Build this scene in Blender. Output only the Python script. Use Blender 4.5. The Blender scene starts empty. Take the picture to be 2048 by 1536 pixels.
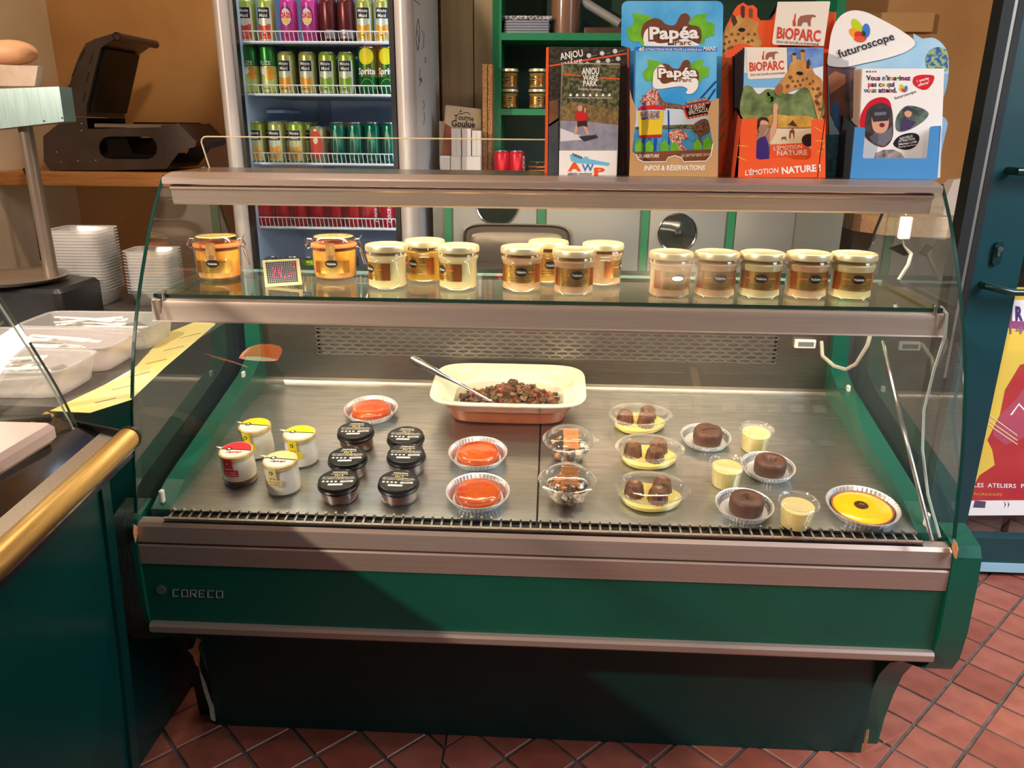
import bpy, math, random
import numpy as np
from mathutils import Matrix, Vector

random.seed(7)
scene = bpy.context.scene
col = scene.collection

# ------------------------------------------------------------------ camera
CAM = np.array((.0153, -1.2809, 1.3529))
YAW, PITCH, ROLL, FPX = -.0472, .3191, .0085, 1561.
FW = np.array([math.sin(YAW) * math.cos(PITCH), math.cos(YAW) * math.cos(PITCH), -math.sin(PITCH)])
_r = np.array([math.cos(YAW), -math.sin(YAW), 0.])
_u = np.cross(_r, FW)
RT = math.cos(ROLL) * _r + math.sin(ROLL) * _u
UP = -math.sin(ROLL) * _r + math.cos(ROLL) * _u
cd = bpy.data.cameras.new('camera')
cd.sensor_width = 36.
cd.lens = FPX / 2048 * 36.
cd.clip_start = .02
cam = bpy.data.objects.new('camera', cd)
col.objects.link(cam)
mw = Matrix.Identity(4)
for i in range(3):
    mw[i][0], mw[i][1], mw[i][2], mw[i][3] = RT[i], UP[i], -FW[i], CAM[i]
cam.matrix_world = mw
scene.camera = cam

# ------------------------------------------------------------------ world, lights, exposure
wd = bpy.data.worlds.new('world')
scene.world = wd
wd.use_nodes = True
bgn = wd.node_tree.nodes['Background']
bgn.inputs[0].default_value = (.80, .88, 1.0, 1)
bgn.inputs[1].default_value = .15
vs = scene.view_settings
vs.view_transform = 'Standard'
vs.look = 'None'
vs.exposure = 0.0
vs.gamma = 1.0
vs.use_curve_mapping = False
scene.cycles.transparent_max_bounces = 24
scene.cycles.max_bounces = 10


def area(name, loc, target, sx, sy, power, rgb, parent=None):
    ld = bpy.data.lights.new(name, 'AREA')
    ld.shape = 'RECTANGLE'
    ld.size, ld.size_y = sx, sy
    ld.energy = power
    ld.color = rgb
    o = bpy.data.objects.new(name, ld)
    col.objects.link(o)
    o.location = loc
    d = Vector(target) - Vector(loc)
    o.rotation_euler = d.to_track_quat('-Z', 'Y').to_euler()
    return o


def lamp(name, loc, power, rgb, rad=.05, target=None, cone=80, blend=.5):
    ld = bpy.data.lights.new(name, 'SPOT' if target is not None else 'POINT')
    ld.energy = power
    ld.color = rgb
    ld.shadow_soft_size = rad
    o = bpy.data.objects.new(name, ld)
    col.objects.link(o)
    o.location = loc
    if target is not None:
        ld.spot_size = math.radians(cone)
        ld.spot_blend = blend
        o.rotation_euler = (Vector(target) - Vector(loc)).to_track_quat('-Z', 'Y').to_euler()
    return o


# warm low light from the shop front on the left: the serving counter cuts it with a diagonal shadow
lamp('shop_spotlight', (-2.55, -1.9, 2.38), 480, (1.0, .82, .66), .045, (.35, .15, .7), 75)
# daylight from the shop door on the right behind the camera
dl = area('door_daylight', (2.5, -.7, 2.2), (1.45, .5, 0), 1.0, 1.6, 40, (.84, .90, 1.0))
dl.data.spread = math.radians(100)
# ceiling lamps
lamp('ceiling_lamp', (.55, -.9, 2.6), 12, (1.0, .84, .66), .02)
lamp('ceiling_lamp', (-.75, 1.0, 2.6), 30, (1.0, .80, .58), .06)
lamp('ceiling_lamp', (1.2, 1.2, 2.6), 4, (1.0, .80, .58), .06)
lamp('tray_fill_spot', (-1.0, -.35, 2.55), 150, (1.0, .86, .74), .05, (-1.12, .32, .9), 34, .6)  # added fill spot that brightens the cutlery trays, no known fitting


# ------------------------------------------------------------------ picture geometry helpers
def ray(x, y):
    return FW + RT * (x - 1024) / FPX + UP * (768 - y) / FPX


def at(x, y, X=None, Y=None, Z=None):
    d = ray(x, y)
    if X is not None:
        t = (X - CAM[0]) / d[0]
    elif Y is not None:
        t = (Y - CAM[1]) / d[1]
    else:
        t = (Z - CAM[2]) / d[2]
    return CAM + t * d


DSL = .1395
DTH = math.atan(DSL)
DZ0 = .6462


def deck(x, y):
    d = ray(x, y)
    t = (DZ0 + DSL * CAM[1] - CAM[2]) / (d[2] - DSL * d[1])
    return CAM + t * d


def pxm(P):
    return float((np.array(P) - CAM) @ FW) / FPX


# ------------------------------------------------------------------ materials
def lin(c):
    out = []
    for v in c:
        v = v / 255.
        out.append(v / 12.92 if v <= .04045 else ((v + .055) / 1.055) ** 2.4)
    return (*out, 1.0)


MATS = {}


def M(name, c=(128, 128, 128), rough=.5, metal=0., c2=None, ns=40., stretch=(1, 1, 1), bump=0., bs=80., spec=.5,
      coat=0., emit=0., sss=0., det=4., lo=.35, hi=.65, trans=0., rv=0.):
    if name in MATS:
        return MATS[name]
    m = bpy.data.materials.new(name)
    m.use_nodes = True
    nt = m.node_tree
    b = nt.nodes['Principled BSDF']
    b.inputs['Base Color'].default_value = lin(c)
    b.inputs['Roughness'].default_value = rough
    b.inputs['Metallic'].default_value = metal
    b.inputs['Specular IOR Level'].default_value = spec
    b.inputs['Coat Weight'].default_value = coat
    b.inputs['Coat Roughness'].default_value = .08
    if trans:
        b.inputs['Transmission Weight'].default_value = trans
    if sss:
        b.inputs['Subsurface Weight'].default_value = sss
        b.inputs['Subsurface Radius'].default_value = (.01, .006, .004)
    if emit:
        b.inputs['Emission Color'].default_value = lin(c)
        b.inputs['Emission Strength'].default_value = emit
    if c2 is not None or bump or rv:
        tc = nt.nodes.new('ShaderNodeTexCoord')
        mp = nt.nodes.new('ShaderNodeMapping')
        mp.inputs['Scale'].default_value = stretch
        nt.links.new(tc.outputs['Object'], mp.inputs['Vector'])
    if c2 is not None or rv:
        n = nt.nodes.new('ShaderNodeTexNoise')
        n.inputs['Scale'].default_value = ns
        n.inputs['Detail'].default_value = det
        nt.links.new(mp.outputs[0], n.inputs['Vector'])
    if c2 is not None:
        r = nt.nodes.new('ShaderNodeValToRGB')
        r.color_ramp.elements[0].position = lo
        r.color_ramp.elements[1].position = hi
        r.color_ramp.elements[0].color = lin(c)
        r.color_ramp.elements[1].color = lin(c2)
        nt.links.new(n.outputs[0], r.inputs[0])
        nt.links.new(r.outputs[0], b.inputs['Base Color'])
    if rv:
        mr = nt.nodes.new('ShaderNodeMapRange')
        mr.inputs['To Min'].default_value = max(.02, rough - rv)
        mr.inputs['To Max'].default_value = rough + rv
        nt.links.new(n.outputs[0], mr.inputs[0])
        nt.links.new(mr.outputs[0], b.inputs['Roughness'])
    if bump:
        n2 = nt.nodes.new('ShaderNodeTexNoise')
        n2.inputs['Scale'].default_value = bs
        n2.inputs['Detail'].default_value = 3
        nt.links.new(mp.outputs[0], n2.inputs['Vector'])
        bp = nt.nodes.new('ShaderNodeBump')
        bp.inputs['Strength'].default_value = bump
        bp.inputs['Distance'].default_value = .002
        nt.links.new(n2.outputs[0], bp.inputs['Height'])
        nt.links.new(bp.outputs[0], b.inputs['Normal'])
    MATS[name] = m
    return m


def glass(name, tint=(250, 255, 252), base=.045, top=.75, rough=0., power=4.0, haze=0.):
    if name in MATS:
        return MATS[name]
    m = bpy.data.materials.new(name)
    m.use_nodes = True
    nt = m.node_tree
    nt.nodes.clear()
    out = nt.nodes.new('ShaderNodeOutputMaterial')
    tr = nt.nodes.new('ShaderNodeBsdfTransparent')
    tr.inputs[0].default_value = lin(tint)
    gl = nt.nodes.new('ShaderNodeBsdfGlossy')
    gl.inputs['Roughness'].default_value = rough
    gl.inputs[0].default_value = (1, 1, 1, 1)
    lw = nt.nodes.new('ShaderNodeLayerWeight')
    pw = nt.nodes.new('ShaderNodeMath')
    pw.operation = 'POWER'
    pw.inputs[1].default_value = power
    nt.links.new(lw.outputs['Facing'], pw.inputs[0])
    ma = nt.nodes.new('ShaderNodeMath')
    ma.operation = 'MULTIPLY_ADD'
    ma.inputs[1].default_value = top
    ma.inputs[2].default_value = base
    nt.links.new(pw.outputs[0], ma.inputs[0])
    mx = nt.nodes.new('ShaderNodeMixShader')
    nt.links.new(ma.outputs[0], mx.inputs[0])
    nt.links.new(tr.outputs[0], mx.inputs[1])
    nt.links.new(gl.outputs[0], mx.inputs[2])
    last = mx
    if haze:
        df = nt.nodes.new('ShaderNodeBsdfDiffuse')
        df.inputs[0].default_value = (.85, .85, .84, 1)
        mh = nt.nodes.new('ShaderNodeMixShader')
        mh.inputs[0].default_value = haze
        nt.links.new(mx.outputs[0], mh.inputs[1])
        nt.links.new(df.outputs[0], mh.inputs[2])
        last = mh
    nt.links.new(last.outputs[0], out.inputs[0])
    MATS[name] = m
    return m


def ink(r, g, b, rough=.45):
    return M('print_%02x%02x%02x' % (r, g, b), (r, g, b), rough, spec=.3)


# ------------------------------------------------------------------ mesh builder
class MB:
    def __init__(s):
        s.v, s.f, s.m = [], [], []

    def add(s, vs_, fs, mi=0):
        o = len(s.v)
        s.v += [tuple(map(float, p)) for p in vs_]
        for f in fs:
            s.f.append(tuple(i + o for i in f))
            s.m.append(mi)
        return s

    def box(s, x0, x1, y0, y1, z0, z1, mi=0):
        v = [(x, y, z) for z in (z0, z1) for y in (y0, y1) for x in (x0, x1)]
        return s.add(v, [(0, 2, 3, 1), (4, 5, 7, 6), (0, 1, 5, 4), (2, 6, 7, 3), (0, 4, 6, 2), (1, 3, 7, 5)], mi)

    def rbox(s, x0, x1, y0, y1, z0, z1, r, k=3, mi=0):
        # box with rounded vertical edges and chamfered top/bottom
        def ring(z, ins):
            pts = []
            rr = max(r - ins, 1e-5)
            for cx, cy, a0 in ((x1 - r, y1 - r, 0), (x0 + r, y1 - r, 90), (x0 + r, y0 + r, 180), (x1 - r, y0 + r, 270)):
                for i in range(k + 1):
                    a = math.radians(a0 + 90 * i / k)
                    pts.append((cx + rr * math.cos(a), cy + rr * math.sin(a), z))
            return pts
        c = min(r * .5, (z1 - z0) * .25)
        return s.loft([ring(z0, c), ring(z0 + c, 0), ring(z1 - c, 0), ring(z1, c)], mi=mi)

    def loft(s, rings, closed=True, cap0=True, cap1=True, mi=0):
        n = len(rings[0])
        v = [p for r in rings for p in r]
        f = []
        for j in range(len(rings) - 1):
            for i in range(n if closed else n - 1):
                k = (i + 1) % n
                f.append((j * n + i, j * n + k, (j + 1) * n + k, (j + 1) * n + i))
        if cap0:
            f.append(tuple(range(n - 1, -1, -1)))
        if cap1:
            f.append(tuple(range((len(rings) - 1) * n, len(rings) * n)))
        return s.add(v, f, mi)

    def lathe(s, prof, n=28, c=(0, 0, 0), cap0=True, cap1=True, mi=0, wav=0., wn=40):
        rings = []
        for q in prof:
            r, z = q[0], q[1]
            w = q[2] if len(q) > 2 else 0.
            rings.append([(c[0] + (r + w * (1 if i % 2 else -1)) * math.cos(2 * math.pi * i / n),
                           c[1] + (r + w * (1 if i % 2 else -1)) * math.sin(2 * math.pi * i / n), c[2] + z) for i in range(n)])
        return s.loft(rings, True, cap0, cap1, mi)

    def prism(s, prof, axis, a, b, mi=0, caps=True):
        def P(p, t):
            return {'x': (t, p[0], p[1]), 'y': (p[0], t, p[1]), 'z': (p[0], p[1], t)}[axis]
        return s.loft([[P(p, a) for p in prof], [P(p, b) for p in prof]], True, caps, caps, mi)

    def tube(s, pts, r, n=8, mi=0, cap=True):
        pts = [Vector(p) for p in pts]
        rs = r if isinstance(r, (list, tuple)) else [r] * len(pts)
        rings = []
        ref = None
        for i, p in enumerate(pts):
            d = (pts[min(i + 1, len(pts) - 1)] - pts[max(i - 1, 0)]).normalized()
            if ref is None:
                ref = Vector((0, 0, 1)) if abs(d.z) < .9 else Vector((1, 0, 0))
            a = d.cross(ref).normalized()
            b2 = a.cross(d).normalized()
            ref = b2
            rings.append([tuple(p + rs[i] * (math.cos(2 * math.pi * k / n) * a + math.sin(2 * math.pi * k / n) * b2)) for k in range(n)])
        return s.loft(rings, True, cap, cap, mi)

    def sheet(s, pts, t=(0, 0, 0), mi=0):
        # flat outline with a thickness vector t
        pts = [np.array(p, float) for p in pts]
        n = len(pts)
        t = np.array(t, float)
        if not t.any():
            return s.add(pts, [tuple(range(n))], mi)
        v = pts + [p + t for p in pts]
        f = [tuple(range(n)), tuple(range(2 * n - 1, n - 1, -1))]
        f += [(i, n + i, n + (i + 1) % n, (i + 1) % n) for i in range(n)]
        return s.add(v, f, mi)

    def xf(s, m):
        s.v = [tuple(m @ Vector(p)) for p in s.v]
        return s

    def mesh(s, name, mats, smooth=35):
        me = bpy.data.meshes.new(name)
        me.from_pydata(s.v, [], s.f)
        if not isinstance(mats, (list, tuple)):
            mats = [mats]
        for m in mats:
            me.materials.append(m)
        if len(mats) > 1:
            me.polygons.foreach_set('material_index', s.m)
        if smooth:
            me.shade_smooth()
            me.set_sharp_from_angle(angle=math.radians(smooth))
        me.update()
        return me


def props(o, label=None, cat=None, group=None, kind=None):
    if label:
        o['label'] = label
    if cat:
        o['category'] = cat
    if group:
        o['group'] = group
    if kind:
        o['kind'] = kind
    return o


def thing(name, label, cat, loc=(0, 0, 0), rot=(0, 0, 0), group=None):
    o = bpy.data.objects.new(name, None)
    o.empty_display_size = .02
    col.objects.link(o)
    o.matrix_world = Matrix.Translation(Vector(tuple(map(float, loc)))) @ Matrix.Rotation(rot[0], 4, 'X') @ Matrix.Rotation(rot[2], 4, 'Z') @ Matrix.Rotation(rot[1], 4, 'Y')
    return props(o, label, cat, group)


def WM(o):
    m = o.matrix_basis.copy()
    p = o.parent
    while p is not None:
        m = p.matrix_basis @ m
        p = p.parent
    return m


def part(name, mb, mats, parent=None, world=False, smooth=35, label=None, kind=None):
    if world and parent is not None:
        mb.xf(WM(parent).inverted())
    me = mb.mesh(name, mats, smooth) if isinstance(mb, MB) else mb
    o = bpy.data.objects.new(name, me)
    col.objects.link(o)
    if parent is not None:
        o.parent = parent
    props(o, label, None, None, kind)
    return o


def single(name, mb, mats, label, cat, group=None, kind=None, smooth=35, loc=None):
    if loc is not None:
        mb.xf(Matrix.Translation(-Vector(tuple(map(float, loc)))))
    o = bpy.data.objects.new(name, mb.mesh(name, mats, smooth))
    col.objects.link(o)
    if loc is not None:
        o.location = tuple(map(float, loc))
    return props(o, label, cat, group, kind)


def struct(name, mb, mats, smooth=35):
    o = bpy.data.objects.new(name, mb.mesh(name, mats, smooth))
    col.objects.link(o)
    o['kind'] = 'structure'
    return o


def dup(o, loc=None, rot=None, label=None, group=None, parent=None):
    c = o.copy()
    col.objects.link(c)
    if parent is not None:
        c.parent = parent
    if loc is not None:
        r = rot or (0, 0, 0)
        c.matrix_basis = Matrix.Translation(Vector(tuple(map(float, loc)))) @ Matrix.Rotation(r[0], 4, 'X') @ Matrix.Rotation(r[2], 4, 'Z')
    if label:
        c['label'] = label
    if group:
        c['group'] = group
    for ch in o.children:
        dup(ch, parent=c)
    return c


def place(o, loc, rx=0., rz=0.):
    o.matrix_basis = Matrix.Translation(Vector(tuple(map(float, loc)))) @ Matrix.Rotation(rx, 4, 'X') @ Matrix.Rotation(rz, 4, 'Z')
    return o


def ell(a, b, z, n=2., N=40, cx=0., cy=0., k=0.):
    out = []
    for i in range(N):
        t = 2 * math.pi * i / N
        c, s_ = math.cos(t), math.sin(t)
        x = math.copysign(abs(c) ** (2 / n), c) * a
        y = math.copysign(abs(s_) ** (2 / n), s_) * b
        out.append((cx + x, cy + y * (1 + k * x / a), z))
    return out


# ------------------------------------------------------------------ lettering
_TX = {}


def glyphs(txt, bold=0.):
    key = (txt, bold)
    if key in _TX:
        return _TX[key]
    cu = bpy.data.curves.new('lettering_source', 'FONT')
    cu.body = txt
    cu.resolution_u = 2
    cu.offset = bold
    ob = bpy.data.objects.new('lettering_source', cu)
    col.objects.link(ob)
    dg = bpy.context.evaluated_depsgraph_get()
    me = bpy.data.meshes.new_from_object(ob.evaluated_get(dg))
    v = np.array([p.co[:2] for p in me.vertices]) if len(me.vertices) else np.zeros((1, 2))
    f = [tuple(p.vertices) for p in me.polygons]
    bpy.data.objects.remove(ob)
    bpy.data.curves.remove(cu)
    bpy.data.meshes.remove(me)
    v = v.copy()
    v[:, 0] -= v[:, 0].min()
    v[:, 1] /= .69
    _TX[key] = (v, f, max(v[:, 0].max(), 1e-4))
    return _TX[key]


def ptext(parent, txt, p0, p1, h, Y, mat, bold=.012, arc=0., slant=0., name='lettering'):
    """lettering on the upright plane Y: baseline from pixel p0 to p1, capitals h pixels tall"""
    v, f, w = glyphs(txt, bold)
    p0 = np.array(p0, float)
    p1 = np.array(p1, float)
    d = p1 - p0
    L = np.linalg.norm(d)
    e = d / L
    nrm = np.array([e[1], -e[0]])
    pts = []
    for x, y in v:
        s_ = x / w
        q = p0 + d * s_ + nrm * (y * h + arc * 4 * s_ * (1 - s_)) + e * slant * y * h
        pts.append(at(q[0], q[1], Y=Y))
    return part(name, MB().add(pts, f), mat, parent, world=True, smooth=0)


def ltext(parent, txt, fn, width, h, mat, bold=.012, name='lettering'):
    """lettering mapped by fn(x, y) with x centred on 0"""
    v, f, w = glyphs(txt, bold)
    return part(name, MB().add([fn((x / w - .5) * width, y * h) for x, y in v], f), mat, parent, smooth=0)


def ppoly(parent, pts, Y, mat, name='print', t=0.):
    """flat outline given in pixels, on the upright plane Y"""
    P = [at(x, y, Y=Y) for x, y in pts]
    return part(name, MB().sheet(P, (0, t, 0) if t else (0, 0, 0)), mat, parent, world=True, smooth=0)


def blob(pts, n=6):
    """smooth closed outline (Catmull-Rom) through pixel points"""
    out = []
    k = len(pts)
    for i in range(k):
        a, b, c, d = (np.array(pts[(i + j - 1) % k], float) for j in range(4))
        for j in range(n):
            t = j / n
            out.append(tuple(.5 * ((2 * b) + (-a + c) * t + (2 * a - 5 * b + 4 * c - d) * t * t + (-a + 3 * b - 3 * c + d) * t ** 3)))
    return out


def oval(cx, cy, a, b, n=20, rot=0.):
    c, s_ = math.cos(rot), math.sin(rot)
    return [(cx + a * math.cos(2 * math.pi * i / n) * c - b * math.sin(2 * math.pi * i / n) * s_,
             cy + a * math.cos(2 * math.pi * i / n) * s_ + b * math.sin(2 * math.pi * i / n) * c) for i in range(n)]


def cyl(r, a, z):
    return (r * math.sin(a), -r * math.cos(a), z)


def cpatch(r, z0, z1, a0, a1, n=10, mb=None, mi=0):
    mb = mb or MB()
    v, f = [], []
    for i in range(n + 1):
        a = a0 + (a1 - a0) * i / n
        v += [cyl(r, a, z0), cyl(r, a, z1)]
    for i in range(n):
        f.append((2 * i, 2 * i + 2, 2 * i + 3, 2 * i + 1))
    return mb.add(v, f, mi)


def coval(r, ac, zc, ha, hz, n=20):
    v, f = [], []
    R_ = (1., .7, .4)
    for q in R_:
        v += [cyl(r, ac + q * ha * math.cos(2 * math.pi * i / n), zc + q * hz * math.sin(2 * math.pi * i / n)) for i in range(n)]
    v.append(cyl(r, ac, zc))
    for k in range(2):
        f += [(k * n + i, k * n + (i + 1) % n, (k + 1) * n + (i + 1) % n, (k + 1) * n + i) for i in range(n)]
    f += [(2 * n + i, 2 * n + (i + 1) % n, 3 * n) for i in range(n)]
    return MB().add(v, f)


def ctext(parent, txt, r, ac, zc, width, h, mat, bold=.012):
    return ltext(parent, txt, lambda x, y: cyl(r, ac + x / r, zc + y - h / 2), width, h, mat, bold)


def greek(parent, fn, width, h, mat, seed=1, name='fine_print'):
    """a line of print too small to read in the photograph: short dashes in word groups"""
    rnd = random.Random(seed)
    mb = MB()
    x = -width / 2
    while x < width / 2 - h * .5:
        w = min(h * rnd.uniform(.5, 1.1), width / 2 - x)
        hh = h * rnd.choice((.7, .7, 1.))
        mb.add([fn(x, 0), fn(x + w, 0), fn(x + w, hh), fn(x, hh)], [(0, 1, 2, 3)])
        x += w + h * (.25 if rnd.random() < .75 else .8)
    return part(name, mb, mat, parent, smooth=0)


def cgreek(parent, r, ac, zc, width, h, mat, seed=1):
    return greek(parent, lambda x, y: cyl(r, ac + x / r, zc + y - h / 2), width, h, mat, seed)


def pgreek(parent, p0, p1, h, Y, mat, seed=1):
    p0, p1 = np.array(p0, float), np.array(p1, float)
    L = np.linalg.norm(p1 - p0)
    e = (p1 - p0) / L
    nr = np.array([e[1], -e[0]])
    o = greek(None, lambda x, y: tuple(at(*(p0 + e * (x + L / 2) + nr * y), Y=Y)), L, h, mat, seed)
    if parent is not None:
        o.data.transform(WM(parent).inverted())
        o.parent = parent
    return o

# ================================================================== materials in use
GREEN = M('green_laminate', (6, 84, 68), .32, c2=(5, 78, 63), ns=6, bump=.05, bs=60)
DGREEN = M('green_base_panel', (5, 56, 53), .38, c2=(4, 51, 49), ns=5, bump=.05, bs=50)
STEEL = M('brushed_steel', (196, 190, 182), .36, 1., c2=(180, 174, 166), ns=30, stretch=(.5, 22, 22), rv=.08)
DECKST = M('deck_steel', (192, 194, 194), .34, 1., c2=(174, 176, 176), ns=14, stretch=(1, 9, 9), rv=.10)
ALU = M('satin_aluminium', (178, 160, 150), .42, .6, c2=(170, 152, 142), ns=20, stretch=(.3, 30, 30))
CHROME = M('chrome', (215, 215, 215), .12, 1.)
FGLASS = glass('front_glass', (251, 254, 252), .06, .7)
SGLASS = glass('shelf_glass', (226, 246, 238), .06, .7)
GEDGE = M('green_glass_edge', (5, 52, 44), .15, coat=.5)
CGLASS = glass('clear_glass', (252, 252, 250), .05, .8, power=3.)
PLIDS = glass('lid_plastic', (250, 251, 251), .06, .9, .08, 2.4, .05)
PLAST = glass('clear_plastic', (250, 251, 251), .05, .8, .06, 3.4, .018)
FROST = glass('frosted_plastic', (236, 236, 236), .06, .5, .2, 3, .22)
WHITE = M('white_plastic', (232, 230, 226), .4)
BLACK = M('black_plastic', (14, 14, 15), .35)
BLKMET = M('black_metal', (22, 20, 20), .35, .6)
BEIGE = M('beige_wall', (196, 172, 140), .8, c2=(180, 156, 124), ns=3, bump=.15, bs=30)
ORANGE = M('ochre_plaster', (200, 154, 98), .85, c2=(184, 136, 80), ns=2.5, bump=.25, bs=22)
CREAM = M('cream_plaster', (214, 196, 168), .85, c2=(200, 180, 150), ns=3, bump=.2, bs=25)
CEIL = M('ceiling_paint', (200, 186, 164), .9)
WOOD = M('pale_wood', (206, 146, 84), .45, c2=(186, 122, 62), ns=9, stretch=(1.2, 14, 14))
SHELFGREEN = M('shelf_green_paint', (10, 120, 76), .4)
SHELFBACK = M('shelf_back_green', (8, 52, 38), .6)
GROUT = M('grout', (104, 92, 84), .9, c2=(78, 70, 64), ns=30)
TILE = M('terracotta_tile', (168, 98, 80), .42, c2=(150, 82, 66), ns=14, bump=.2, bs=60, rv=.1)
TILE2 = M('terracotta_tile_dark', (154, 84, 68), .42, c2=(136, 70, 56), ns=14, bump=.2, bs=60, rv=.1)
GOLDRAIL = M('gold_rail', (236, 200, 128), .36, .9, c2=(226, 186, 108), ns=20, stretch=(20, .5, 20))
PAPERW = M('white_paper', (232, 230, 226), .6)
KRAFT = M('kraft_card', (190, 148, 98), .7)

# ================================================================== room
fl = struct('floor', MB().box(-2.2, 3.2, -3.2, 2.3, -.05, -.004), GROUT)
# diagonal terracotta tiles, two laying fields with a cut joint between them
D = .162
tile_me = {}
rest = MB()
tcount = 0


def tile_poly(cx, cy, xlim):
    h = D / 2 - .0055
    p = [(cx - h, cy), (cx, cy - h), (cx + h, cy), (cx, cy + h)]
    lo, hi = xlim

    def clip(pts, side, lim):
        out = []
        for i in range(len(pts)):
            a, b = pts[i], pts[(i + 1) % len(pts)]
            ia, ib = (a[0] - lim) * side >= 0, (b[0] - lim) * side >= 0
            if ia:
                out.append(a)
            if ia != ib:
                t = (lim - a[0]) / (b[0] - a[0])
                out.append((lim, a[1] + t * (b[1] - a[1])))
        return out
    p = clip(p, 1, lo)
    if len(p) > 2:
        p = clip(p, -1, hi)
    return p


for (ox, oy, lo, hi, y0, y1) in ((-.73, .186, -2.0, -.203, -3.1, 2.0), (.993, .367, -.197, 3.0, -3.1, 2.0)):
    for i in range(-14, 16):
        for j in range(-24, 14):
            for half in (0, 1):
                cx = ox + (i + half * .5) * D + D / 2
                cy = oy + (j + half * .5) * D
                if cx < lo - .08 or cx > hi + .08 or cy < y0 or cy > y1:
                    continue
                q = np.array((cx, cy, 0)) - CAM
                zz = q @ FW
                px, py = 1024 + FPX * (q @ RT) / zz, 768 - FPX * (q @ UP) / zz
                pts = tile_poly(cx, cy, (lo, hi))
                if len(pts) < 3:
                    continue
                full = len(pts) == 4 and abs(pts[0][0] - (cx - D / 2 + .0055)) < 1e-6
                dz = random.uniform(-.0008, .0008)
                mt = random.choice((0, 0, 1))
                if zz < .2 or px < 200 or px > 2180 or py < 1100 or py > 1680 or (py < 1390 and px < 1740) or cy > 1.0:
                    # beyond the view: same laying, joined
                    rest.sheet([(x, y, dz) for x, y in pts], (0, 0, -.006), mt)
                    continue
                if full:
                    if mt not in tile_me:
                        h = D / 2 - .0055
                        g = h - .0025
                        mb = MB().loft([[(-h, 0, -.006), (0, -h, -.006), (h, 0, -.006), (0, h, -.006)],
                                        [(-h, 0, -.002), (0, -h, -.002), (h, 0, -.002), (0, h, -.002)],
                                        [(-g, 0, 0), (0, -g, 0), (g, 0, 0), (0, g, 0)]], cap0=False)
                        tile_me[mt] = mb.mesh('tile', TILE if mt == 0 else TILE2, 0)
                    o = part('tile', tile_me[mt], None, fl)
                    o.location = (cx, cy, dz)
                else:
                    o = part('tile', MB().sheet([(x, y, dz) for x, y in pts], (0, 0, -.006)), TILE if mt == 0 else TILE2, fl, smooth=0)
part('tile_field', rest, [TILE, TILE2], fl, smooth=0, kind='stuff')
struct('wall_back', MB().box(-2.2, 3.2, 2.06, 2.16, 0, 2.7), ORANGE)
struct('wall_left', MB().box(-2.12, -2.02, -.3, 2.06, 0, 2.7), CREAM)
struct('wall_right', MB().box(1.80, 1.9, 1.0, 2.06, 0, 2.7), BEIGE)
struct('ceiling', MB().box(-2.2, 3.2, -3.2, 2.3, 2.7, 2.76), CEIL)
# plain boarding behind the fridge gap and in the recess on the right
struct('trim_1', MB().box(-.43, -.305, 2.03, 2.06, 0, 2.7).box(-.30, -.21, 2.025, 2.06, 0, 2.7), M('tan_board', (206, 186, 156), .6, c2=(194, 170, 140), ns=4, stretch=(8, 8, .5)))
struct('trim_2', MB().box(1.03, 1.80, 2.0, 2.06, 0, 2.7), M('tan_panel', (186, 146, 98), .7, c2=(172, 130, 84), ns=3))
struct('trim_3', MB().box(1.05, 1.42, 1.97, 2.0, 1.70, 1.765), M('tan_panel_moulding', (190, 150, 100), .6))

# ================================================================== main display counter
dc = thing('display_counter', 'long green glass display counter with curved front and steel deck', 'counter', (0, .3, 0))


def W(name, mb, mats, parent=dc, **k):
    return part(name, mb, mats, parent, world=True, **k)


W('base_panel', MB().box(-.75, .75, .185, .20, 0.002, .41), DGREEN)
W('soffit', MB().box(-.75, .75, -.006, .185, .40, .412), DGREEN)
fp = W('front_panel', MB().box(-.75, .75, -.009, .05, .4275, .5535), GREEN)
eP = at(322, 1180, Y=-.0105)
part('badge_disc', MB().prism([(eP[0] + .0098 * math.cos(a * math.pi / 12), eP[2] + .0098 * math.sin(a * math.pi / 12)) for a in range(24)], 'y', -.0115, -.009), M('badge_grey', (150, 152, 158), .35, .8), fp, world=True)


def logo(ch, x, w, h):
    # square cut capitals of the maker's name, drawn as strokes
    S = {'C': [((1, 1), (0, 1)), ((0, 1), (0, 0)), ((0, 0), (1, 0))],
         'O': [((0, 0), (1, 0)), ((1, 0), (1, 1)), ((1, 1), (0, 1)), ((0, 1), (0, 0))],
         'R': [((0, 0), (0, 1)), ((0, 1), (1, 1)), ((1, 1), (1, .5)), ((1, .5), (.3, .5)), ((.4, .5), (1, 0))],
         'E': [((1, 1), (0, 1)), ((0, 1), (0, 0)), ((0, 0), (1, 0)), ((0, .5), (.8, .5))]}[ch]
    mb = MB()
    for (a, b), (c, d) in S:
        p = at(x + a * w, 1194 - b * h + (x - 390) * .03, Y=-.0095)
        q = at(x + c * w, 1194 - d * h + (x - 390) * .03, Y=-.0095)
        mb.tube([p, q], .0015, 4)
    return mb


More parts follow.
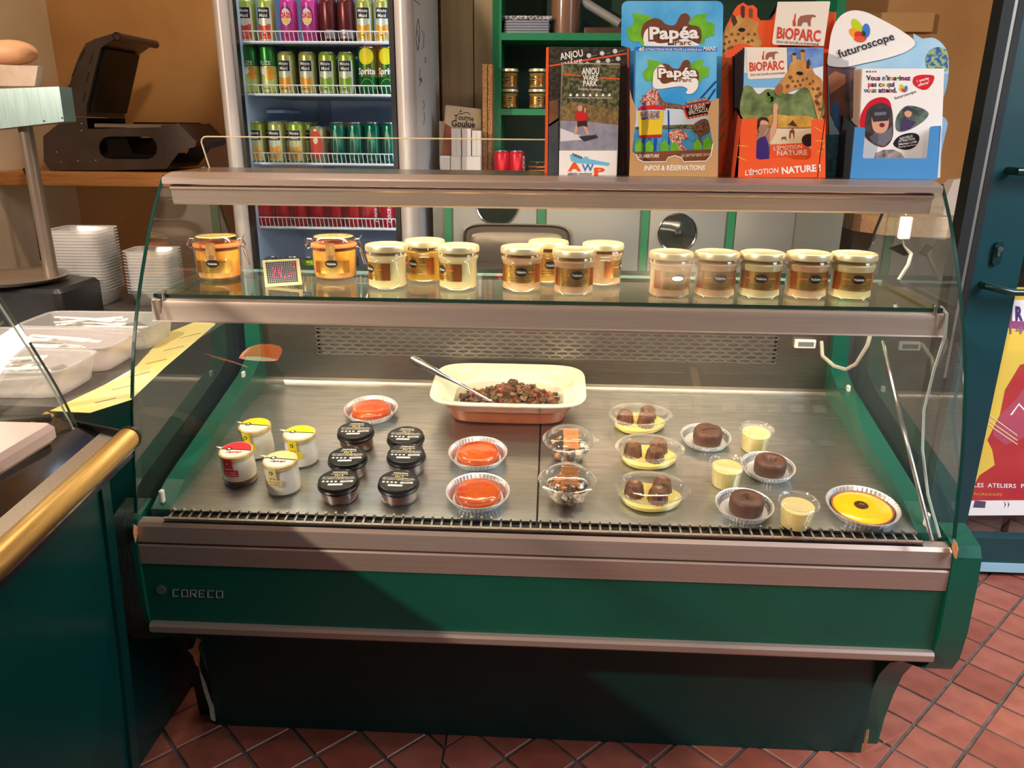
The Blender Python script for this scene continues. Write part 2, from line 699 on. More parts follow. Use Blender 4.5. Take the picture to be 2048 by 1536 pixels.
lg = MB()
for i, ch in enumerate('CORECO'):
    m_ = logo(ch, 346 + i * 17.4, 11.5, 13)
    lg.add(m_.v, m_.f)
part('lettering', lg, M('badge_letter', (150, 160, 156), .35, .7), fp, world=True, smooth=0)
W('bumper_rail', MB().prism([(-.004, .4035), (-.017, .4045), (-.022, .410), (-.022, .4215), (-.018, .4265), (-.004, .4275)], 'x', -.748, .748), ALU)
W('trim_strip', MB().prism([(.02, .5535), (-.008, .5535), (-.0125, .556), (-.0125, .594), (-.010, .597), (.02, .597)], 'x', -.749, .749), ALU)
W('trim_strip', MB().prism([(.02, .600), (-.010, .600), (-.0125, .603), (-.007, .632), (0, .638), (.02, .639)], 'x', -.749, .749), ALU)
W('seam_strip', MB().box(-.748, .748, -.004, .02, .597, .600), BLACK)
# slanted deck: two steel plates with a narrow joint
cdk, sdk = math.cos(DTH), math.sin(DTH)


def dk(x, v, h=0.):
    # point on the deck: x across, v metres up the slope from Y=0, h above the plate
    return (x, v * cdk - h * sdk, DZ0 + v * sdk + h * cdk)


def dplate(x0, x1, v0, v1, t=.004):
    return MB().loft([[dk(x0, v0, -t), dk(x1, v0, -t), dk(x1, v1, -t), dk(x0, v1, -t)],
                      [dk(x0, v0), dk(x1, v0), dk(x1, v1), dk(x0, v1)]])


W('deck_plate', dplate(-.70, .0005, .028, .578), DECKST, smooth=0)
W('deck_plate', dplate(.0045, .70, .028, .578), DECKST, smooth=0)
W('deck_underlay', dplate(-.70, .70, .0, .578, .03).xf(Matrix.Translation((0, 0, -.006))), BLACK, smooth=0)
cmb = W('air_grille', MB().loft([[dk(-.70, .0, -.002), dk(.70, .0, -.002), dk(.70, .006, -.002), dk(-.70, .006, -.002)],
                                 [dk(-.70, .0, .001), dk(.70, .0, .001), dk(.70, .006, .001), dk(-.70, .006, .001)]]), STEEL, smooth=0)
tm = MB()
for hx in (-.0022, .0022):
    pass
tm.box(-.0017, .0017, 0, .030, -.001, .0012).box(-.0017, .0017, .019, .026, .0012, .008)
tm.xf(Matrix.Rotation(DTH, 4, 'X'))
tme = tm.mesh('tooth', STEEL, 0)
for i in range(76):
    o = part('tooth', tme, None, cmb)
    p = Vector(dk(-.69 + i * (1.38 / 75), .002, .0005))
    o.location = WM(cmb).inverted() @ p
# back ledge and rear panel with the oval air vents
W('back_ledge', MB().prism([(.566, .7235), (.573, .737), (.585, .741), (.60, .741), (.60, .70), (.566, .70)], 'x', -.70, .70), STEEL)
bp_ = W('back_panel', MB().box(-.70, -.5655, .585, .60, .735, 1.0).box(.5755, .70, .585, .60, .735, 1.0).box(-.5655, .5755, .585, .60, .735, .8030)
        .box(-.5655, .5755, .585, .60, .8745, 1.0).box(-.70, .70, .605, .61, .735, 1.0), M('back_panel_steel', (158, 150, 142), .34, 1., c2=(146, 138, 130), ns=20, stretch=(.5, 20, 20)), smooth=0)
vg = MB()
NC, NR = 37, 7
cw, chh = (.5755 + .5655) / NC, (.8745 - .8030) / NR
K = 16
for j in range(NR):
    for i in range(NC + (j % 2)):
        x0 = -.5655 + (i - (.5 if j % 2 else 0)) * cw
        x1 = x0 + cw
        x0, x1 = max(x0, -.5655), min(x1, .5755)
        cx, cz = (x0 + x1) / 2, .8030 + (j + .5) * chh
        ax, az = (x1 - x0) / 2, chh / 2
        vo, vi, vb = [], [], []
        for k in range(K):
            a = 2 * math.pi * (k + .5) / K
            c_, s_ = math.cos(a), math.sin(a)
            sc = 1 / max(abs(c_), abs(s_))
            vo.append((cx + ax * c_ * sc, .585, cz + az * s_ * sc))
            vi.append((cx + ax * .88 * c_, .585, cz + az * .74 * s_))
            vb.append((cx + ax * .88 * c_, .5875, cz + az * .74 * s_))
        # corner points exact
        vg.loft([vo, vi, vb], True, False, False)
W('vent_grille', vg, STEEL, smooth=0)
W('vent_backing', MB().box(-.56, .57, .596, .599, .80, .88), M('vent_dark', (160, 156, 158), .35, .9), smooth=0)
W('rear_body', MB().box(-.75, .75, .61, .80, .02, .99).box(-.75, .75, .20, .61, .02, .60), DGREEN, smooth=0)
# thick end panels with the S-shaped foot
PROF = [(.80, 0.002), (.80, .60), (.085, .60), (.075, .645), (.060, .657), (.0, .643), (-.012, .625), (-.016, .58), (-.019, .475), (-.012, .41),
        (.004, .375), (.035, .355), (.09, .325), (.135, .285), (.168, .23), (.19, .16), (.208, .08), (.216, .002)]
for sx in (-1, 1):
    a, b = (-.80, -.75) if sx < 0 else (.75, .80)
    ep = W('end_panel', MB().prism(PROF, 'x', a, b), GREEN, smooth=20)
    # inner cheek closing the gap between end panel and deck plate
    W('inner_cheek', MB().prism([(.60, .70), (.60, .99), (.575, .99), (.56, .80), (.50, .772), (.10, .68), (.03, .650), (.03, .60)], 'x', *((-.738, -.70) if sx < 0 else (.70, .738))), GREEN, smooth=0)
# the edging of the panel next to the serving counter is dark, wrinkled and peeling
fe = [p for p in PROF[3:]]
wr_ = MB()
for a_, b_ in ((-.8006, -.7585),):
    wr_.loft([[(a_, y - .0014, z - (.0008 if z < .36 else 0)) for y, z in fe], [(b_, y - .0014, z - (.0008 if z < .36 else 0)) for y, z in fe]], closed=False, cap0=False, cap1=False)
W('peeling_edging', wr_, M('wrinkled_edging', (30, 56, 48), .6, c2=(14, 24, 20), ns=26, stretch=(14, 1.4, 1.4), bump=1., bs=60), smooth=60)
CHIP = M('bare_chipboard', (206, 150, 104), .8, c2=(180, 120, 78), ns=160)
PALE = M('chipped_edge', (186, 180, 166), .8, c2=(150, 140, 126), ns=160)
# worn spots of the left and right end panel edges
for pts, mt, X in (([(393, 1276), (402, 1280), (395, 1293), (399, 1308), (397, 1335), (391, 1330), (386, 1312), (374, 1300), (385, 1296)], CHIP, -.7495),
                   ([(397, 1330), (401, 1345), (410, 1365), (421, 1400), (432, 1424), (434, 1438), (428, 1443), (421, 1438), (418, 1415), (406, 1378), (400, 1352)], PALE, -.7495),
                   ([(266, 1048), (273, 1052), (275, 1066), (270, 1086), (266, 1068)], CHIP, -.7495)):
    P = [at(x, y, X=X) for x, y in pts]
    W('worn_patch', MB().sheet(P, (.0012, 0, 0)), mt, smooth=0)
for pts in ([(1908, 1080), (1914, 1086), (1917, 1100), (1913, 1118), (1908, 1110), (1904, 1094)], [(1734, 1460), (1738, 1458), (1736, 1480), (1731, 1500), (1727, 1498), (1730, 1480)]):
    P = [at(x, y, X=.7495) for x, y in pts]
    W('worn_patch', MB().sheet(P, (-.0012, 0, 0)), CHIP, smooth=0)
# curved front glass and the two end panes
GP = [(.018, .641), (.030, .70), (.049, .80), (.070, .876), (.101, .963), (.147, .052 + 1.0), (.202, 1.137), (.25, 1.2), (.300, 1.254)]


def cr(P, n=5):
    out = []
    for i in range(len(P) - 1):
        a = P[max(i - 1, 0)]
        b, c = P[i], P[i + 1]
        d = P[min(i + 2, len(P) - 1)]
        for j in range(n):
            t = j / n
            out.append(tuple(.5 * (2 * b[k] + (c[k] - a[k]) * t + (2 * a[k] - 5 * b[k] + 4 * c[k] - d[k]) * t * t + (3 * b[k] - a[k] - 3 * c[k] + d[k]) * t ** 3) for k in (0, 1)))
    return out + [P[-1]]


GC = cr(GP)
fg = MB()
n = len(GC)
fg.add([(-.748, y, z) for y, z in GC] + [(.748, y, z) for y, z in GC], [(i, i + 1, n + i + 1, n + i) for i in range(n - 1)])
W('front_glass', fg, FGLASS, smooth=60)
for sx in (-1, 1):
    x = sx * .762
    eg = MB()
    outl = GC + [(.50, 1.262), (.60, 1.09), (.605, .99), (.605, .61), (.09, .61), (.08, .645)]
    eg.sheet([(x, y, z) for y, z in outl])
    W('end_glass', eg, glass('end_pane_glass', (244, 251, 247), .12, .7, 0., 4., .025), smooth=0)
    # polished green edge of the end pane
    ed = MB()
    for i in range(n - 1):
        (y0, z0), (y1, z1) = GC[i], GC[i + 1]
        ed.add([(x - .003, y0 - .002, z0), (x + .003, y0 - .002, z0), (x + .003, y1 - .002, z1), (x - .003, y1 - .002, z1),
                (x - .003, y0 + .001, z0), (x + .003, y0 + .001, z0), (x + .003, y1 + .001, z1), (x - .003, y1 + .001, z1)],
               [(0, 1, 2, 3), (7, 6, 5, 4), (0, 3, 7, 4), (1, 5, 6, 2)])
    W('glass_edge', ed, GEDGE, smooth=0)
    bk = MB().tube([(x, .50, 1.258), (x, .60, 1.09)], .0035, 6)
    W('glass_edge', bk, BLACK)
    for (v, z) in ((.047, .668), (.493, .768)):
        W('glass_clip', MB().rbox(sx * .722 - .004, sx * .722 + .004, v - .006, v + .006, z - .012, z + .014, .003), WHITE)
# middle glass shelf with its lamp housing
SZ = 1.040
W('shelf_glass', MB().add([(-.748, .170, SZ), (.742, .170, SZ), (.742, .452, SZ), (-.748, .452, SZ)], [(0, 1, 2, 3)]), SGLASS, smooth=0)
W('shelf_edge', MB().box(-.748, .742, .168, .1705, SZ - .007, SZ), GEDGE, smooth=0)
W('shelf_edge', MB().box(-.748, .742, .4505, .453, SZ - .006, SZ), M('shelf_rear_edge', (120, 150, 140), .2), smooth=0)
sh = W('shelf_lamp_housing', MB().prism([(.150, .9895), (.1525, .992), (.158, 1.018), (.1585, 1.0245), (.160, 1.0285), (.164, 1.032), (.172, 1.032), (.172, 1.026), (.166, 1.022), (.163, 1.0), (.157, .9895)], 'x', -.749, .749), ALU, smooth=25)
W('shelf_channel', MB().box(-.745, .745, .172, .20, 1.024, 1.032), ALU)
TUBE = M('lamp_tube', (255, 233, 206), .5, emit=26.)
W('lamp_tube', MB().tube([(-.70, .186, 1.008), (.70, .186, 1.008)], .011, 12), TUBE)
for x in (-.735, .735):
    W('shelf_end_cap', MB().rbox(x - .006, x + .006, .155, .20, .99, 1.032, .003), ALU)
W('corner_clip', MB().rbox(-.728, -.722, .158, .172, 1.028, 1.047, .0025), CHROME)
W('corner_clip', MB().rbox(.722, .728, .158, .172, 1.028, 1.047, .0025), CHROME)
for x in (-.735, .735):
    W('shelf_bracket', MB().tube([(x, .45, 1.032), (x, .19, 1.028)], .004, 6), CHROME)
# top profile with the upper lamp
W('top_front', MB().prism([(.268, 1.2395), (.268, 1.2495), (.272, 1.2525), (.309, 1.2597), (.318, 1.2600), (.318, 1.245), (.276, 1.2395)], 'x', -.752, .752), ALU, smooth=20)
W('top_panel', MB().box(-.752, .752, .318, .50, 1.250, 1.2600), M('top_steel', (176, 164, 156), .26, 1., c2=(160, 148, 140), ns=20, stretch=(.4, 20, 20)), smooth=0)
W('top_lamp_housing', MB().prism([(.286, 1.1985), (.284, 1.202), (.282, 1.226), (.276, 1.230), (.276, 1.2335), (.283, 1.2365), (.30, 1.2385), (.30, 1.232), (.292, 1.228), (.293, 1.1985)], 'x', -.742, .742), ALU, smooth=20)
W('lamp_tube', MB().tube([(-.70, .312, 1.220), (.70, .312, 1.220)], .012, 12), M('top_lamp_tube', (255, 233, 206), .5, emit=40.))
W('top_reflector', MB().box(-.74, .74, .30, .36, 1.2395, 1.250), WHITE, smooth=0)
for x in (-.60, .60):
    pass
# plexiglass guard standing at the back of the top
gx0, gx1, gz0, gz1 = -.752, .20, 1.2602, 1.326
gpts = [(gx0 + .012, gz0), (gx1, gz0), (gx1, gz1)] + [(gx0 + .012 - .012 * math.sin(a), gz1 - .012 + .012 * math.cos(a)) for a in (0, .5, 1.05, 1.57)]
pg = single('acrylic_guard', MB().sheet([(x, .47, z) for x, z in gpts]), FGLASS, 'low clear acrylic guard standing along the back of the counter top', 'guard', smooth=0)
part('guard_edge', MB().tube([(gx0 + .012, .47, gz0)] + [(x, .47, z) for x, z in gpts[:2:-1]] + [(gx1, .47, gz1)], .0016, 6), M('acrylic_edge', (226, 206, 170), .3), pg)
# strut, thermometer, cable and connector inside
W('gas_strut', MB().tube([at(1766, 682, X=.690), at(1800, 830, X=.692), at(1864, 1082, X=.698)], [.0032, .0042, .0042], 10), CHROME)
th = W('thermometer', MB().rbox(.613, .663, .575, .585, .847, .868, .003), WHITE)
part('display_window', MB().box(.620, .657, .5742, .575, .852, .863), M('lcd_grey', (120, 120, 112), .2), th, world=True, smooth=0)
cb = [at(1600, 676, Y=.50), at(1643, 684, Y=.50), at(1645, 712, Y=.46), at(1668, 732, Y=.42), at(1692, 739, Y=.39), at(1712, 728, Y=.36), at(1735, 690, Y=.33), at(1740, 672, Y=.33)]
W('lamp_cable', MB().tube(cb[1:], .0042, 8), M('grey_cable', (176, 170, 156), .5))
W('cable_connector', MB().rbox(.716, .737, .335, .352, 1.143, 1.187, .004), WHITE)
W('lead_wire', MB().tube([at(1812, 430, Y=.343), at(1815, 421, Y=.34), at(1806, 414, Y=.33)], .0016, 6), M('yellow_wire', (190, 170, 50), .5))
W('lead_wire', MB().tube([at(1806, 478, Y=.345), at(1808, 492, Y=.345), at(1822, 508, Y=.34), at(1816, 530, Y=.33), at(1797, 560, Y=.32)], [.0016, .0016, .004, .004, .004], 6), M('braided_wire', (150, 140, 120), .4, .4))
W('steel_bracket', MB().sheet([at(1778, 497, Y=.37), at(1803, 488, Y=.37), at(1822, 508, Y=.36), at(1808, 512, Y=.36)], (0, .003, 0)), BLKMET, smooth=0)
W('side_cable', MB().tube([at(1882, 614, X=.745), at(1894, 628, X=.745), at(1891, 668, X=.742), at(1868, 740, X=.738), at(1848, 820, X=.735), at(1845, 900, X=.73), at(1856, 990, X=.73), at(1880, 1075, X=.73)], .0028, 8), M('clear_sleeve', (150, 160, 156), .25))
for X in (.7,):
    pass

# ================================================================== jars on the glass shelf
GOLDLID = M('gold_lid', (232, 218, 178), .34, .6, c2=(222, 206, 160), ns=30)
GOLDLAB = M('gold_label', (214, 172, 92), .24, .9, c2=(186, 132, 60), ns=18, stretch=(3, 3, .4))
COPPER = M('copper_label', (196, 116, 58), .28, .8, c2=(168, 92, 40), ns=18, stretch=(3, 3, .4))
LABTXT = M('label_print', (84, 60, 30), .5)
ORTXT = M('label_orange_print', (206, 104, 44), .5)
EMB = M('black_emblem', (20, 18, 20), .3)
FAT = M('pale_fat', (206, 190, 146), .35, c2=(190, 170, 122), ns=25)
MEATY = M('pale_pate', (196, 160, 124), .45, c2=(184, 142, 104), ns=60)
SILK = M('white_print', (236, 232, 224), .5)


def twist_jar(name, label, group, fill, k=1., text=True):
    t = thing(name, label, 'jar', (0, 0, 0), group=group)
    r = .0425 * k
    part('glass_body', MB().lathe([(.034 * k, 0), (.0395 * k, .002 * k), (.0405 * k, .007 * k), (.0398 * k, .014 * k), (.0385 * k, .020 * k), (.0385 * k, .054 * k), (.0402 * k, .059 * k),
                                  (.0422 * k, .063 * k), (.0424 * k, .067 * k), (.0405 * k, .071 * k), (.0388 * k, .074 * k)], 32, cap1=False), CGLASS, t)
    part('filling', MB().lathe([(.035 * k, .0035 * k), (.0385 * k, .006 * k), (.037 * k, .02 * k), (.037 * k, .054 * k), (.0405 * k, .064 * k), (.038 * k, .0665 * k)], 28), fill, t)
    lb = part('label', cpatch(.0388 * k, .019 * k, .0535 * k, -1.25, 1.25, 18), GOLDLAB, t, smooth=60)
    part('label_band', cpatch(.0389 * k, .019 * k, .0535 * k, -1.25, -.85, 4), COPPER, lb, smooth=60)
    part('label_band', cpatch(.0389 * k, .019 * k, .0535 * k, .85, 1.25, 4), COPPER, lb, smooth=60)
    e = part('emblem', coval(.0391 * k, .05, .041 * k, .31, .0085 * k), EMB, lb, smooth=60)
    if text:
        ctext(lb, 'Valette', .0393 * k, .05, .041 * k, .020 * k, .005 * k, SILK, .004)
        cgreek(lb, .0390 * k, -.55, .041 * k, .016 * k, .0035 * k, ORTXT, 1)
        cgreek(lb, .0390 * k, .62, .041 * k, .014 * k, .0035 * k, ORTXT, 2)
        for q, zt in enumerate((.0285, .024)):
            cgreek(lb, .0390 * k, 0, zt * k, .05 * k, .002 * k, LABTXT, 3 + q)
    lid = part('lid', MB().lathe([(.0405 * k, .0735 * k), (.0425 * k, .0745 * k), (.0428 * k, .082 * k), (.0415 * k, .0855 * k), (.038 * k, .0868 * k), (.036 * k, .0862 * k), (.012 * k, .0866 * k)], 36), GOLDLID, t)
    return t


jar_px = [(776, 573, FAT, 'glass jar of pale spread between the clip top jar and a darker jar', -.9, None),
          (851, 561, MEATY, 'gold labelled jar behind the two pale jars next to the clip top jar', -.6, None),
          (917, 575, FAT, 'pale jar with black oval emblem turned to its side', -.95, None),
          (1043, 578, MEATY, 'front jar with centred black oval, first of the middle cluster', -.05, None),
          (1095, 563, GOLDLAB, 'jar half hidden between two jars of the middle cluster', .1, None),
          (1146, 585, MEATY, 'front jar with black oval at the middle of the middle cluster', .1, None),
          (1203, 568, MEATY, 'jar with lettering turned towards the front at the end of the middle cluster', 1.3, None)]
row = [(1337, 591), (1427, 591), (1516, 592), (1608, 593), (1697, 594)]
P0 = twist_jar('foie_gras_jar', 'x', 'jars on the glass shelf', FAT)
P1 = twist_jar('foie_gras_jar', 'x', 'jars on the glass shelf', MEATY)
P2 = twist_jar('foie_gras_jar', 'x', 'jars on the glass shelf', M('amber_fat', (206, 160, 60), .35, c2=(190, 140, 50), ns=25))
used = {0: False, 1: False, 2: False}


def put_jar(kind, px, py, rz, label, group):
    src = (P0, P1, P2)[kind]
    p = at(px, py, Z=SZ + .0008)
    if used[kind]:
        o = dup(src, p, (0, 0, rz), label, group)
    else:
        used[kind] = True
        o = place(src, p, 0, rz)
        o['label'] = label
        o['group'] = group
    return o


for (px, py, fm, lab, rz, _), kd in zip(jar_px, (0, 2, 0, 1, 2, 1, 1)):
    put_jar(kd, px, py, rz, lab, 'jars on the glass shelf')
rl = ['gold labelled jar opening the row of five touching jars', 'second jar in the row of five touching jars',
      'middle jar in the row of five touching jars', 'fourth jar in the row of five touching jars',
      'jar with plain dull gold lid closing the row of five by the cable']
for (px, py), lab, rz, kd in zip(row, rl, (.25, 0., -.25, .1, -.05), (1, 1, 0, 1, 0)):
    put_jar(kd, px, py, rz, lab, 'jars on the glass shelf')

AMBER = M('golden_preserve', (222, 164, 56), .3, c2=(202, 124, 42), ns=28)
RUBBER = M('orange_rubber', (214, 120, 66), .5)
SEAL = M('paper_seal', (176, 132, 70), .6, c2=(150, 104, 50), ns=120)


def clip_jar(label, rz, fill=AMBER, k=1.):
    t = thing('clip_top_jar', label, 'jar', (0, 0, 0), group='clip top jars')
    part('glass_body', MB().lathe([(.034 * k, 0), (.0415 * k, .003 * k), (.0445 * k, .010 * k), (.0465 * k, .05 * k), (.0475 * k, .062 * k), (.0480 * k, .0665 * k), (.0450 * k, .0685 * k)], 32, cap1=False), CGLASS, t)
    part('filling', MB().lathe([(.035 * k, .004 * k), (.0415 * k, .007 * k), (.0435 * k, .03 * k), (.0445 * k, .056 * k), (.043 * k, .062 * k)], 28), fill, t)
    part('rubber_ring', MB().lathe([(.0462 * k, .0690 * k), (.0478 * k, .0695 * k), (.0478 * k, .0745 * k), (.0462 * k, .075 * k)], 32), RUBBER, t)
    part('glass_lid', MB().lathe([(.0455 * k, .0755 * k), (.0470 * k, .077 * k), (.0468 * k, .082 * k), (.0430 * k, .089 * k), (.0405 * k, .0915 * k), (.037 * k, .0905 * k), (.02 * k, .0895 * k)], 32, cap0=False), CGLASS, t)
    part('lid_disc', MB().lathe([(.040 * k, .0885 * k), (.0405 * k, .0890 * k), (.0, .0892 * k)], 32, cap1=False), M('lid_underside', (206, 184, 110), .35), t)
    for s_ in (-1, 1):
        w = part('wire_clip', MB().tube([(s_ * .047 * k, -.004, .067 * k), (s_ * .055 * k, -.004, .066 * k), (s_ * .060 * k, -.003, .071 * k), (s_ * .054 * k, -.002, .084 * k), (s_ * .047 * k, 0, .083 * k)], .0013, 6)
                 .tube([(s_ * .048 * k, .004, .067 * k), (s_ * .056 * k, .004, .062 * k), (s_ * .058 * k, .004, .07 * k), (s_ * .051 * k, .004, .078 * k)], .0013, 6), CHROME, t)
        if s_ > 0:
            part('lever', MB().tube([(.054 * k, -.004, .083 * k), (.060 * k, -.004, .092 * k)], .0012, 6).tube([(.055 * k, -.01, .062 * k), (.064 * k, -.012, .032 * k), (.066 * k, -.006, .030 * k), (.057 * k, .004, .062 * k)], .0012, 6), CHROME, w)
    lb = part('label', cpatch(.0462 * k, .018 * k, .043 * k, -.85, .85, 14), GOLDLAB, t, smooth=60)
    part('label_band', cpatch(.0463 * k, .018 * k, .043 * k, -.85, -.55, 4), COPPER, lb, smooth=60)
    part('emblem', coval(.0466 * k, .0, .038 * k, .28, .0085 * k), EMB, lb, smooth=60)
    ctext(lb, 'Valette', .0469 * k, .0, .038 * k, .019 * k, .0045 * k, SILK, .004)
    part('paper_seal', cpatch(.0483 * k, .046 * k, .081 * k, -.2, .2, 5), SEAL, t, smooth=60)
    part('seal_round', coval(.0486 * k, 0, .051 * k, .12, .0055 * k), M('seal_stamp', (120, 84, 44), .6), t, smooth=60)
    return t


cj = clip_jar('clip top jar of golden preserve standing by the price card, unlit lid', 0)
place(cj, at(441, 556, Z=SZ + .0008), 0, .12)
c2_ = dup(cj, at(672, 556, Z=SZ + .0008), (0, 0, .1), 'clip top jar with brightly lit lid between price card and pale jar', 'clip top jars')

# price card
pc = thing('price_card', 'small chalk-grid price card in a cream frame, handwritten in pink', 'price card', at(565, 573, Z=SZ + .0008))
py_ = float(at(565, 573, Z=SZ + .0008)[1])


def cpx(x, y):
    return (360 + x * .25391, 380 + y * .25391)


fr = [cpx(648, 558), cpx(930, 545), cpx(958, 745), cpx(672, 764)]
ppoly(pc, fr, py_, M('cream_frame', (206, 178, 128), .5), 'frame', t=.006)
bd = ppoly(pc, [cpx(672, 572), cpx(912, 558), cpx(930, 722), cpx(692, 738)], py_ - .0006, M('slate', (16, 16, 18), .4), 'slate')
gm = MB()
A, B_, C_, D_ = (np.array(cpx(*q)) for q in ((672, 572), (912, 558), (930, 722), (692, 738)))
for i in range(1, 16):
    u = i / 16
    gm.tube([at(*(A + (B_ - A) * u), Y=py_ - .0009), at(*(D_ + (C_ - D_) * u), Y=py_ - .0009)], .00028, 4, cap=False)
for i in range(1, 12):
    u = i / 12
    gm.tube([at(*(A + (D_ - A) * u), Y=py_ - .0009), at(*(B_ + (C_ - B_) * u), Y=py_ - .0009)], .00028, 4, cap=False)
part('grid_lines', gm, M('grid_white', (190, 190, 196), .6), pc, world=True, smooth=0)
PINK = M('pink_chalk', (236, 64, 128), .6)
for st in ([(725, 625), (735, 605), (752, 612), (750, 640), (735, 668), (728, 682), (745, 678), (762, 682)], [(785, 608), (778, 640), (775, 655), (800, 655)], [(802, 600), (798, 640), (796, 690)],
           [(830, 672), (822, 700)], [(845, 660), (880, 655), (912, 652)], [(848, 680), (880, 672)], [(890, 600), (875, 592), (885, 582), (900, 590), (890, 612), (905, 605)]):
    part('handwriting', MB().tube([at(*cpx(x, y), Y=py_ - .0014) for x, y in st], .0012, 6), PINK, pc, world=True)

# ================================================================== food on the deck
JARGL = CGLASS
MILK = M('white_yogurt', (240, 236, 228), .35, sss=.1)
JAM = M('dark_red_jam', (110, 30, 34), .35)
FOIL = M('cream_foil', (226, 208, 160), .35, .3, c2=(206, 182, 120), ns=60, bump=.3, bs=90)


def yogurt(label, cover, text, jam=False, stripe=(30, 28, 26), deco=None):
    t = thing('yogurt_jar', label, 'yogurt', group='glass yogurt jars on the deck')
    part('glass_body', MB().lathe([(.029, 0), (.0335, .002), (.0345, .008), (.0340, .03), (.0325, .052), (.0310, .060), (.0315, .066)], 32, cap1=False), JARGL, t)
    part('yogurt', MB().lathe([(.0326, .012 if jam else .004), (.0332, .016 if jam else .009), (.0330, .03), (.0314, .052), (.0298, .060)], 28), MILK, t)
    if jam:
        part('jam_layer', MB().lathe([(.0285, .003), (.033, .006), (.0335, .0118)], 28), JAM, t)
    lid = part('foil_lid', MB().lathe([(.0330, .058, .0006), (.0335, .064, .0003), (.0332, .0672), (.028, .0675), (.0, .0678)], 48, cap0=False, cap1=False), FOIL, t)
    # printed half circle, dark band and emblem on the lid
    part('lid_print', MB().add([(0.030 * math.cos(a), .030 * math.sin(a), .0683) for a in [math.pi * (i / 16) - .1 for i in range(17)]], [tuple(range(17))]), cover, lid, smooth=0)
    part('lid_print', MB().add([(0.030 * math.cos(a), .030 * math.sin(a), .0682) for a in [-math.pi * (i / 16) - .1 for i in range(17)]], [tuple(range(16, -1, -1))]), M('lid_pale_print', (236, 228, 208), .5), lid, smooth=0)
    part('lid_band', MB().add([(-.031, .0015, .0686), (.031, -.0035, .0686), (.031, -.0005, .0686), (-.031, .0045, .0686)], [(0, 1, 2, 3)]), M('band_dark', stripe, .5), lid, smooth=0)
    part('lid_emblem', MB().lathe([(.006, .0687), (.006, .0689), (0, .0690)], 16, (-.014, .0022, 0), cap1=False), M('band_dark', stripe, .5), lid)
    part('lid_emblem_ring', MB().lathe([(.0032, .0690), (.0032, .0692), (0, .0693)], 12, (-.014, .0022, 0), cap1=False), SILK, lid)
    if deco is not None:
        for q in range(4):
            part('lid_picture', MB().add([(-.016 + q * .007, -.012 - .002 * (q % 2), .0685), (-.006 + q * .007, -.009, .0685), (-.008 + q * .007, -.006, .0685), (-.018 + q * .007, -.010, .0685)], [(0, 1, 2, 3)]), deco, lid, smooth=0)
    tg = part('paper_tag', cpatch(.0352, .040, .066, -.52, .05, 6), cover, t, smooth=60)
    part('tag_end', cpatch(.0352, .026, .041, -.58, .30, 8), cover, tg, smooth=60)
    part('tag_emblem', coval(.0355, -.25, .056, .11, .0042, 14), M('band_dark', stripe, .5), tg, smooth=60)
    part('tag_emblem_ring', coval(.0357, -.25, .056, .055, .0021, 12), SILK, tg, smooth=60)
    cgreek(tg, .0356, -.2, .044, .015, .003, text[1], 4)
    cgreek(tg, .0356, -.14, .036, .024, .0018, text[1], 5)
    cgreek(tg, .0356, -.14, .0305, .024, .0018, text[1], 6)
    part('lid_tab', MB().add([(-.032, .006, .0675), (-.032, .012, .0675), (-.044, .010, .070)], [(0, 1, 2)]), SILK, lid, smooth=0)
    return t


YEL = M('lemon_yellow_paper', (244, 220, 10), .5)
REDP = M('raspberry_paper', (214, 36, 56), .5)
VAN = M('vanilla_paper', (226, 206, 146), .5)
GREYT = M('grey_ink', (120, 104, 60), .5)
y1 = yogurt('glass yogurt jar with red lid over a dark jam layer', REDP, ('', SILK), True, deco=M('berry_pink', (222, 60, 90), .5))
place(y1, deck(482, 957), DTH, .05)
y2 = yogurt('yellow lidded yogurt jar standing behind the red lidded one', YEL, ('', GREYT))
place(y2, deck(518, 905), DTH, .0)
y3 = dup(y2, deck(606, 921), (DTH, 0, .05), 'yellow lidded yogurt jar behind the vanilla one, nearest the black lidded pots')
y4 = yogurt('plain white yogurt jar with cream vanilla label and purple lid drawing', VAN, ('', GREYT), deco=M('violet_print', (110, 70, 130), .5))
place(y4, deck(569, 976), DTH, .0)

# black-lidded chocolate pots
CHOC = M('chocolate_mousse', (116, 66, 44), .5, c2=(98, 52, 34), ns=40)
LIDB = M('glossy_black_lid', (18, 17, 18), .28)


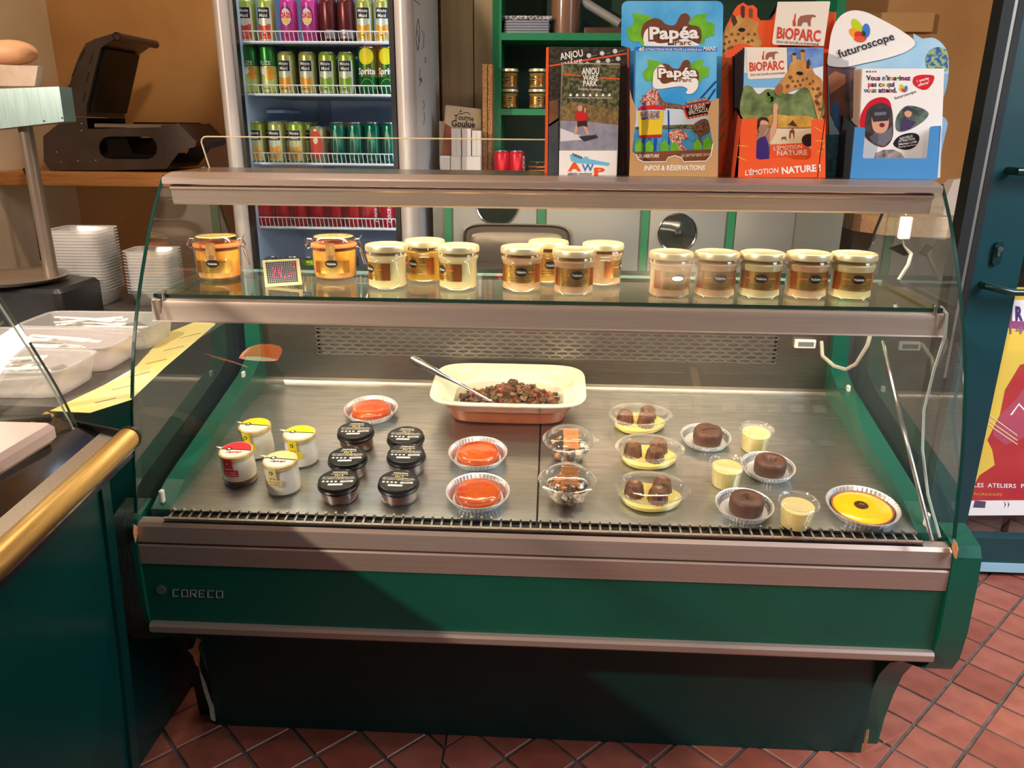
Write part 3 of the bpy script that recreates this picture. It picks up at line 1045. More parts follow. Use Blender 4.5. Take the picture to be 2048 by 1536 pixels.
def choc_pot(label):
    t = thing('chocolate_pot', label, 'dessert pot', group='black lidded chocolate pots')
    part('glass_body', MB().lathe([(.030, 0), (.0355, .002), (.0368, .008), (.0372, .026), (.0372, .030)], 24, cap1=False), JARGL, t, smooth=20)
    part('mousse', MB().lathe([(.032, .003), (.0355, .006), (.0362, .022)], 24), CHOC, t)
    lid = part('lid', MB().lathe([(.0385, .0255), (.0406, .0265), (.0406, .0300), (.0392, .0315), (.0388, .0365), (.0380, .0388), (.0370, .0392), (.0365, .0385), (0, .0388)], 40, cap0=False, cap1=False), LIDB, t)
    z = .0392
    SY = M('yellow_print', (226, 206, 20), .5)
    part('lid_sticker', MB().lathe([(.0355, .0389), (0, .0390)], 32, cap0=False, cap1=False), M('black_sticker', (24, 23, 24), .4), lid)
    greek(lid, lambda x, y: (x + .2 * y, y + .0235, z), .030, .0045, SILK, 1)
    greek(lid, lambda x, y: (x, y + .0178, z), .034, .0022, SILK, 2)
    greek(lid, lambda x, y: (x, y + .0120, z), .018, .0038, SY, 3)
    for k_, (w, yy) in enumerate(((.060, .0075), (.064, .004), (.062, .0005))):
        greek(lid, lambda x, y: (x, y + yy, z), w, .0017, SILK, 4 + k_)
    for q in range(4):
        part('lid_icon', MB().add([(-.027 + q * .008 + .0028 * math.cos(a * .785), -.008 + .0028 * math.sin(a * .785), z) for a in range(8)], [tuple(range(8))]), SILK, lid, smooth=0)
    part('lid_sticker_white', MB().add([(.006, -.011, z), (.030, -.009, z), (.030, -.0035, z), (.006, -.005, z)], [(0, 1, 2, 3)]), SILK, lid, smooth=0)
    part('lid_sticker_white', MB().add([(-.016, -.0215, z), (.012, -.0205, z), (.012, -.0145, z), (-.016, -.0155, z)], [(0, 1, 2, 3)]), SILK, lid, smooth=0)
    greek(lid, lambda x, y: (x + .018, y - .0088, z + .0002), .016, .0026, BLACK, 9)
    return t


pots = [(680, 992, 'black lidded chocolate pot ending the column beside the yogurt jars', .05),
        (698, 944, 'middle black lidded chocolate pot of the column beside the yogurt jars', .05),
        (714, 890, 'black lidded chocolate pot touching the rearmost red tartlet', .05),
        (799, 994, 'black lidded chocolate pot next to the largest red tartlet', -.05),
        (814, 938, 'middle black lidded chocolate pot of the column beside the red tartlets', -.02),
        (813, 901, 'rear black lidded chocolate pot of the column beside the red tartlets', -.02)]
pp0 = choc_pot(pots[0][2])
for i, (x, y, lb_, rz) in enumerate(pots):
    if i == 0:
        place(pp0, deck(x, y), DTH, rz)
    else:
        dup(pp0, deck(x, y), (DTH, 0, rz), lb_)

# foil dishes
FOILM = M('aluminium_foil', (224, 224, 226), .4, .75, bump=.25, bs=140)
REDG = M('red_fruit_glaze', (204, 94, 22), .14, c2=(182, 56, 12), ns=24, coat=.5, lo=.3, hi=.7)
BISC = M('baked_crust', (190, 104, 44), .7, c2=(150, 74, 30), ns=60)


def foil(parent, r, h, base):
    return part('foil_dish', MB().lathe([(base * .98, .0006), (base, .0004), (base + (r - base) * .45, h * .5, .0012), (r - .004, h - .0015, .0012), (r - .003, h, .0006), (r, h + .001, .0005), (r, h - .001, .0004), (r - .0035, h - .0012, .0006),
                                         (r - .0052, h - .003, .0012), (base + (r - base) * .40, h * .5, .0012), (base - .0006, .0016), (base * .9, .0016)], 96, cap0=True, cap1=True), FOILM, parent, smooth=30)


def red_tart(label, wob):
    rnd = random.Random(wob)
    t = thing('red_tartlet', label, 'tartlet', group='red glazed tartlets')
    foil(t, .0625, .019, .050)
    rings = []
    for (r, z) in ((.041, .003), (.045, .008), (.0455, .015), (.043, .020), (.036, .0225), (.022, .0235), (.008, .0238)):
        rings.append([((r * (1 + .025 * math.sin(3 * 2 * math.pi * i / 36 + wob))) * math.cos(2 * math.pi * i / 36), (r * (1 + .02 * math.sin(2 * 2 * math.pi * i / 36 + wob))) * math.sin(2 * math.pi * i / 36), z + rnd.uniform(-.0004, .0004)) for i in range(36)])
    part('glazed_cake', MB().loft(rings), REDG, t, smooth=60)
    part('cake_crust', MB().lathe([(.044, .0022), (.0455, .006), (.043, .0075)], 30), BISC, t)
    return t


for i, (x, y, lb_, rz, off) in enumerate([(743, 830, 'red glazed tartlet in foil behind the black lidded pots', 0, 0), (956, 918, 'red glazed tartlet in foil just in front of the baking dish', .8, 1), (956, 997, 'red glazed tartlet in foil closest to the front air grille', 2., 2)]):
    tt = red_tart(lb_, i * 1.3)
    place(tt, deck(x, y), DTH, rz)

CAKE = M('chocolate_cake', (98, 62, 48), .5, c2=(78, 48, 36), ns=50, bump=.3, bs=70)


def fondant(label, wob, dip=True, crack=False):
    t = thing('chocolate_fondant', label, 'cake', group='chocolate cakes in foil dishes')
    foil(t, .0545, .0165, .045)
    rnd = random.Random(int(wob * 10))
    prof = [(.030, .002), (.0315, .010), (.0315, .024), (.0300, .0300), (.026, .0325), (.016, .033), (.010, .0318), (.0075, .024), (.0, .0215)] if dip else [(.030, .002), (.0315, .010), (.0315, .026), (.029, .0315), (.022, .033), (.01, .0335), (.0, .0336)]
    rings = []
    for r, z in prof:
        rings.append([(.004 + r * (1 + .03 * math.sin(2 * 2 * math.pi * i / 32 + wob) + rnd.uniform(-.008, .008)) * math.cos(2 * math.pi * i / 32), r * (1 + rnd.uniform(-.008, .008)) * math.sin(2 * math.pi * i / 32), z + rnd.uniform(-.0005, .0005)) for i in range(32)])
    ck = part('cake', MB().loft(rings, cap1=False), CAKE, t, smooth=60)
    if crack:
        part('crack', MB().tube([(-.012, -.004, .0334), (0, -.001, .0338), (.014, -.003, .0336), (.030, 0, .0318)], .0012, 5), M('crack_dark', (44, 24, 18), .7), ck)
    return t


place(fondant('chocolate cake with a cracked flat top in foil, behind the custards', .3, False, True), deck(1410, 884), DTH, .2)
place(fondant('chocolate cake with a hole on top in foil, touching the rearmost custard', 1.4), deck(1534, 944), DTH, 0)
place(fondant('chocolate cake with a deep hole in foil, between two custard pots near the air grille', 2.6), deck(1487, 1022), DTH, .4)

# lemon tart
lt = thing('lemon_tart', 'lemon tart in foil with a chocolate disc in its middle', 'tart')
foil(lt, .0665, .0185, .054)
cr_ = part('pastry_crust', MB().lathe([(.050, .003), (.053, .008), (.056, .0135), (.0545, .0145), (.0525, .013)], 40), BISC, lt)
part('lemon_filling', MB().lathe([(.0535, .0125), (.051, .0142), (.03, .0148), (0, .0150)], 36, cap1=False), M('lemon_curd', (246, 196, 20), .2, coat=.5, sss=.1), lt)
cd2 = part('chocolate_disc', MB().lathe([(.0125, .0148), (.0130, .0158), (.0120, .0168), (0, .0169)], 24, (-.001, .004, 0), cap1=False), M('disc_chocolate', (74, 40, 24), .3), lt)
part('disc_mark', MB().tube([(-.005, .004, .0172), (-.001, .007, .0172), (.002, .003, .0172), (.005, .005, .0172)], .0007, 5), M('disc_gold', (190, 150, 60), .4), cd2)
place(lt, deck(1722, 1026), DTH, .1)

# custard pots
CUST = M('pale_custard', (240, 222, 150), .4, c2=(232, 208, 128), ns=20, sss=.1)


def custard(label):
    t = thing('custard_pot', label, 'dessert pot', group='custard pots')
    part('plastic_cup', MB().lathe([(.0255, 0), (.0268, .0015), (.0305, .044), (.0330, .0455), (.0335, .047)], 32, cap1=False), PLAST, t)
    part('custard', MB().lathe([(.0255, .0012), (.0264, .003), (.0298, .040), (.0296, .0408), (0, .0412)], 28, cap1=False), CUST, t)
    part('lid', MB().lathe([(.0345, .0455), (.0372, .0475), (.0368, .051), (.0350, .0525), (.0335, .0500), (.0310, .0495), (0, .0498)], 36, cap0=False, cap1=False), PLIDS, t)
    return t


cq = custard('clear pot of pale custard behind the cake with the hole, farthest from the grille')
place(cq, deck(1508, 898), DTH)
dup(cq, deck(1450, 968), (DTH, 0, .5), 'clear pot of pale custard touching two chocolate cakes')
dup(cq, deck(1589, 1048), (DTH, 0, 1.), 'clear pot of pale custard at the air grille beside the lemon tart')

# canele trays
CANELE = M('canele_brown', (126, 74, 42), .3, c2=(84, 44, 24), ns=70, bump=.3, bs=80, coat=.2)
CREAMC = M('custard_sauce', (244, 224, 132), .3, c2=(238, 212, 112), ns=15, sss=.1)


def petal(a, b, z, N=44):
    out = []
    for i in range(N):
        t = 2 * math.pi * i / N
        c, s_ = math.cos(t), math.sin(t)
        out.append((a * math.copysign(abs(c) ** .92, c), b * math.copysign(abs(s_) ** 1.15, s_) * (1 - .12 * c), z))
    return out


def canele_mesh():
    rings = []
    for r, z, w in ((.0155, 0, .0010), (.0150, .006, .0010), (.0135, .018, .0009), (.0125, .026, .0007), (.0105, .0295, .0003), (.006, .0285, 0), (.002, .0265, 0)):
        rings.append([((r + w * math.cos(12 * 2 * math.pi * i / 48)) * math.cos(2 * math.pi * i / 48), (r + w * math.cos(12 * 2 * math.pi * i / 48)) * math.sin(2 * math.pi * i / 48), z) for i in range(48)])
    return MB().loft(rings).mesh('canele', CANELE, 60)


CME = canele_mesh()


def canele_tray(label, flip=0.):
    t = thing('canele_tray', label, 'dessert tray', group='trays of caneles in custard')
    part('plastic_tray', MB().loft([petal(.054, .040, .0), petal(.058, .044, .004), petal(.062, .047, .026), petal(.066, .049, .029), petal(.0725, .054, .0295), petal(.0735, .055, .0285)], cap1=False), PLAST, t)
    part('custard_sauce', MB().loft([petal(.0535, .0395, .0015), petal(.0572, .0432, .005), petal(.0585, .0442, .012)]), CREAMC, t)
    for (x, y, rz) in ((-.034, .004, .1), (.022, .020, .7), (.010, -.014, 1.4)):
        o = part('canele', CME, None, t)
        o.location = (x, y, .004)
        o.scale = (1.3, 1.3, 1.15)
        o.rotation_euler = (0, 0, rz)
    part('lid', MB().loft([petal(.0735, .055, .0290), petal(.0725, .054, .0325), petal(.066, .049, .0330), petal(.062, .0455, .0415), petal(.05, .036, .044), petal(.01, .008, .0445)], cap0=False), PLAST, t)
    part('lid_rim', MB().loft([petal(.0655, .0485, .0335), petal(.0725, .0545, .0332), petal(.0745, .0560, .0300), petal(.0735, .0550, .0282)], cap0=False, cap1=False), PLIDS, t)
    return t


ct = canele_tray('clear tray of three caneles in custard, next to the cracked chocolate cake')
place(ct, deck(1279, 853), DTH, .12)
dup(ct, deck(1297, 921), (DTH, 0, .02), 'middle clear tray of three caneles in custard')
dup(ct, deck(1302, 1002), (DTH, 0, .0), 'clear tray of three caneles in custard nearest the air grille')

# biscuit cups
SPEC = M('caramel_biscuit', (196, 124, 60), .6, c2=(180, 106, 46), ns=40, bump=.2, bs=100)
COOKIE = M('dark_cookie_crumb', (88, 64, 50), .7, c2=(60, 44, 36), ns=80)
CREAMW = M('whipped_cream', (214, 198, 170), .5)


def biscuit_cup(label, seed, tilt):
    rnd = random.Random(seed)
    t = thing('dessert_cup', label, 'dessert cup', group='clear cups with caramel biscuit')
    prof = [(.025, 0), (.029, .003), (.039, .020), (.048, .040), (.0505, .043), (.0540, .0445), (.0550, .0460)]
    part('plastic_cup', MB().lathe(prof, 36, cap1=False), PLAST, t)
    mb = MB()
    for i in range(190):
        z = rnd.uniform(.003, .038)
        rr = .020 + min(z, .03) * .66
        a = rnd.uniform(0, 6.28)
        q = rr * math.sqrt(rnd.random())
        s_ = rnd.uniform(.0028, .0055)
        m_ = MB().box(-s_, s_, -s_, s_, -s_ * .7, s_ * .7)
        m_.v = [tuple(c + rnd.uniform(-.0015, .0015) for c in p) for p in m_.v]
        m_.xf(Matrix.Translation((q * math.cos(a), q * math.sin(a), z)) @ Matrix.Rotation(rnd.uniform(0, 3), 4, 'Z') @ Matrix.Rotation(rnd.uniform(0, 3), 4, 'X'))
        mb.add(m_.v, m_.f, rnd.choice((0, 0, 0, 1, 1, 2)))
    part('crumble', mb, [COOKIE, CREAMW, SPEC], t, smooth=50, kind='stuff')
    bq = part('caramel_biscuit', MB().rbox(-.0165, .0165, -.025, .025, -.003, .003, .002), SPEC, t)
    bq.location = (.004, .006, .044)
    bq.rotation_euler = (tilt, .1, .1)
    bmark = MB()
    for q in (-.012, 0, .012):
        bmark.box(-.009, .009, q - .0007, q + .0007, .0030, .0034)
    part('biscuit_mark', bmark, BISC, bq, smooth=0)
    part('dome_lid', MB().lathe([(.0545, .0462), (.0555, .0480), (.053, .0495), (.050, .0505), (.045, .060), (.034, .0665), (.02, .069), (0, .0698)], 36, cap0=False, cap1=False), PLAST, t)
    part('lid_rim', MB().lathe([(.0500, .0508), (.0535, .0502), (.0565, .0482), (.0552, .0456)], 36, cap0=False, cap1=False), PLIDS, t)
    part('lid_tab', MB().box(.052, .062, -.006, .006, .0468, .0478), PLAST, t, smooth=0)
    return t


place(biscuit_cup('clear domed dessert cup with biscuit and cream, behind its twin', 3, .5), deck(1137, 917), DTH, 0)
place(biscuit_cup('clear domed dessert cup with an upright caramel biscuit, nearest the air grille', 5, 1.15), deck(1133, 1000), DTH, 0)

# baking dish with stew and spoon
IVORY = M('ivory_enamel', (244, 236, 212), .18, coat=.4)
TERRA = M('terracotta_glaze', (186, 96, 40), .25, c2=(160, 76, 34), ns=8, coat=.3)
bd_ = thing('baking_dish', 'large ivory and terracotta baking dish holding stew', 'baking dish')


def rr(a, b, z, n=5., N=48):
    return ell(a, b, z, n, N)


part('outer_shell', MB().loft([rr(.124, .066, .0), rr(.130, .072, .004), rr(.136, .077, .034), rr(.149, .088, .040), rr(.158, .096, .060)], cap1=False), TERRA, bd_)
part('inner_bowl', MB().loft([rr(.158, .096, .0602), rr(.178, .110, .065), rr(.1795, .1115, .069), rr(.176, .109, .0712), rr(.158, .094, .067), rr(.149, .087, .058), rr(.139, .078, .043), rr(.129, .070, .034), rr(.124, .066, .012), rr(.118, .060, .008)], cap0=False), IVORY, bd_)
dishP = deck(1018, 820)
place(bd_, dishP, DTH, 0)
st_ = MB()
rnd = random.Random(11)
for i in range(1500):
    x = rnd.gauss(.008, .066)
    y = rnd.gauss(-.014, .032)
    if abs(x) > .116 or abs(y) > .060:
        continue
    top = .018 + .052 * math.exp(-((x - .012) / .085) ** 2 - ((y + .004) / .046) ** 2) + .006 * math.sin(x * 120 + 1) * math.cos(y * 90)
    z = rnd.uniform(.4, 1) * top
    s_ = rnd.uniform(.0034, .0075)
    m_ = MB().box(-s_, s_, -s_ * .8, s_ * .8, -s_ * .6, s_ * .6)
    m_.v = [tuple(c + rnd.uniform(-.0018, .0018) for c in p) for p in m_.v]
    m_.xf(Matrix.Translation((x, y, max(z, .012))) @ Matrix.Rotation(rnd.uniform(0, 3), 4, 'Z') @ Matrix.Rotation(rnd.uniform(0, 3), 4, 'X'))
    st_.add(m_.v, m_.f, rnd.choice((0, 0, 0, 0, 0, 0, 1, 2, 2, 2, 3, 4)))
STEW = [M('aubergine_brown', (132, 86, 56), .45, c2=(92, 58, 38), ns=160, coat=.15), M('red_pepper', (166, 54, 32), .4, c2=(120, 40, 26), ns=120, coat=.15), M('aubergine_dark', (84, 62, 44), .45, c2=(60, 46, 34), ns=160, coat=.15), M('courgette_olive', (84, 74, 38), .45, coat=.15), M('onion_tan', (150, 92, 50), .45, c2=(120, 74, 40), ns=120, coat=.15)]
sw = single('vegetable_stew', st_, STEW, 'chunky brown and red vegetable stew heaped in the baking dish', 'stew', kind='stuff', smooth=50)
place(sw, Vector(tuple(dishP)) + Vector((0, -.0003, .0022)), DTH, 0)
sp = thing('serving_spoon', 'steel serving spoon stuck in the stew with its handle over the dish rim', 'spoon', (0, 0, 0))
s0 = Matrix.Translation(Vector(tuple(dishP))) @ Matrix.Rotation(DTH, 4, 'X') @ Vector((-.045, -.040, .046))
s1 = Vector(tuple(at(900, 765, Y=dishP[1] - .01)))
s2 = Vector(tuple(at(822, 716, Y=dishP[1] + .01)))
hd = MB()
dv = (s2 - s0).normalized()
sd_ = Vector((dv.y, -dv.x, 0)).normalized()
sd_ = dv.cross(Vector((0, -1, .35))).normalized()
nn = sd_.cross(dv).normalized()
rings = []
for u, w, th_, sag in ((0, .0035, .0022, 0), (.15, .0038, .0022, -.004), (.4, .0045, .0018, -.004), (.7, .0075, .0014, -.001), (.93, .0095, .0012, 0), (1., .006, .0010, .001)):
    c_ = s0.lerp(s2, u) + nn * sag
    rings.append([tuple(c_ + sd_ * w * math.cos(a * math.pi / 4) + nn * th_ * math.sin(a * math.pi / 4)) for a in range(8)])
hd.loft(rings)
part('handle', hd, CHROME, sp)
bw = MB()
ax = Vector((.9, -.15, -.12)).normalized()
bx = Vector((0, 1, .2)).cross(ax).cross(ax) * -1
bx = Vector((.1, .9, .3)).normalized()
nz = ax.cross(bx).normalized()
rings = []
for u, w in ((-.002, .004), (.008, .010), (.022, .0165), (.036, .0155), (.046, .009), (.050, .002)):
    rings.append([tuple(s0 + ax * u + bx * (w * v) + nz * (.007 * (v * v - 1) * (1 if w > .006 else .3))) for v in (-1, -.66, -.33, 0, .33, .66, 1)])
bw.loft(rings, closed=False, cap0=False, cap1=False)
part('bowl', bw, CHROME, sp, smooth=60)

# ================================================================== leaflets on the counter top
TOPZ = 1.2602
S4 = .25391


def c3(x, y):
    return (860 + x * S4, y * S4)


def c4(x, y):
    return (1220 + x * S4, y * S4)


def c5(x, y):
    return (1528 + x * S4, y * S4)


def cmap(c, pts):
    return [c(x, y) for x, y in pts]


def card(parent, pts, Y, mat, t=.0012, name='card', world=True):
    """stiff card cut to a pixel outline on the plane Y, resting on the counter top"""
    P = [at(x, y, Y=Y) for x, y in pts]
    for p in P:
        p[2] = max(p[2], TOPZ)
    return part(name, MB().sheet(P, (0, t, 0)), mat, parent, world=True, smooth=0)


def booklet(name, label, cat, pts, Y, mat, t, group=None):
    P = [at(x, y, Y=Y) for x, y in pts]
    for p in P:
        p[2] = max(p[2], TOPZ + .0015)
    b = thing(name, label, cat, (float(np.mean([p[0] for p in P])), Y + t / 2, float(min(p[2] for p in P))), group=group)
    part('cover', MB().sheet(P, (0, t, 0)), mat, b, world=True, smooth=0)
    return b


WH = ink(238, 236, 232)
WARM = ink(226, 216, 200)
ORG = M('orange_print', (232, 88, 38), .45)
BLK = ink(26, 24, 26)
FOL = M('print_foliage', (44, 50, 30), .5, c2=(112, 108, 70), ns=160, lo=.42, hi=.6)
FOLD = M('print_dark_foliage', (34, 30, 26), .45, c2=(66, 60, 48), ns=140, lo=.42, hi=.6)
SKY = M('print_sky', (40, 150, 220), .45, c2=(110, 192, 236), ns=10)
LEAF = M('print_leaf', (120, 190, 50), .45, c2=(92, 168, 40), ns=60)
CROWD = M('print_crowd', (150, 40, 44), .5, c2=(226, 190, 170), ns=420, lo=.45, hi=.55)
BROWNP = M('print_brown', (112, 62, 40), .5)

# ---- wake park leaflet display
YA = .41
h1 = thing('leaflet_holder', 'dark leaflet display with orange edges holding a wakeboard flyer', 'leaflet holder', (.09, YA, TOPZ))
card(h1, cmap(c3, [(918, 372), (935, 368), (1560, 372), (1572, 385), (1562, 1395), (905, 1395)]), YA, FOLD, name='back_card')
card(h1, cmap(c3, [(915, 375), (936, 370), (925, 1395), (902, 1395)]), YA - .0016, ORG, .001, 'edge_strip')
card(h1, cmap(c3, [(1552, 372), (1572, 385), (1564, 1395), (1545, 1395)]), YA - .0016, M('rust_print', (170, 66, 36), .5), .001, 'edge_strip')
ppoly(h1, cmap(c3, [(935, 515), (1220, 468), (1560, 415), (1560, 425), (1220, 482), (935, 526)]), YA - .0004, ORG)
ptext(h1, 'ANJOU', c3(1028, 472), c3(1208, 442), 13.5, YA - .0006, WH, .02)
ptext(h1, 'WAKE', c3(1040, 545), c3(1206, 520), 13.5, YA - .0006, WH, .02)
for k_, (x, y) in enumerate(((1252, 438), (1355, 420), (1458, 403), (1240, 505), (1325, 490), (1402, 477), (1482, 463))):
    ppoly(h1, [c3(x + 20 * math.cos(a * math.pi / 3 + .5), y + 20 * math.sin(a * math.pi / 3 + .5)) for a in range(6)], YA - .0007, ink(206, 208, 214), 'icon_hexagon')
    if x < 1470:
        pgreek(h1, c3(x + 26, y + 4), c3(x + 68, y - 2), 1.6, YA - .0007, ink(170, 166, 160), k_)
card(h1, cmap(c3, [(1480, 500), (1535, 500), (1530, 1395), (1470, 1395)]), YA - .006, M('brown_acrylic', (64, 44, 34), .25), .002, 'pocket_side')
ppoly(h1, cmap(c3, [(940, 800), (1010, 780), (1010, 950), (935, 1000)]), YA - .0005, M('print_tan_blur', (130, 90, 60), .5, c2=(96, 66, 48), ns=30))
ppoly(h1, cmap(c3, [(935, 980), (1010, 930), (1010, 1380), (930, 1380)]), YA - .0005, M('print_slate_blur', (58, 72, 86), .5, c2=(80, 84, 92), ns=30))
YB = .365
for i in range(3):
    booklet('flyer', 'wakeboard flyer waiting behind the front one in the dark display', 'flyer', cmap(c3, [(1040 - i * 3, 500 - i * 3), (1494 - i, 503 - i * 3), (1470, 1386), (1016, 1386)]), YB + .012 + .006 * i, M('flyer_white_edge', (140, 130, 116), .5), .004, 'wakeboard flyers behind the front one')
f1 = booklet('flyer', 'front wakeboard flyer with a rider on grey water', 'flyer', cmap(c3, [(1048, 500), (1497, 505), (1471, 1388), (1018, 1388)]), YB, WH, .004)
Q = YB - .0004
ppoly(f1, cmap(c3, [(1050, 502), (1497, 507), (1483, 985), (1200, 960), (1028, 930)]), Q, FOL, 'photo_foliage')
ppoly(f1, cmap(c3, [(1032, 850), (1120, 800), (1480, 870), (1483, 985), (1200, 965), (1028, 960)]), Q - .0002, M('print_dry_grass', (150, 118, 72), .5, c2=(96, 84, 52), ns=150), 'photo_grass')
ppoly(f1, cmap(c3, [(1028, 950), (1240, 958), (1482, 985), (1472, 1186), (1022, 1186)]), Q - .0004, M('print_water', (128, 128, 146), .5, c2=(150, 150, 164), ns=60), 'photo_water')
ppoly(f1, cmap(c3, [(1026, 1010), (1110, 1040), (1200, 1075), (1240, 1100), (1130, 1105), (1025, 1115)]), Q - .0006, ink(214, 214, 222), 'photo_spray')
ppoly(f1, cmap(c3, [(1170, 1075), (1310, 1062), (1325, 1085), (1215, 1116)]), Q - .0008, ink(52, 50, 62), 'photo_board')
for s_ in ([(1160, 985), (1150, 1030), (1145, 1060)], [(1215, 985), (1235, 1030), (1245, 1060)]):
    ppoly(f1, cmap(c3, [(s_[0][0] - 14, s_[0][1]), (s_[1][0] - 12, s_[1][1]), (s_[2][0] - 9, s_[2][1]), (s_[2][0] + 9, s_[2][1]), (s_[1][0] + 11, s_[1][1]), (s_[0][0] + 14, s_[0][1])]), Q - .0009, ink(212, 160, 130), 'photo_leg')
ppoly(f1, cmap(c3, [(1160, 945), (1235, 945), (1240, 1000), (1200, 990), (1160, 1002)]), Q - .0011, ink(58, 40, 36), 'photo_shorts')
ppoly(f1, cmap(c3, [(1150, 885), (1185, 872), (1225, 885), (1240, 900), (1235, 950), (1162, 955), (1140, 930)]), Q - .0012, ink(190, 44, 40), 'photo_shirt')
ppoly(f1, cmap(c3, oval(1183, 852, 20, 26, 14)), Q - .0013, ink(206, 150, 126), 'photo_head')
ppoly(f1, cmap(c3, [(1225, 890), (1230, 866), (1222, 845), (1214, 848), (1216, 882)]), Q - .0013, ink(206, 150, 126), 'photo_arm')
ppoly(f1, cmap(c3, [(1050, 580), (1190, 592), (1190, 602), (1050, 590)]), Q - .0003, ORG)
ppoly(f1, cmap(c3, [(1336, 606), (1496, 617), (1496, 627), (1336, 616)]), Q - .0003, ORG)
ptext(f1, 'ANJOU', c3(1196, 585), c3(1332, 585), 13, Q - .0004, WH, .025)
ptext(f1, 'WAKE', c3(1204, 632), c3(1324, 632), 10.5, Q - .0004, WH, .025)
ptext(f1, 'PARK', c3(1207, 677), c3(1318, 677), 10.5, Q - .0004, WH, .025)
ptext(f1, 'Téléski nautique', c3(1168, 708), c3(1352, 712), 4.4, Q - .0004, WH, .0)
for i in range(7):
    ppoly(f1, cmap(c3, [(1095 + i * 51, 758), (1103 + i * 51, 738), (1112 + i * 51, 735), (1120 + i * 51, 758)]), Q - .0004, WH, 'icon')
pgreek(f1, c3(1085, 772), c3(1440, 775), 1.5, Q - .0004, WH, 4)
ppoly(f1, cmap(c3, [(1018, 1186), (1468, 1186), (1468, 1387), (1016, 1387)]), Q - .0006, WH, 'logo_panel')
ppoly(f1, cmap(c3, [(1100, 1215), (1150, 1232), (1420, 1285), (1405, 1308), (1350, 1300), (1160, 1285), (1110, 1268)]), Q - .0008, ink(110, 190, 226), 'logo_boat')
ptext(f1, 'nexo', c3(1118, 1222), c3(1196, 1252), 6.5, Q - .001, ink(40, 34, 70), .03)
ptext(f1, '49', c3(1204, 1256), c3(1246, 1262), 6.5, Q - .001, ink(110, 190, 226), .03)
ptext(f1, 'A', c3(1085, 1345), c3(1190, 1345), 16, Q - .001, ORG, .05)
ptext(f1, 'W', c3(1195, 1348), c3(1290, 1348), 14, Q - .0009, ink(60, 120, 190), .02)
ptext(f1, 'P', c3(1292, 1375), c3(1378, 1375), 13, Q - .001, ORG, .05)
ptext(f1, 'téléski nautique', c3(1084, 1375), c3(1276, 1375), 4.6, Q - .0011, ink(40, 40, 46), .01)

# ---- blue amusement park display
YC = .425
h2 = thing('leaflet_holder', 'sky blue leaflet display with leaf logo and kraft front pocket', 'leaflet holder', (.26, YC, TOPZ))
rc = []
for cx, cy, a0 in ((845, 55, 0), (845, 55, 30), (845, 55, 60), (845, 55, 90)):
    rc.append((cx + 48 * math.cos(math.radians(a0)), cy - 48 * math.sin(math.radians(a0))))
for a0 in (90, 120, 150, 180):
    rc.append((140 + 48 * math.cos(math.radians(a0)), 55 - 48 * math.sin(math.radians(a0))))
card(h2, cmap(c4, [(848, 1400), (885, 400)] + rc + [(88, 360), (160, 380), (150, 1400)]), YC, SKY, .002, 'back_card')


def leaf_logo(par, c, Yq, dx=0, dy=0, k=1.):
    def m(pts):
        return [c(dx + x * k, dy + y * k) for x, y in pts]
    ppoly(par, m([(-355, -10), (-290, -70), (-300, -150), (-190, -130), (-110, -90), (-90, 40), (-160, 55), (-210, 130), (-250, 80), (-320, 75)]), Yq, LEAF, 'logo_leaf')
    ppoly(par, m([(345, -60), (270, -90), (290, -150), (190, -130), (130, -60), (150, 60), (200, 80), (260, 100), (270, 50), (340, 30)]), Yq, LEAF, 'logo_leaf')
    sw_ = blob([(-205, 80), (-235, 20), (-215, -60), (-140, -105), (-80, -95), (-40, -60), (30, -55), (75, -130), (120, -145), (150, -110), (140, -60), (215, -40), (240, 10), (225, 90), (120, 120), (0, 110), (-90, 120), (-150, 130)])
    ppoly(par, m(sw_), Yq - .0004, BROWNP, 'logo_outline')


leaf_logo(h2, c4, YC - .0005, 480, 250, 1.)
ppoly(h2, cmap(c4, blob([(262, 300), (280, 240), (330, 205), (350, 235), (330, 300), (380, 340), (480, 330), (590, 305), (660, 330), (680, 362), (300, 362), (270, 340)])), YC - .0012, WH, 'logo_swirl')
ptext(h2, 'Papéa', c4(302, 312), c4(710, 302), 25, YC - .0015, BROWNP, .11)
ptext(h2, 'Papéa', c4(312, 308), c4(700, 298), 23.5, YC - .0019, WH, .035)
ptext(h2, 'Parc', c4(512, 354), c4(640, 352), 10, YC - .0021, BROWNP, .01)
YD = .37
for i in range(2):
    booklet('brochure', 'blue park brochure waiting behind the front one in the kraft pocket', 'brochure', cmap(c4, [(196 - i * 6, 372), (840, 377), (830, 1386), (180 - i * 6, 1386)]), YD + .011 + .007 * i, M('brochure_edge', (60, 130, 190), .5), .005, 'blue park brochures behind the front one')
f2 = booklet('brochure', 'front blue park brochure with a rollercoaster over a lake', 'brochure', cmap(c4, [(205, 366), (842, 374), (832, 1386), (188, 1386)]), YD, SKY, .005)
Q = YD - .0004
ppoly(f2, cmap(c4, [(204, 367), (842, 375), (840, 405), (203, 398)]), Q, ink(36, 110, 196), 'header_band')
ptext(f2, '40', c4(222, 402), c4(268, 400), 7, Q - .0004, WH, .02, slant=.2)
ptext(f2, 'ATTRACTIONS POUR TOUTE LA FAMILLE AU', c4(276, 398), c4(722, 400), 4.4, Q - .0004, WH, .015, slant=.2)
ptext(f2, 'MANS', c4(734, 400), c4(832, 398), 8, Q - .0004, WH, .02, slant=.2)
leaf_logo(f2, c4, Q - .0002, 520, 580, .75)
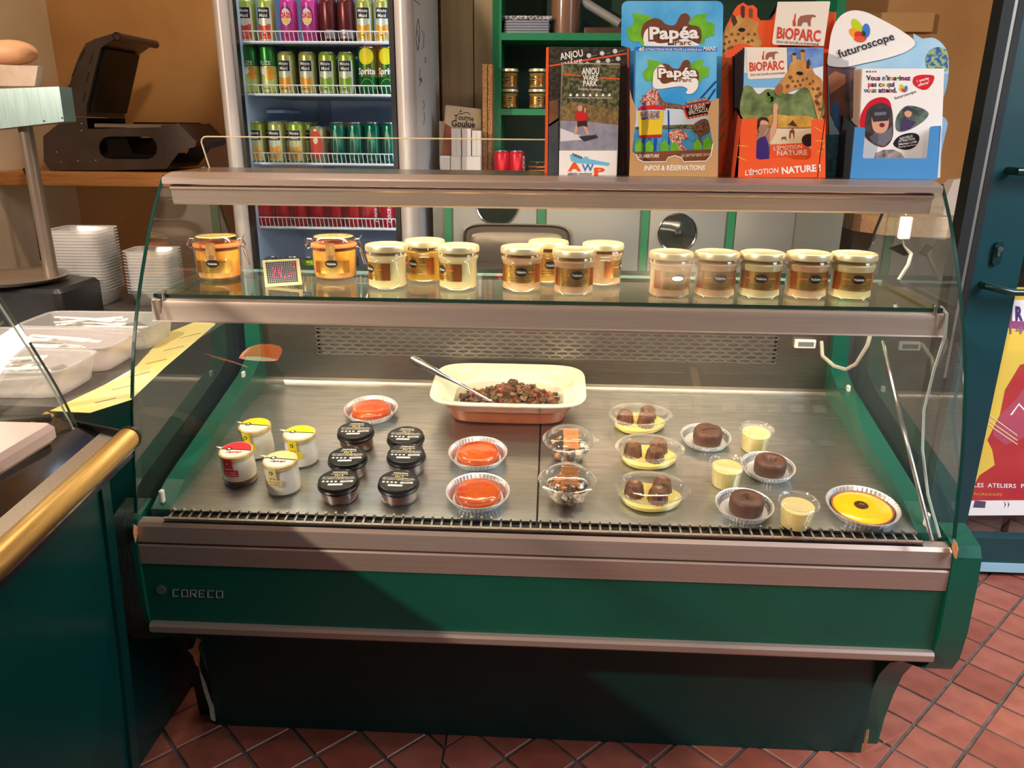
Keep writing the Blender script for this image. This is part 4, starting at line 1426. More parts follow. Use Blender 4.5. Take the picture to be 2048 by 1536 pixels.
ppoly(f2, cmap(c4, blob([(345, 690), (338, 630), (350, 555), (395, 510), (425, 520), (440, 560), (415, 590), (390, 620), (420, 660), (500, 640), (560, 610), (640, 605), (690, 630), (690, 690), (650, 735), (600, 735), (610, 700), (560, 680), (470, 690), (400, 700)])), Q - .0010, WH, 'logo_swirl')
ptext(f2, 'Papéa', c4(374, 613), c4(696, 602), 18.5, Q - .0013, BROWNP, .11)
ptext(f2, 'Papéa', c4(382, 610), c4(688, 599), 17.5, Q - .0017, WH, .035)
ptext(f2, 'Parc', c4(545, 645), c4(642, 643), 8, Q - .0019, BROWNP, .01)
ppoly(f2, cmap(c4, [(195, 860), (370, 850), (560, 860), (838, 880), (835, 1200), (190, 1200)]), Q - .0002, ink(196, 212, 226), 'photo_haze')
ppoly(f2, cmap(c4, [(196, 1000), (450, 985), (640, 980), (836, 1000), (834, 1030), (196, 1030)]), Q - .0004, FOL, 'photo_far_trees')
ppoly(f2, cmap(c4, [(193, 1020), (834, 1015), (832, 1200), (188, 1200)]), Q - .0005, M('print_lake', (40, 126, 186), .45, c2=(84, 160, 200), ns=70), 'photo_lake')
ppoly(f2, cmap(c4, [(230, 800), (300, 720), (345, 690), (385, 730), (385, 820), (300, 835)]), Q - .0008, CROWD, 'photo_riders')
ppoly(f2, cmap(c4, [(385, 745), (420, 800), (500, 815), (600, 830), (720, 880), (700, 905), (560, 860), (430, 850), (385, 815)]), Q - .0007, M('print_track', (70, 46, 40), .5, c2=(150, 110, 80), ns=300), 'photo_track')
for a_, b_ in (((835, 640), (690, 800)), ((830, 700), (770, 790)), ((690, 800), (750, 770)), ((460, 870), (465, 1140))):
    d_ = np.array(b_, float) - a_
    n_ = np.array([-d_[1], d_[0]]) / np.linalg.norm(d_) * 6
    ppoly(f2, [c4(*(np.array(a_) + n_)), c4(*(np.array(b_) + n_)), c4(*(np.array(b_) - n_)), c4(*(np.array(a_) - n_))], Q - .0006, ink(24, 60, 140), 'photo_track_post')
ppoly(f2, cmap(c4, [(222, 880), (420, 870), (408, 1060), (345, 1085), (230, 1072)]), Q - .0009, ink(230, 200, 50), 'photo_ride_car')
ppoly(f2, cmap(c4, [(212, 870), (240, 838), (330, 826), (420, 836), (440, 865), (330, 860)]), Q - .0011, ink(206, 40, 44), 'photo_car_roof')
ppoly(f2, cmap(c4, [(238, 880), (395, 872), (390, 938), (245, 945)]), Q - .0012, M('print_car_window', (40, 50, 96), .5, c2=(206, 180, 160), ns=200), 'photo_car_window')
ppoly(f2, cmap(c4, [(226, 1066), (410, 1058), (400, 1082), (232, 1090)]), Q - .0013, ink(180, 40, 44), 'photo_car_base')
for x_ in (255, 300, 350):
    ppoly(f2, cmap(c4, [(x_, 1088), (x_ + 22, 1088), (x_ + 12, 1190), (x_ - 16, 1190)]), Q - .0010, ink(30, 80, 160), 'photo_support')
ppoly(f2, cmap(c4, blob([(460, 1050), (520, 1020), (590, 1040), (610, 1090), (560, 1110), (600, 1190), (520, 1190), (480, 1110)])), Q - .0010, CROWD, 'photo_coaster')
ppoly(f2, cmap(c4, blob([(650, 990), (720, 940), (770, 950), (780, 1040), (720, 1080), (730, 1140), (690, 1140), (695, 1070), (655, 1040)])), Q - .0010, M('print_tower', (60, 36, 30), .5, c2=(130, 92, 70), ns=220), 'photo_tower')
for (x_, y_) in ((200, 1140), (280, 1150), (400, 1150), (480, 1160), (660, 1140), (740, 1120)):
    ppoly(f2, cmap(c4, [(x_, 1195), (x_ - 5, y_ - 10), (x_ + 30, y_ - 50), (x_ + 65, y_), (x_ + 60, 1195)]), Q - .0014, LEAF, 'photo_leaf')
ppoly(f2, cmap(c4, [(570, 840), (835, 790), (838, 890), (605, 938)]), Q - .0012, ink(196, 52, 40), 'photo_sign')
ppoly(f2, cmap(c4, [(590, 850), (828, 808), (830, 878), (615, 922)]), Q - .0014, BLK, 'photo_sign_face')
for i in range(9):
    for (xa, ya, xb, yb) in ((580, 846, 832, 799), (606, 930, 834, 884)):
        u_ = i / 8
        ppoly(f2, cmap(c4, oval(xa + (xb - xa) * u_, ya + (yb - ya) * u_, 5, 5, 6)), Q - .0014, ink(250, 220, 170), 'photo_bulb')
ptext(f2, 'LE GRAND', c4(628, 872), c4(752, 848), 7, Q - .0017, WARM, .015)
ptext(f2, 'SPECTACLE', c4(622, 905), c4(772, 876), 6.5, Q - .0017, WARM, .015)
ppoly(f2, cmap(c4, [(598, 798), (772, 768), (776, 795), (604, 826)]), Q - .0014, ink(112, 60, 40), 'photo_sign_top')
ptext(f2, 'NOUVEAUTÉ 2018', c4(608, 815), c4(768, 787), 4.5, Q - .0017, WARM, .01)
ppoly(f2, cmap(c4, [(188, 1200), (832, 1175), (832, 1300), (186, 1300)]), Q - .0016, M('print_brown_band', (128, 74, 44), .5), 'footer_band')
ptext(f2, 'OUVERTURE', c4(222, 1243), c4(384, 1240), 6.5, Q - .0020, WH, .02, slant=.2)
ptext(f2, '30 SEPTEMBRE 2018', c4(560, 1238), c4(785, 1226), 5.5, Q - .0020, WARM, .01, slant=.2)
YE = .342
pk = [(150, 1398), (158, 1205), (176, 1195)] + [(205, 1215), (222, 1255), (262, 1276), (440, 1276), (458, 1242), (510, 1228), (562, 1242), (580, 1276), (755, 1270), (795, 1225), (812, 1130), (780, 960), (772, 880), (800, 800), (852, 775), (842, 1398)]
card(h2, cmap(c4, pk), YE, KRAFT, .0016, 'pocket_front')
card(h2, cmap(c4, [(157, 700), (172, 770), (205, 850), (207, 930), (190, 1050), (176, 1195), (158, 1205)]), YE + .004, KRAFT, .0016, 'pocket_wing')
e1 = cmap(c4, [(205, 1215), (222, 1255), (262, 1276), (440, 1276), (458, 1242), (510, 1228), (562, 1242), (580, 1276), (755, 1270), (795, 1225), (812, 1130)])
part('pocket_rim', MB().tube([at(x, y, Y=YE - .0002) for x, y in e1], .0013, 5), ink(226, 222, 214), h2, world=True)
e2 = cmap(c4, [(157, 700), (172, 770), (205, 850), (207, 930), (190, 1050), (176, 1195)])
ptext(h2, 'INFOS & RÉSERVATIONS', c4(268, 1342), c4(746, 1338), 9.5, YE - .0004, WH, .025, slant=.15)
P_ = [at(*c4(842, 1398), Y=YE), at(*c4(852, 775), Y=YE)]
part('pocket_side', MB().sheet([(P_[0][0], YE, TOPZ), (P_[0][0], YC, TOPZ), (P_[1][0], YC, P_[1][2]), (P_[1][0], YE, P_[1][2])], (.0015, 0, 0)), KRAFT, h2, world=True, smooth=0)

# ---- zoo display
YF = .43
h3 = thing('leaflet_holder', 'orange zoo leaflet display with a giraffe cutout and framed sign', 'leaflet holder', (.48, YF, TOPZ))
ob = [(850, 1398), (868, 900), (880, 480), (905, 230), (960, 120), (985, 70), (1010, 40), (1050, 20), (1085, 45), (1130, 40), (1160, 70), (1160, 130), (1185, 160), (1240, 160), (1300, 100), (1315, 60), (1780, 95), (1770, 400), (1720, 1398)]
card(h3, cmap(c4, ob), YF, ORG, .002, 'back_card')
GIR = M('print_giraffe', (206, 156, 84), .5, c2=(176, 120, 58), ns=30)
GSP = M('print_giraffe_spot', (122, 70, 34), .5)
GDK = M('print_giraffe_dark', (70, 42, 28), .5)
Q = YF - .0005
ppoly(h3, cmap(c4, blob([(885, 440), (888, 300), (910, 225), (965, 165), (1010, 120), (1060, 130), (1110, 150), (1170, 180), (1160, 240), (1185, 300), (1195, 355), (1150, 372), (1080, 352), (1000, 350), (930, 400)])), Q, GIR, 'giraffe_head')
for x_, y_ in ((1045, 55), (1108, 75)):
    ppoly(h3, cmap(c4, [(x_ - 12, 135), (x_ - 16, y_), (x_, y_ - 14), (x_ + 16, y_), (x_ + 14, 145)]), Q - .0002, GDK if x_ < 1100 else GSP, 'giraffe_horn')
ppoly(h3, cmap(c4, [(975, 210), (955, 160), (960, 110), (985, 125), (1005, 175)]), Q - .0003, GDK, 'giraffe_ear')
ppoly(h3, cmap(c4, oval(1038, 235, 28, 16, 14)), Q - .0004, BLK, 'giraffe_eye')
for i, (x_, y_) in enumerate([(915, 290), (905, 345), (940, 330), (960, 270), (990, 320), (1050, 300), (1090, 270), (1120, 320), (900, 400), (935, 380), (1010, 270), (1140, 270), (1090, 330), (960, 370)]):
    ppoly(h3, cmap(c4, oval(x_, y_, 15, 11, 7, i)), Q - .0003, GSP, 'giraffe_spot')
ppoly(h3, cmap(c4, [(1300, 100), (1312, 62), (1318, 30), (1280, 150), (1240, 160)]), Q - .0002, M('print_dark_brown', (84, 48, 38), .5), 'sign_fold')  # dark brown sliver beside the sign card
SGN = .418
card(h3, cmap(c4, [(1322, 14), (1730, 10), (1735, 16), (1685, 362), (1290, 352), (1278, 335)]), SGN, M('sign_cream', (232, 222, 208), .5), .0015, 'sign_card')


def zoo_logo(par, c, ox, oy, k, Yq):
    RB = M('zoo_red_print', (204, 66, 44), .5)
    EB = M('zoo_brown_print', (150, 96, 74), .5)
    m = lambda pts: [c(ox + x * k, oy + y * k) for x, y in pts]
    ppoly(par, m([(-25, 0), (-20, -50), (0, -80), (40, -88), (70, -90), (95, -92), (120, -84), (122, -70), (90, -72), (80, -40), (82, 0), (62, 0), (55, -30), (20, -30), (5, 0)]), Yq, EB, 'elephant_silhouette')
    ppoly(par, m([(-60, 0), (-62, -40), (-52, -55), (-44, -98), (-34, -100), (-40, -50), (-36, 0)]), Yq, RB, 'giraffe_silhouette')
    for q in range(-1, 2):
        pass


zoo_logo(h3, c4, 1500, 206, 1.0, SGN - .0004)
RB = MATS['zoo_red_print']
ptext(h3, 'BiOPARC', c4(1312, 300), c4(1655, 328), 22, SGN - .0006, RB, .03)
ptext(h3, 'ZOO DE DOUÉ-LA-FONTAINE', c4(1310, 337), c4(1645, 360), 4.6, SGN - .0006, ink(90, 80, 72), .01)
for i, (x_, y_) in enumerate(((905, 520), (925, 600), (880, 900), (895, 960), (880, 1080), (980, 1250))):
    ppoly(h3, cmap(c4, [(x_ - 30, y_ + 30), (x_ + 20, y_ - 40), (x_ + 30, y_ - 30), (x_ - 10, y_ + 25)]), Q - .0002, M('print_olive', (110, 120, 50), .5), 'print_grass')
YG = .372
for i in range(5):
    booklet('brochure', 'zoo brochure stacked behind the front one in the orange pocket', 'brochure', cmap(c4, [(1046 - i * 20, 378 + i * 16), (1676 - i * 8, 378), (1664, 1386), (1020 - i * 12, 1386)]), YG + .007 + .0075 * i, M('brochure_dark_edge', (40, 34, 38), .5), .004, 'zoo brochures behind the front one')
f3 = booklet('brochure', 'front zoo brochure with a giraffe being fed a leafy twig', 'brochure', cmap(c4, [(1064, 372), (1682, 376), (1664, 1386), (1034, 1386)]), YG, M('print_white_sky', (206, 222, 236), .45, c2=(226, 230, 232), ns=12), .004)
Q = YG - .0004
ppoly(f3, cmap(c4, [(1395, 376), (1681, 378), (1678, 520), (1500, 560), (1390, 600)]), Q, M('print_deep_sky', (52, 96, 176), .45, c2=(120, 160, 214), ns=26), 'photo_sky')
ppoly(f3, cmap(c4, [(1056, 570), (1180, 600), (1400, 600), (1380, 690), (1050, 690)]), Q, ink(120, 180, 226), 'photo_sky')
ppoly(f3, cmap(c4, blob([(1045, 930), (1050, 700), (1110, 680), (1170, 740), (1240, 700), (1340, 720), (1440, 740), (1500, 700), (1600, 690), (1668, 740), (1664, 930), (1350, 920)])), Q - .0002, M('print_park_trees', (70, 92, 50), .5, c2=(128, 146, 90), ns=44), 'photo_trees')
ppoly(f3, cmap(c4, [(1045, 900), (1200, 910), (1665, 930), (1662, 1010), (1042, 1010)]), Q - .0003, M('print_grassland', (150, 142, 76), .5, c2=(120, 118, 60), ns=60), 'photo_grass')
ppoly(f3, cmap(c4, blob([(1230, 1000), (1240, 930), (1290, 900), (1420, 912), (1520, 910), (1600, 930), (1610, 1000), (1440, 1012)])), Q - .0004, M('print_rock', (214, 170, 74), .5, c2=(176, 128, 48), ns=60), 'photo_rock')
ppoly(f3, cmap(c4, [(1400, 985), (1440, 945), (1480, 1000)]), Q - .0005, GDK, 'photo_cave')
ppoly(f3, cmap(c4, [(1042, 1010), (1662, 1005), (1658, 1130), (1036, 1140)]), Q - .0004, ink(222, 204, 170), 'photo_sand')
ppoly(f3, cmap(c4, [(1410, 1080), (1415, 1030), (1440, 1010), (1455, 1035), (1450, 1100), (1440, 1050), (1425, 1050), (1420, 1100)]), Q - .0006, GSP, 'photo_antelope')
ppoly(f3, cmap(c4, [(1350, 1110), (1352, 1080), (1385, 1075), (1390, 1112), (1378, 1095), (1362, 1095)]), Q - .0006, ink(90, 88, 90), 'photo_zebra')
ppoly(f3, cmap(c4, [(1075, 378), (1392, 376), (1398, 600), (1385, 612), (1100, 625), (1085, 612)]), Q - .0006, M('sign_cream', (232, 222, 208), .5), 'logo_panel')
zoo_logo(f3, c4, 1240, 470, .7, Q - .0008)
ptext(f3, 'BiOPARC', c4(1100, 560), c4(1372, 545), 17, Q - .0010, RB, .03)
ptext(f3, 'ZOO DE DOUÉ-LA-FONTAINE', c4(1105, 598), c4(1378, 582), 3.6, Q - .0010, ink(90, 80, 72), .01)
ppoly(f3, cmap(c4, blob([(1298, 720), (1310, 680), (1360, 620), (1400, 560), (1420, 500), (1470, 470), (1530, 480), (1580, 520), (1610, 580), (1670, 640), (1672, 800), (1655, 930), (1635, 930), (1610, 830), (1580, 740), (1545, 690), (1480, 700), (1420, 720), (1360, 750), (1320, 752)])), Q - .0012, GIR, 'photo_giraffe')
ppoly(f3, cmap(c4, blob([(1298, 720), (1312, 680), (1345, 660), (1365, 690), (1350, 735), (1320, 752)])), Q - .0014, M('print_muzzle', (150, 96, 60), .5), 'photo_muzzle')
for x_, y_, w_ in ((1452, 430, 18), (1518, 405, 18)):
    ppoly(f3, cmap(c4, [(x_ - w_ * .6, 500), (x_ - w_, y_), (x_, y_ - 16), (x_ + w_, y_), (x_ + w_ * .8, 500)]), Q - .0013, GIR, 'photo_horn')
    ppoly(f3, cmap(c4, oval(x_, y_ - 4, 18, 12, 9)), Q - .0015, GDK, 'photo_horn_tip')
ppoly(f3, cmap(c4, [(1545, 540), (1548, 490), (1565, 460), (1578, 490), (1570, 540)]), Q - .0014, GDK, 'photo_ear')
ppoly(f3, cmap(c4, oval(1495, 578, 28, 15, 14, .1)), Q - .0015, BLK, 'photo_eye')
for i, (x_, y_) in enumerate([(1440, 640), (1480, 640), (1520, 630), (1460, 680), (1500, 670), (1550, 620), (1575, 660), (1600, 700), (1600, 640), (1640, 700), (1630, 760), (1655, 740), (1640, 820), (1655, 860), (1625, 800), (1400, 680), (1420, 610)]):
    ppoly(f3, cmap(c4, oval(x_, y_, 14 + 5 * (i > 8), 11 + 6 * (i > 8), 7, i)), Q - .0014, GSP, 'photo_giraffe_spot')
for i in range(9):
    ppoly(f3, cmap(c4, oval(1265 + 18 * math.cos(i * 1.9) + i * 2 - 8, 770 + 32 * math.sin(i * 2.3), 22, 9, 8, i * .8)), Q - .0016, M('print_twig_leaf', (84, 124, 44), .5), 'photo_twig_leaf')
ppoly(f3, cmap(c4, oval(1350, 745, 26, 12, 8, -.5)), Q - .0016, MATS['print_twig_leaf'], 'photo_twig_leaf')
SKIN = ink(214, 160, 130)
ppoly(f3, cmap(c4, blob([(1285, 860), (1290, 820), (1312, 815), (1326, 840), (1318, 872), (1318, 950), (1305, 1030), (1270, 1100), (1240, 1120), (1225, 1080), (1260, 1020), (1285, 950)])), Q - .0016, SKIN, 'photo_arm')
ppoly(f3, cmap(c4, blob([(1165, 985), (1185, 935), (1225, 930), (1248, 970), (1238, 1020), (1210, 1050), (1175, 1040)])), Q - .0018, SKIN, 'photo_face')
ppoly(f3, cmap(c4, blob([(1160, 1020), (1158, 960), (1185, 925), (1235, 928), (1250, 965), (1225, 950), (1190, 950), (1178, 990)])), Q - .0020, ink(60, 40, 34), 'photo_hair')
ppoly(f3, cmap(c4, [(1150, 1100), (1170, 1045), (1215, 1050), (1240, 1110), (1258, 1250), (1150, 1250)]), Q - .0017, SKIN, 'photo_shoulder')
ppoly(f3, cmap(c4, [(1155, 1110), (1180, 1085), (1225, 1070), (1248, 1130), (1256, 1260), (1150, 1260)]), Q - .0019, ink(84, 62, 150), 'photo_top')
ppoly(f3, cmap(c4, [(1262, 1140), (1520, 1125), (1586, 1180), (1586, 1260), (1255, 1260)]), Q - .0014, ORG, 'slogan_panel')
ppoly(f3, cmap(c4, blob([(1510, 1110), (1530, 1065), (1590, 1060), (1590, 1140), (1540, 1150)])), Q - .0015, M('print_black_rock', (40, 32, 30), .5), 'photo_dark_rock')
ptext(f3, "L'ÉMOTION", c4(1290, 1185), c4(1512, 1168), 7.5, Q - .0018, WARM, .01, slant=.1)
ptext(f3, 'NATURE', c4(1315, 1225), c4(1556, 1218), 9.5, Q - .0018, WARM, .02)
YH = .345
card(h3, cmap(c4, [(1008, 1400), (1032, 938), (1160, 935), (1150, 1245), (1180, 1258), (1250, 1252), (1320, 1242), (1400, 1240), (1450, 1258), (1560, 1258), (1586, 1235), (1588, 942), (1698, 938), (1697, 1400)]), YH, ORG, .0016, 'pocket_front')
PA, PB = at(*c4(1030, 950), Y=YH), at(*c4(1695, 940), Y=YH)
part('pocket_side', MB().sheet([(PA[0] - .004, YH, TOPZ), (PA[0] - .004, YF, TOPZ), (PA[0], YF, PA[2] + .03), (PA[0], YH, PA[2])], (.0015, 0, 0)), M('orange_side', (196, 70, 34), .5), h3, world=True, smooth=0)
part('pocket_side', MB().sheet([(PB[0], YH, TOPZ), (PB[0], YF, TOPZ), (PB[0], YF, PB[2]), (PB[0], YH, PB[2])], (-.0015, 0, 0)), ORG, h3, world=True, smooth=0)
ptext(h3, "L'ÉMOTION", c4(1065, 1382), c4(1325, 1360), 10, YH - .0004, WH, .012, slant=.1)
ptext(h3, 'NATURE !', c4(1355, 1370), c4(1662, 1345), 13, YH - .0004, WH, .03)
for (x_, y_, a_) in ((1640, 1020, .6), (1650, 1110, 0.), (1660, 1180, -.6), (1670, 1170, -.9), (1050, 1150, .1), (1040, 1250, .4)):
    ppoly(h3, cmap(c4, oval(x_, y_, 44, 5, 8, a_)), YH - .0004, M('print_straw', (222, 160, 50), .5), 'print_grass')

# ---- science park display
YI = .425
h4 = thing('leaflet_holder', 'white and light blue leaflet display with petal logo and blue pocket', 'leaflet holder', (.70, YI, TOPZ))
PBL = M('pale_blue_card', (140, 190, 226), .45, c2=(170, 210, 234), ns=10)
card(h4, cmap(c5, [(500, 520)] + blob([(1180, 325), (1250, 305), (1330, 298), (1390, 330), (1435, 390), (1455, 480), (1450, 620), (1430, 720), (1400, 800), (1395, 900), (1430, 935), (1455, 990), (1445, 1060)], 3)[:-6] + [(1400, 1180), (1370, 1420), (520, 1420)]), YI, PBL, .002, 'back_card')
wb = blob([(500, 500), (510, 400), (535, 250), (590, 140), (680, 85), (790, 92), (920, 150), (1080, 240), (1190, 330), (1130, 400), (980, 455), (800, 495), (640, 528), (540, 522)])
card(h4, cmap(c5, wb), YI - .003, WH, .0015, 'logo_card')
for k_, (cx_, cy_, a_, b_, r_, mt) in enumerate(((735, 215, 75, 38, 1.05, ink(190, 206, 40)), (725, 270, 66, 34, .65, ink(236, 160, 40)), (760, 285, 52, 34, .5, ink(206, 56, 40)), (755, 308, 46, 24, .1, ink(226, 84, 50)), (805, 240, 55, 30, 1.55, ink(60, 120, 206)), (786, 264, 22, 15, 1.2, ink(30, 70, 60)))):
    ppoly(h4, cmap(c5, oval(cx_, cy_, a_, b_, 18, r_)), YI - .0034 - .0002 * k_, mt, 'logo_petal')
ptext(h4, 'futuroscope', c5(592, 458), c5(1030, 310), 16, YI - .0050, ink(40, 40, 60), .012)
ppoly(h4, cmap(c5, [(505, 530), (720, 530), (720, 900), (640, 1000), (590, 1040), (520, 900)]), YI - .0006, M('print_climbers', (128, 86, 66), .5, c2=(56, 62, 80), ns=40), 'photo_climbers')
ppoly(h4, cmap(c5, [(520, 820), (590, 800), (590, 1000), (560, 1000)]), YI - .0008, ink(56, 110, 170), 'photo_jeans')
ppoly(h4, cmap(c5, [(505, 600), (560, 560), (640, 590), (640, 660), (520, 740)]), YI - .0008, ink(196, 130, 96), 'photo_torso')
ppoly(h4, cmap(c5, [(490, 1060), (600, 1060), (600, 1400), (490, 1400)]), YI - .0008, M('print_teal_dark', (24, 66, 80), .5, c2=(60, 120, 140), ns=60), 'photo_lower')
bl = oval(1372, 480, 100, 110, 26)
bl = [(min(x, 1450), min(y, 560)) for x, y in bl]
ppoly(h4, cmap(c5, bl), YI - .0006, M('print_balloon', (40, 84, 150), .5, c2=(150, 180, 120), ns=120, lo=.45, hi=.55), 'photo_balloon')
YJ = .372
for i in range(4):
    booklet('brochure', 'white science park brochure stacked behind the front one in the blue pocket', 'brochure', cmap(c5, [(755 - i * 13, 548 - (i == 3) * 6), (1404, 544), (1385, 1400), (732 - i * 11, 1400)]), YJ + .007 + .0075 * i, M('brochure_tan_edge', (186, 160, 140), .5), .0055, 'white brochures behind the front one')
f4 = booklet('brochure', 'front white science park brochure with rounded photo bubbles', 'brochure', cmap(c5, [(776, 540), (1420, 540), (1388, 1400), (740, 1400)]), YJ, WH, .005)
Q = YJ - .0004
COLS = [ink(60, 36, 80), ink(196, 36, 60), ink(60, 120, 180), ink(226, 150, 40), ink(90, 150, 60), ink(150, 40, 120)]
for i, (tx, x0, x1, y) in enumerate((('Vous n\'imaginez', 805, 1155, 632), ('pas ce qui', 820, 1028, 682), ('vous attend.', 785, 1048, 728))):
    # letters in changing colours
    v_, f_, w_ = glyphs(tx, .035)
    pts_ = [at(*c5(x0 + (x1 - x0) * x / w_, y - h_ * 9.5 / S4), Y=Q) for x, h_ in v_]
    mb_ = MB().add(pts_, f_)
    mb_.m = [(0, 0, 0, 1, 0, 0, 2, 0, 3, 0, 4, 0, 0, 5, 0, 1)[int(np.mean([v_[k][0] for k in fc]) / w_ * len(tx) + i * 3) % 16] for fc in f_]
    part('lettering', mb_, COLS, f4, world=True, smooth=0)
ppoly(f4, cmap(c5, blob([(1175, 660), (1180, 610), (1230, 590), (1310, 590), (1342, 605), (1325, 660), (1280, 705), (1225, 700)])), Q, ink(206, 30, 44), 'bubble_red')
ptext(f4, '1 entrée', c5(1208, 650), c5(1300, 625), 5.5, Q - .0003, WH, .02)
ptext(f4, 'offerte*', c5(1215, 682), c5(1308, 655), 5.5, Q - .0003, WH, .02)
for k_, (cx_, cy_, a_, b_, r_, mt) in enumerate(((1090, 690, 30, 14, 1.05, ink(190, 206, 40)), (1090, 708, 26, 13, .6, ink(236, 160, 40)), (1102, 712, 20, 12, .4, ink(206, 56, 40)), (1120, 695, 22, 11, 1.55, ink(60, 120, 206)))):
    ppoly(f4, cmap(c5, oval(cx_, cy_, a_, b_, 14, r_)), Q - .0002 * (1 + k_), mt, 'logo_petal')
ptext(f4, 'futuroscope', c5(1032, 785), c5(1200, 728), 5.5, Q, ink(40, 40, 60), .008)
for i in range(4):
    ppoly(f4, cmap(c5, [(805 + i * 22, 570), (819 + i * 22, 570), (819 + i * 22, 558), (805 + i * 22, 558)]), Q, (ink(60, 80, 150), ink(190, 60, 60), ink(120, 130, 150), ink(180, 70, 70))[i], 'flag')
ppoly(f4, cmap(c5, blob([(755, 1000), (765, 900), (830, 800), (920, 765), (985, 790), (1010, 880), (1015, 1000), (1000, 1110), (940, 1160), (860, 1130), (800, 1080)])), Q, ink(196, 24, 44), 'photo_bubble')
ppoly(f4, cmap(c5, blob([(800, 1060), (800, 940), (830, 850), (920, 810), (1000, 850), (1016, 960), (1010, 1090), (945, 1155), (860, 1130)])), Q - .0002, M('print_dark_hall', (46, 36, 40), .5, c2=(80, 60, 60), ns=40), 'photo_dark')
ppoly(f4, cmap(c5, blob([(860, 1020), (850, 900), (900, 850), (970, 870), (985, 940), (970, 1020), (920, 1050)])), Q - .0004, SKIN, 'photo_face')
ppoly(f4, cmap(c5, [(840, 890), (860, 850), (970, 850), (992, 900), (980, 950), (860, 960)]), Q - .0006, ink(54, 52, 60), 'photo_headset')
ppoly(f4, cmap(c5, [(870, 885), (965, 880), (962, 905), (872, 912)]), Q - .0008, ink(110, 110, 120), 'photo_headset_panel')
ppoly(f4, cmap(c5, oval(930, 985, 22, 18, 12)), Q - .0006, ink(110, 40, 40), 'photo_mouth')
ppoly(f4, cmap(c5, [(830, 1080), (880, 1040), (960, 1040), (1008, 990), (1008, 1090), (945, 1152), (860, 1128)]), Q - .0003, ink(110, 108, 116), 'photo_sweater')
b2 = blob([(1035, 1000), (1050, 910), (1110, 840), (1180, 835), (1260, 860), (1297, 900), (1250, 960), (1150, 1020), (1070, 1038)])
ppoly(f4, cmap(c5, b2), Q, M('print_ride_scene', (50, 56, 60), .5, c2=(100, 120, 104), ns=60), 'photo_bubble')
ppoly(f4, cmap(c5, oval(1135, 890, 30, 34, 14)), Q - .0003, SKIN, 'photo_face')
ppoly(f4, cmap(c5, [(1100, 885), (1105, 850), (1135, 838), (1168, 850), (1170, 885), (1135, 868)]), Q - .0005, ink(60, 60, 72), 'photo_helmet')
ppoly(f4, cmap(c5, [(1075, 960), (1130, 940), (1200, 960), (1150, 1018), (1072, 1030)]), Q - .0002, ink(70, 56, 96), 'photo_jacket')
ppoly(f4, cmap(c5, blob([(1018, 1130), (1060, 1075), (1140, 1048), (1205, 1055), (1224, 1095), (1190, 1155), (1120, 1180), (1050, 1165)])), Q, ink(30, 30, 36), 'bubble_black')
for i, (tx, x0, x1, y) in enumerate((('NOUVELLE', 1072, 1172, 1100), ('ATTRACTION', 1060, 1190, 1122), ('Sébastien LOEB', 1060, 1205, 1145), ('Racing Xperience', 1062, 1205, 1164))):
    ptext(f4, tx, c5(x0, y), c5(x1, y - 22), 4.2 if i < 3 else 3., Q - .0003, WH, .012)
ppoly(f4, cmap(c5, [(868, 1245), (880, 1205), (940, 1180), (1020, 1178), (1080, 1205), (1105, 1245)]), Q, M('print_car_scene', (70, 60, 60), .5, c2=(190, 170, 164), ns=50), 'photo_bubble')
YK = .345
BLU = M('blue_pocket', (70, 140, 200), .4)
card(h4, cmap(c5, [(676, 1420), (716, 1000), (790, 1006), (798, 1015), (778, 1235), (785, 1247), (1278, 1247), (1287, 1235), (1308, 1006), (1318, 996), (1392, 990), (1358, 1420)]), YK, BLU, .0016, 'pocket_front')
PA, PB = at(*c5(714, 1002), Y=YK), at(*c5(1388, 992), Y=YK)
b0, b1 = at(*c5(676, 1420), Y=YK), at(*c5(1358, 1420), Y=YK)
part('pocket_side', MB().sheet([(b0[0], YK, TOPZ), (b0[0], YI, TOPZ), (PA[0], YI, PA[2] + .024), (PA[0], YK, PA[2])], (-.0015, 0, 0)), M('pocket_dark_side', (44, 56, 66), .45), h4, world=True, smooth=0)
part('pocket_side', MB().sheet([(b1[0], YK, TOPZ), (b1[0], YI, TOPZ), (PB[0], YI, PB[2]), (PB[0], YK, PB[2])], (.0015, 0, 0)), BLU, h4, world=True, smooth=0)

# ================================================================== drinks fridge
FY = 1.35
fx0, fx1 = -1.065, -.43
FW_ = M('fridge_white', (214, 220, 230), .35)
FIN = M('fridge_liner', (196, 216, 240), .4)
FALU = M('fridge_door_profile', (200, 194, 192), .42, .25)
fr_ = thing('drinks_fridge', 'tall glass door drinks fridge filled with cans behind the counter', 'fridge', ((fx0 + fx1) / 2, 1.6, 0))


def F(name, mb, mats, **k):
    return part(name, mb, mats, fr_, world=True, **k)


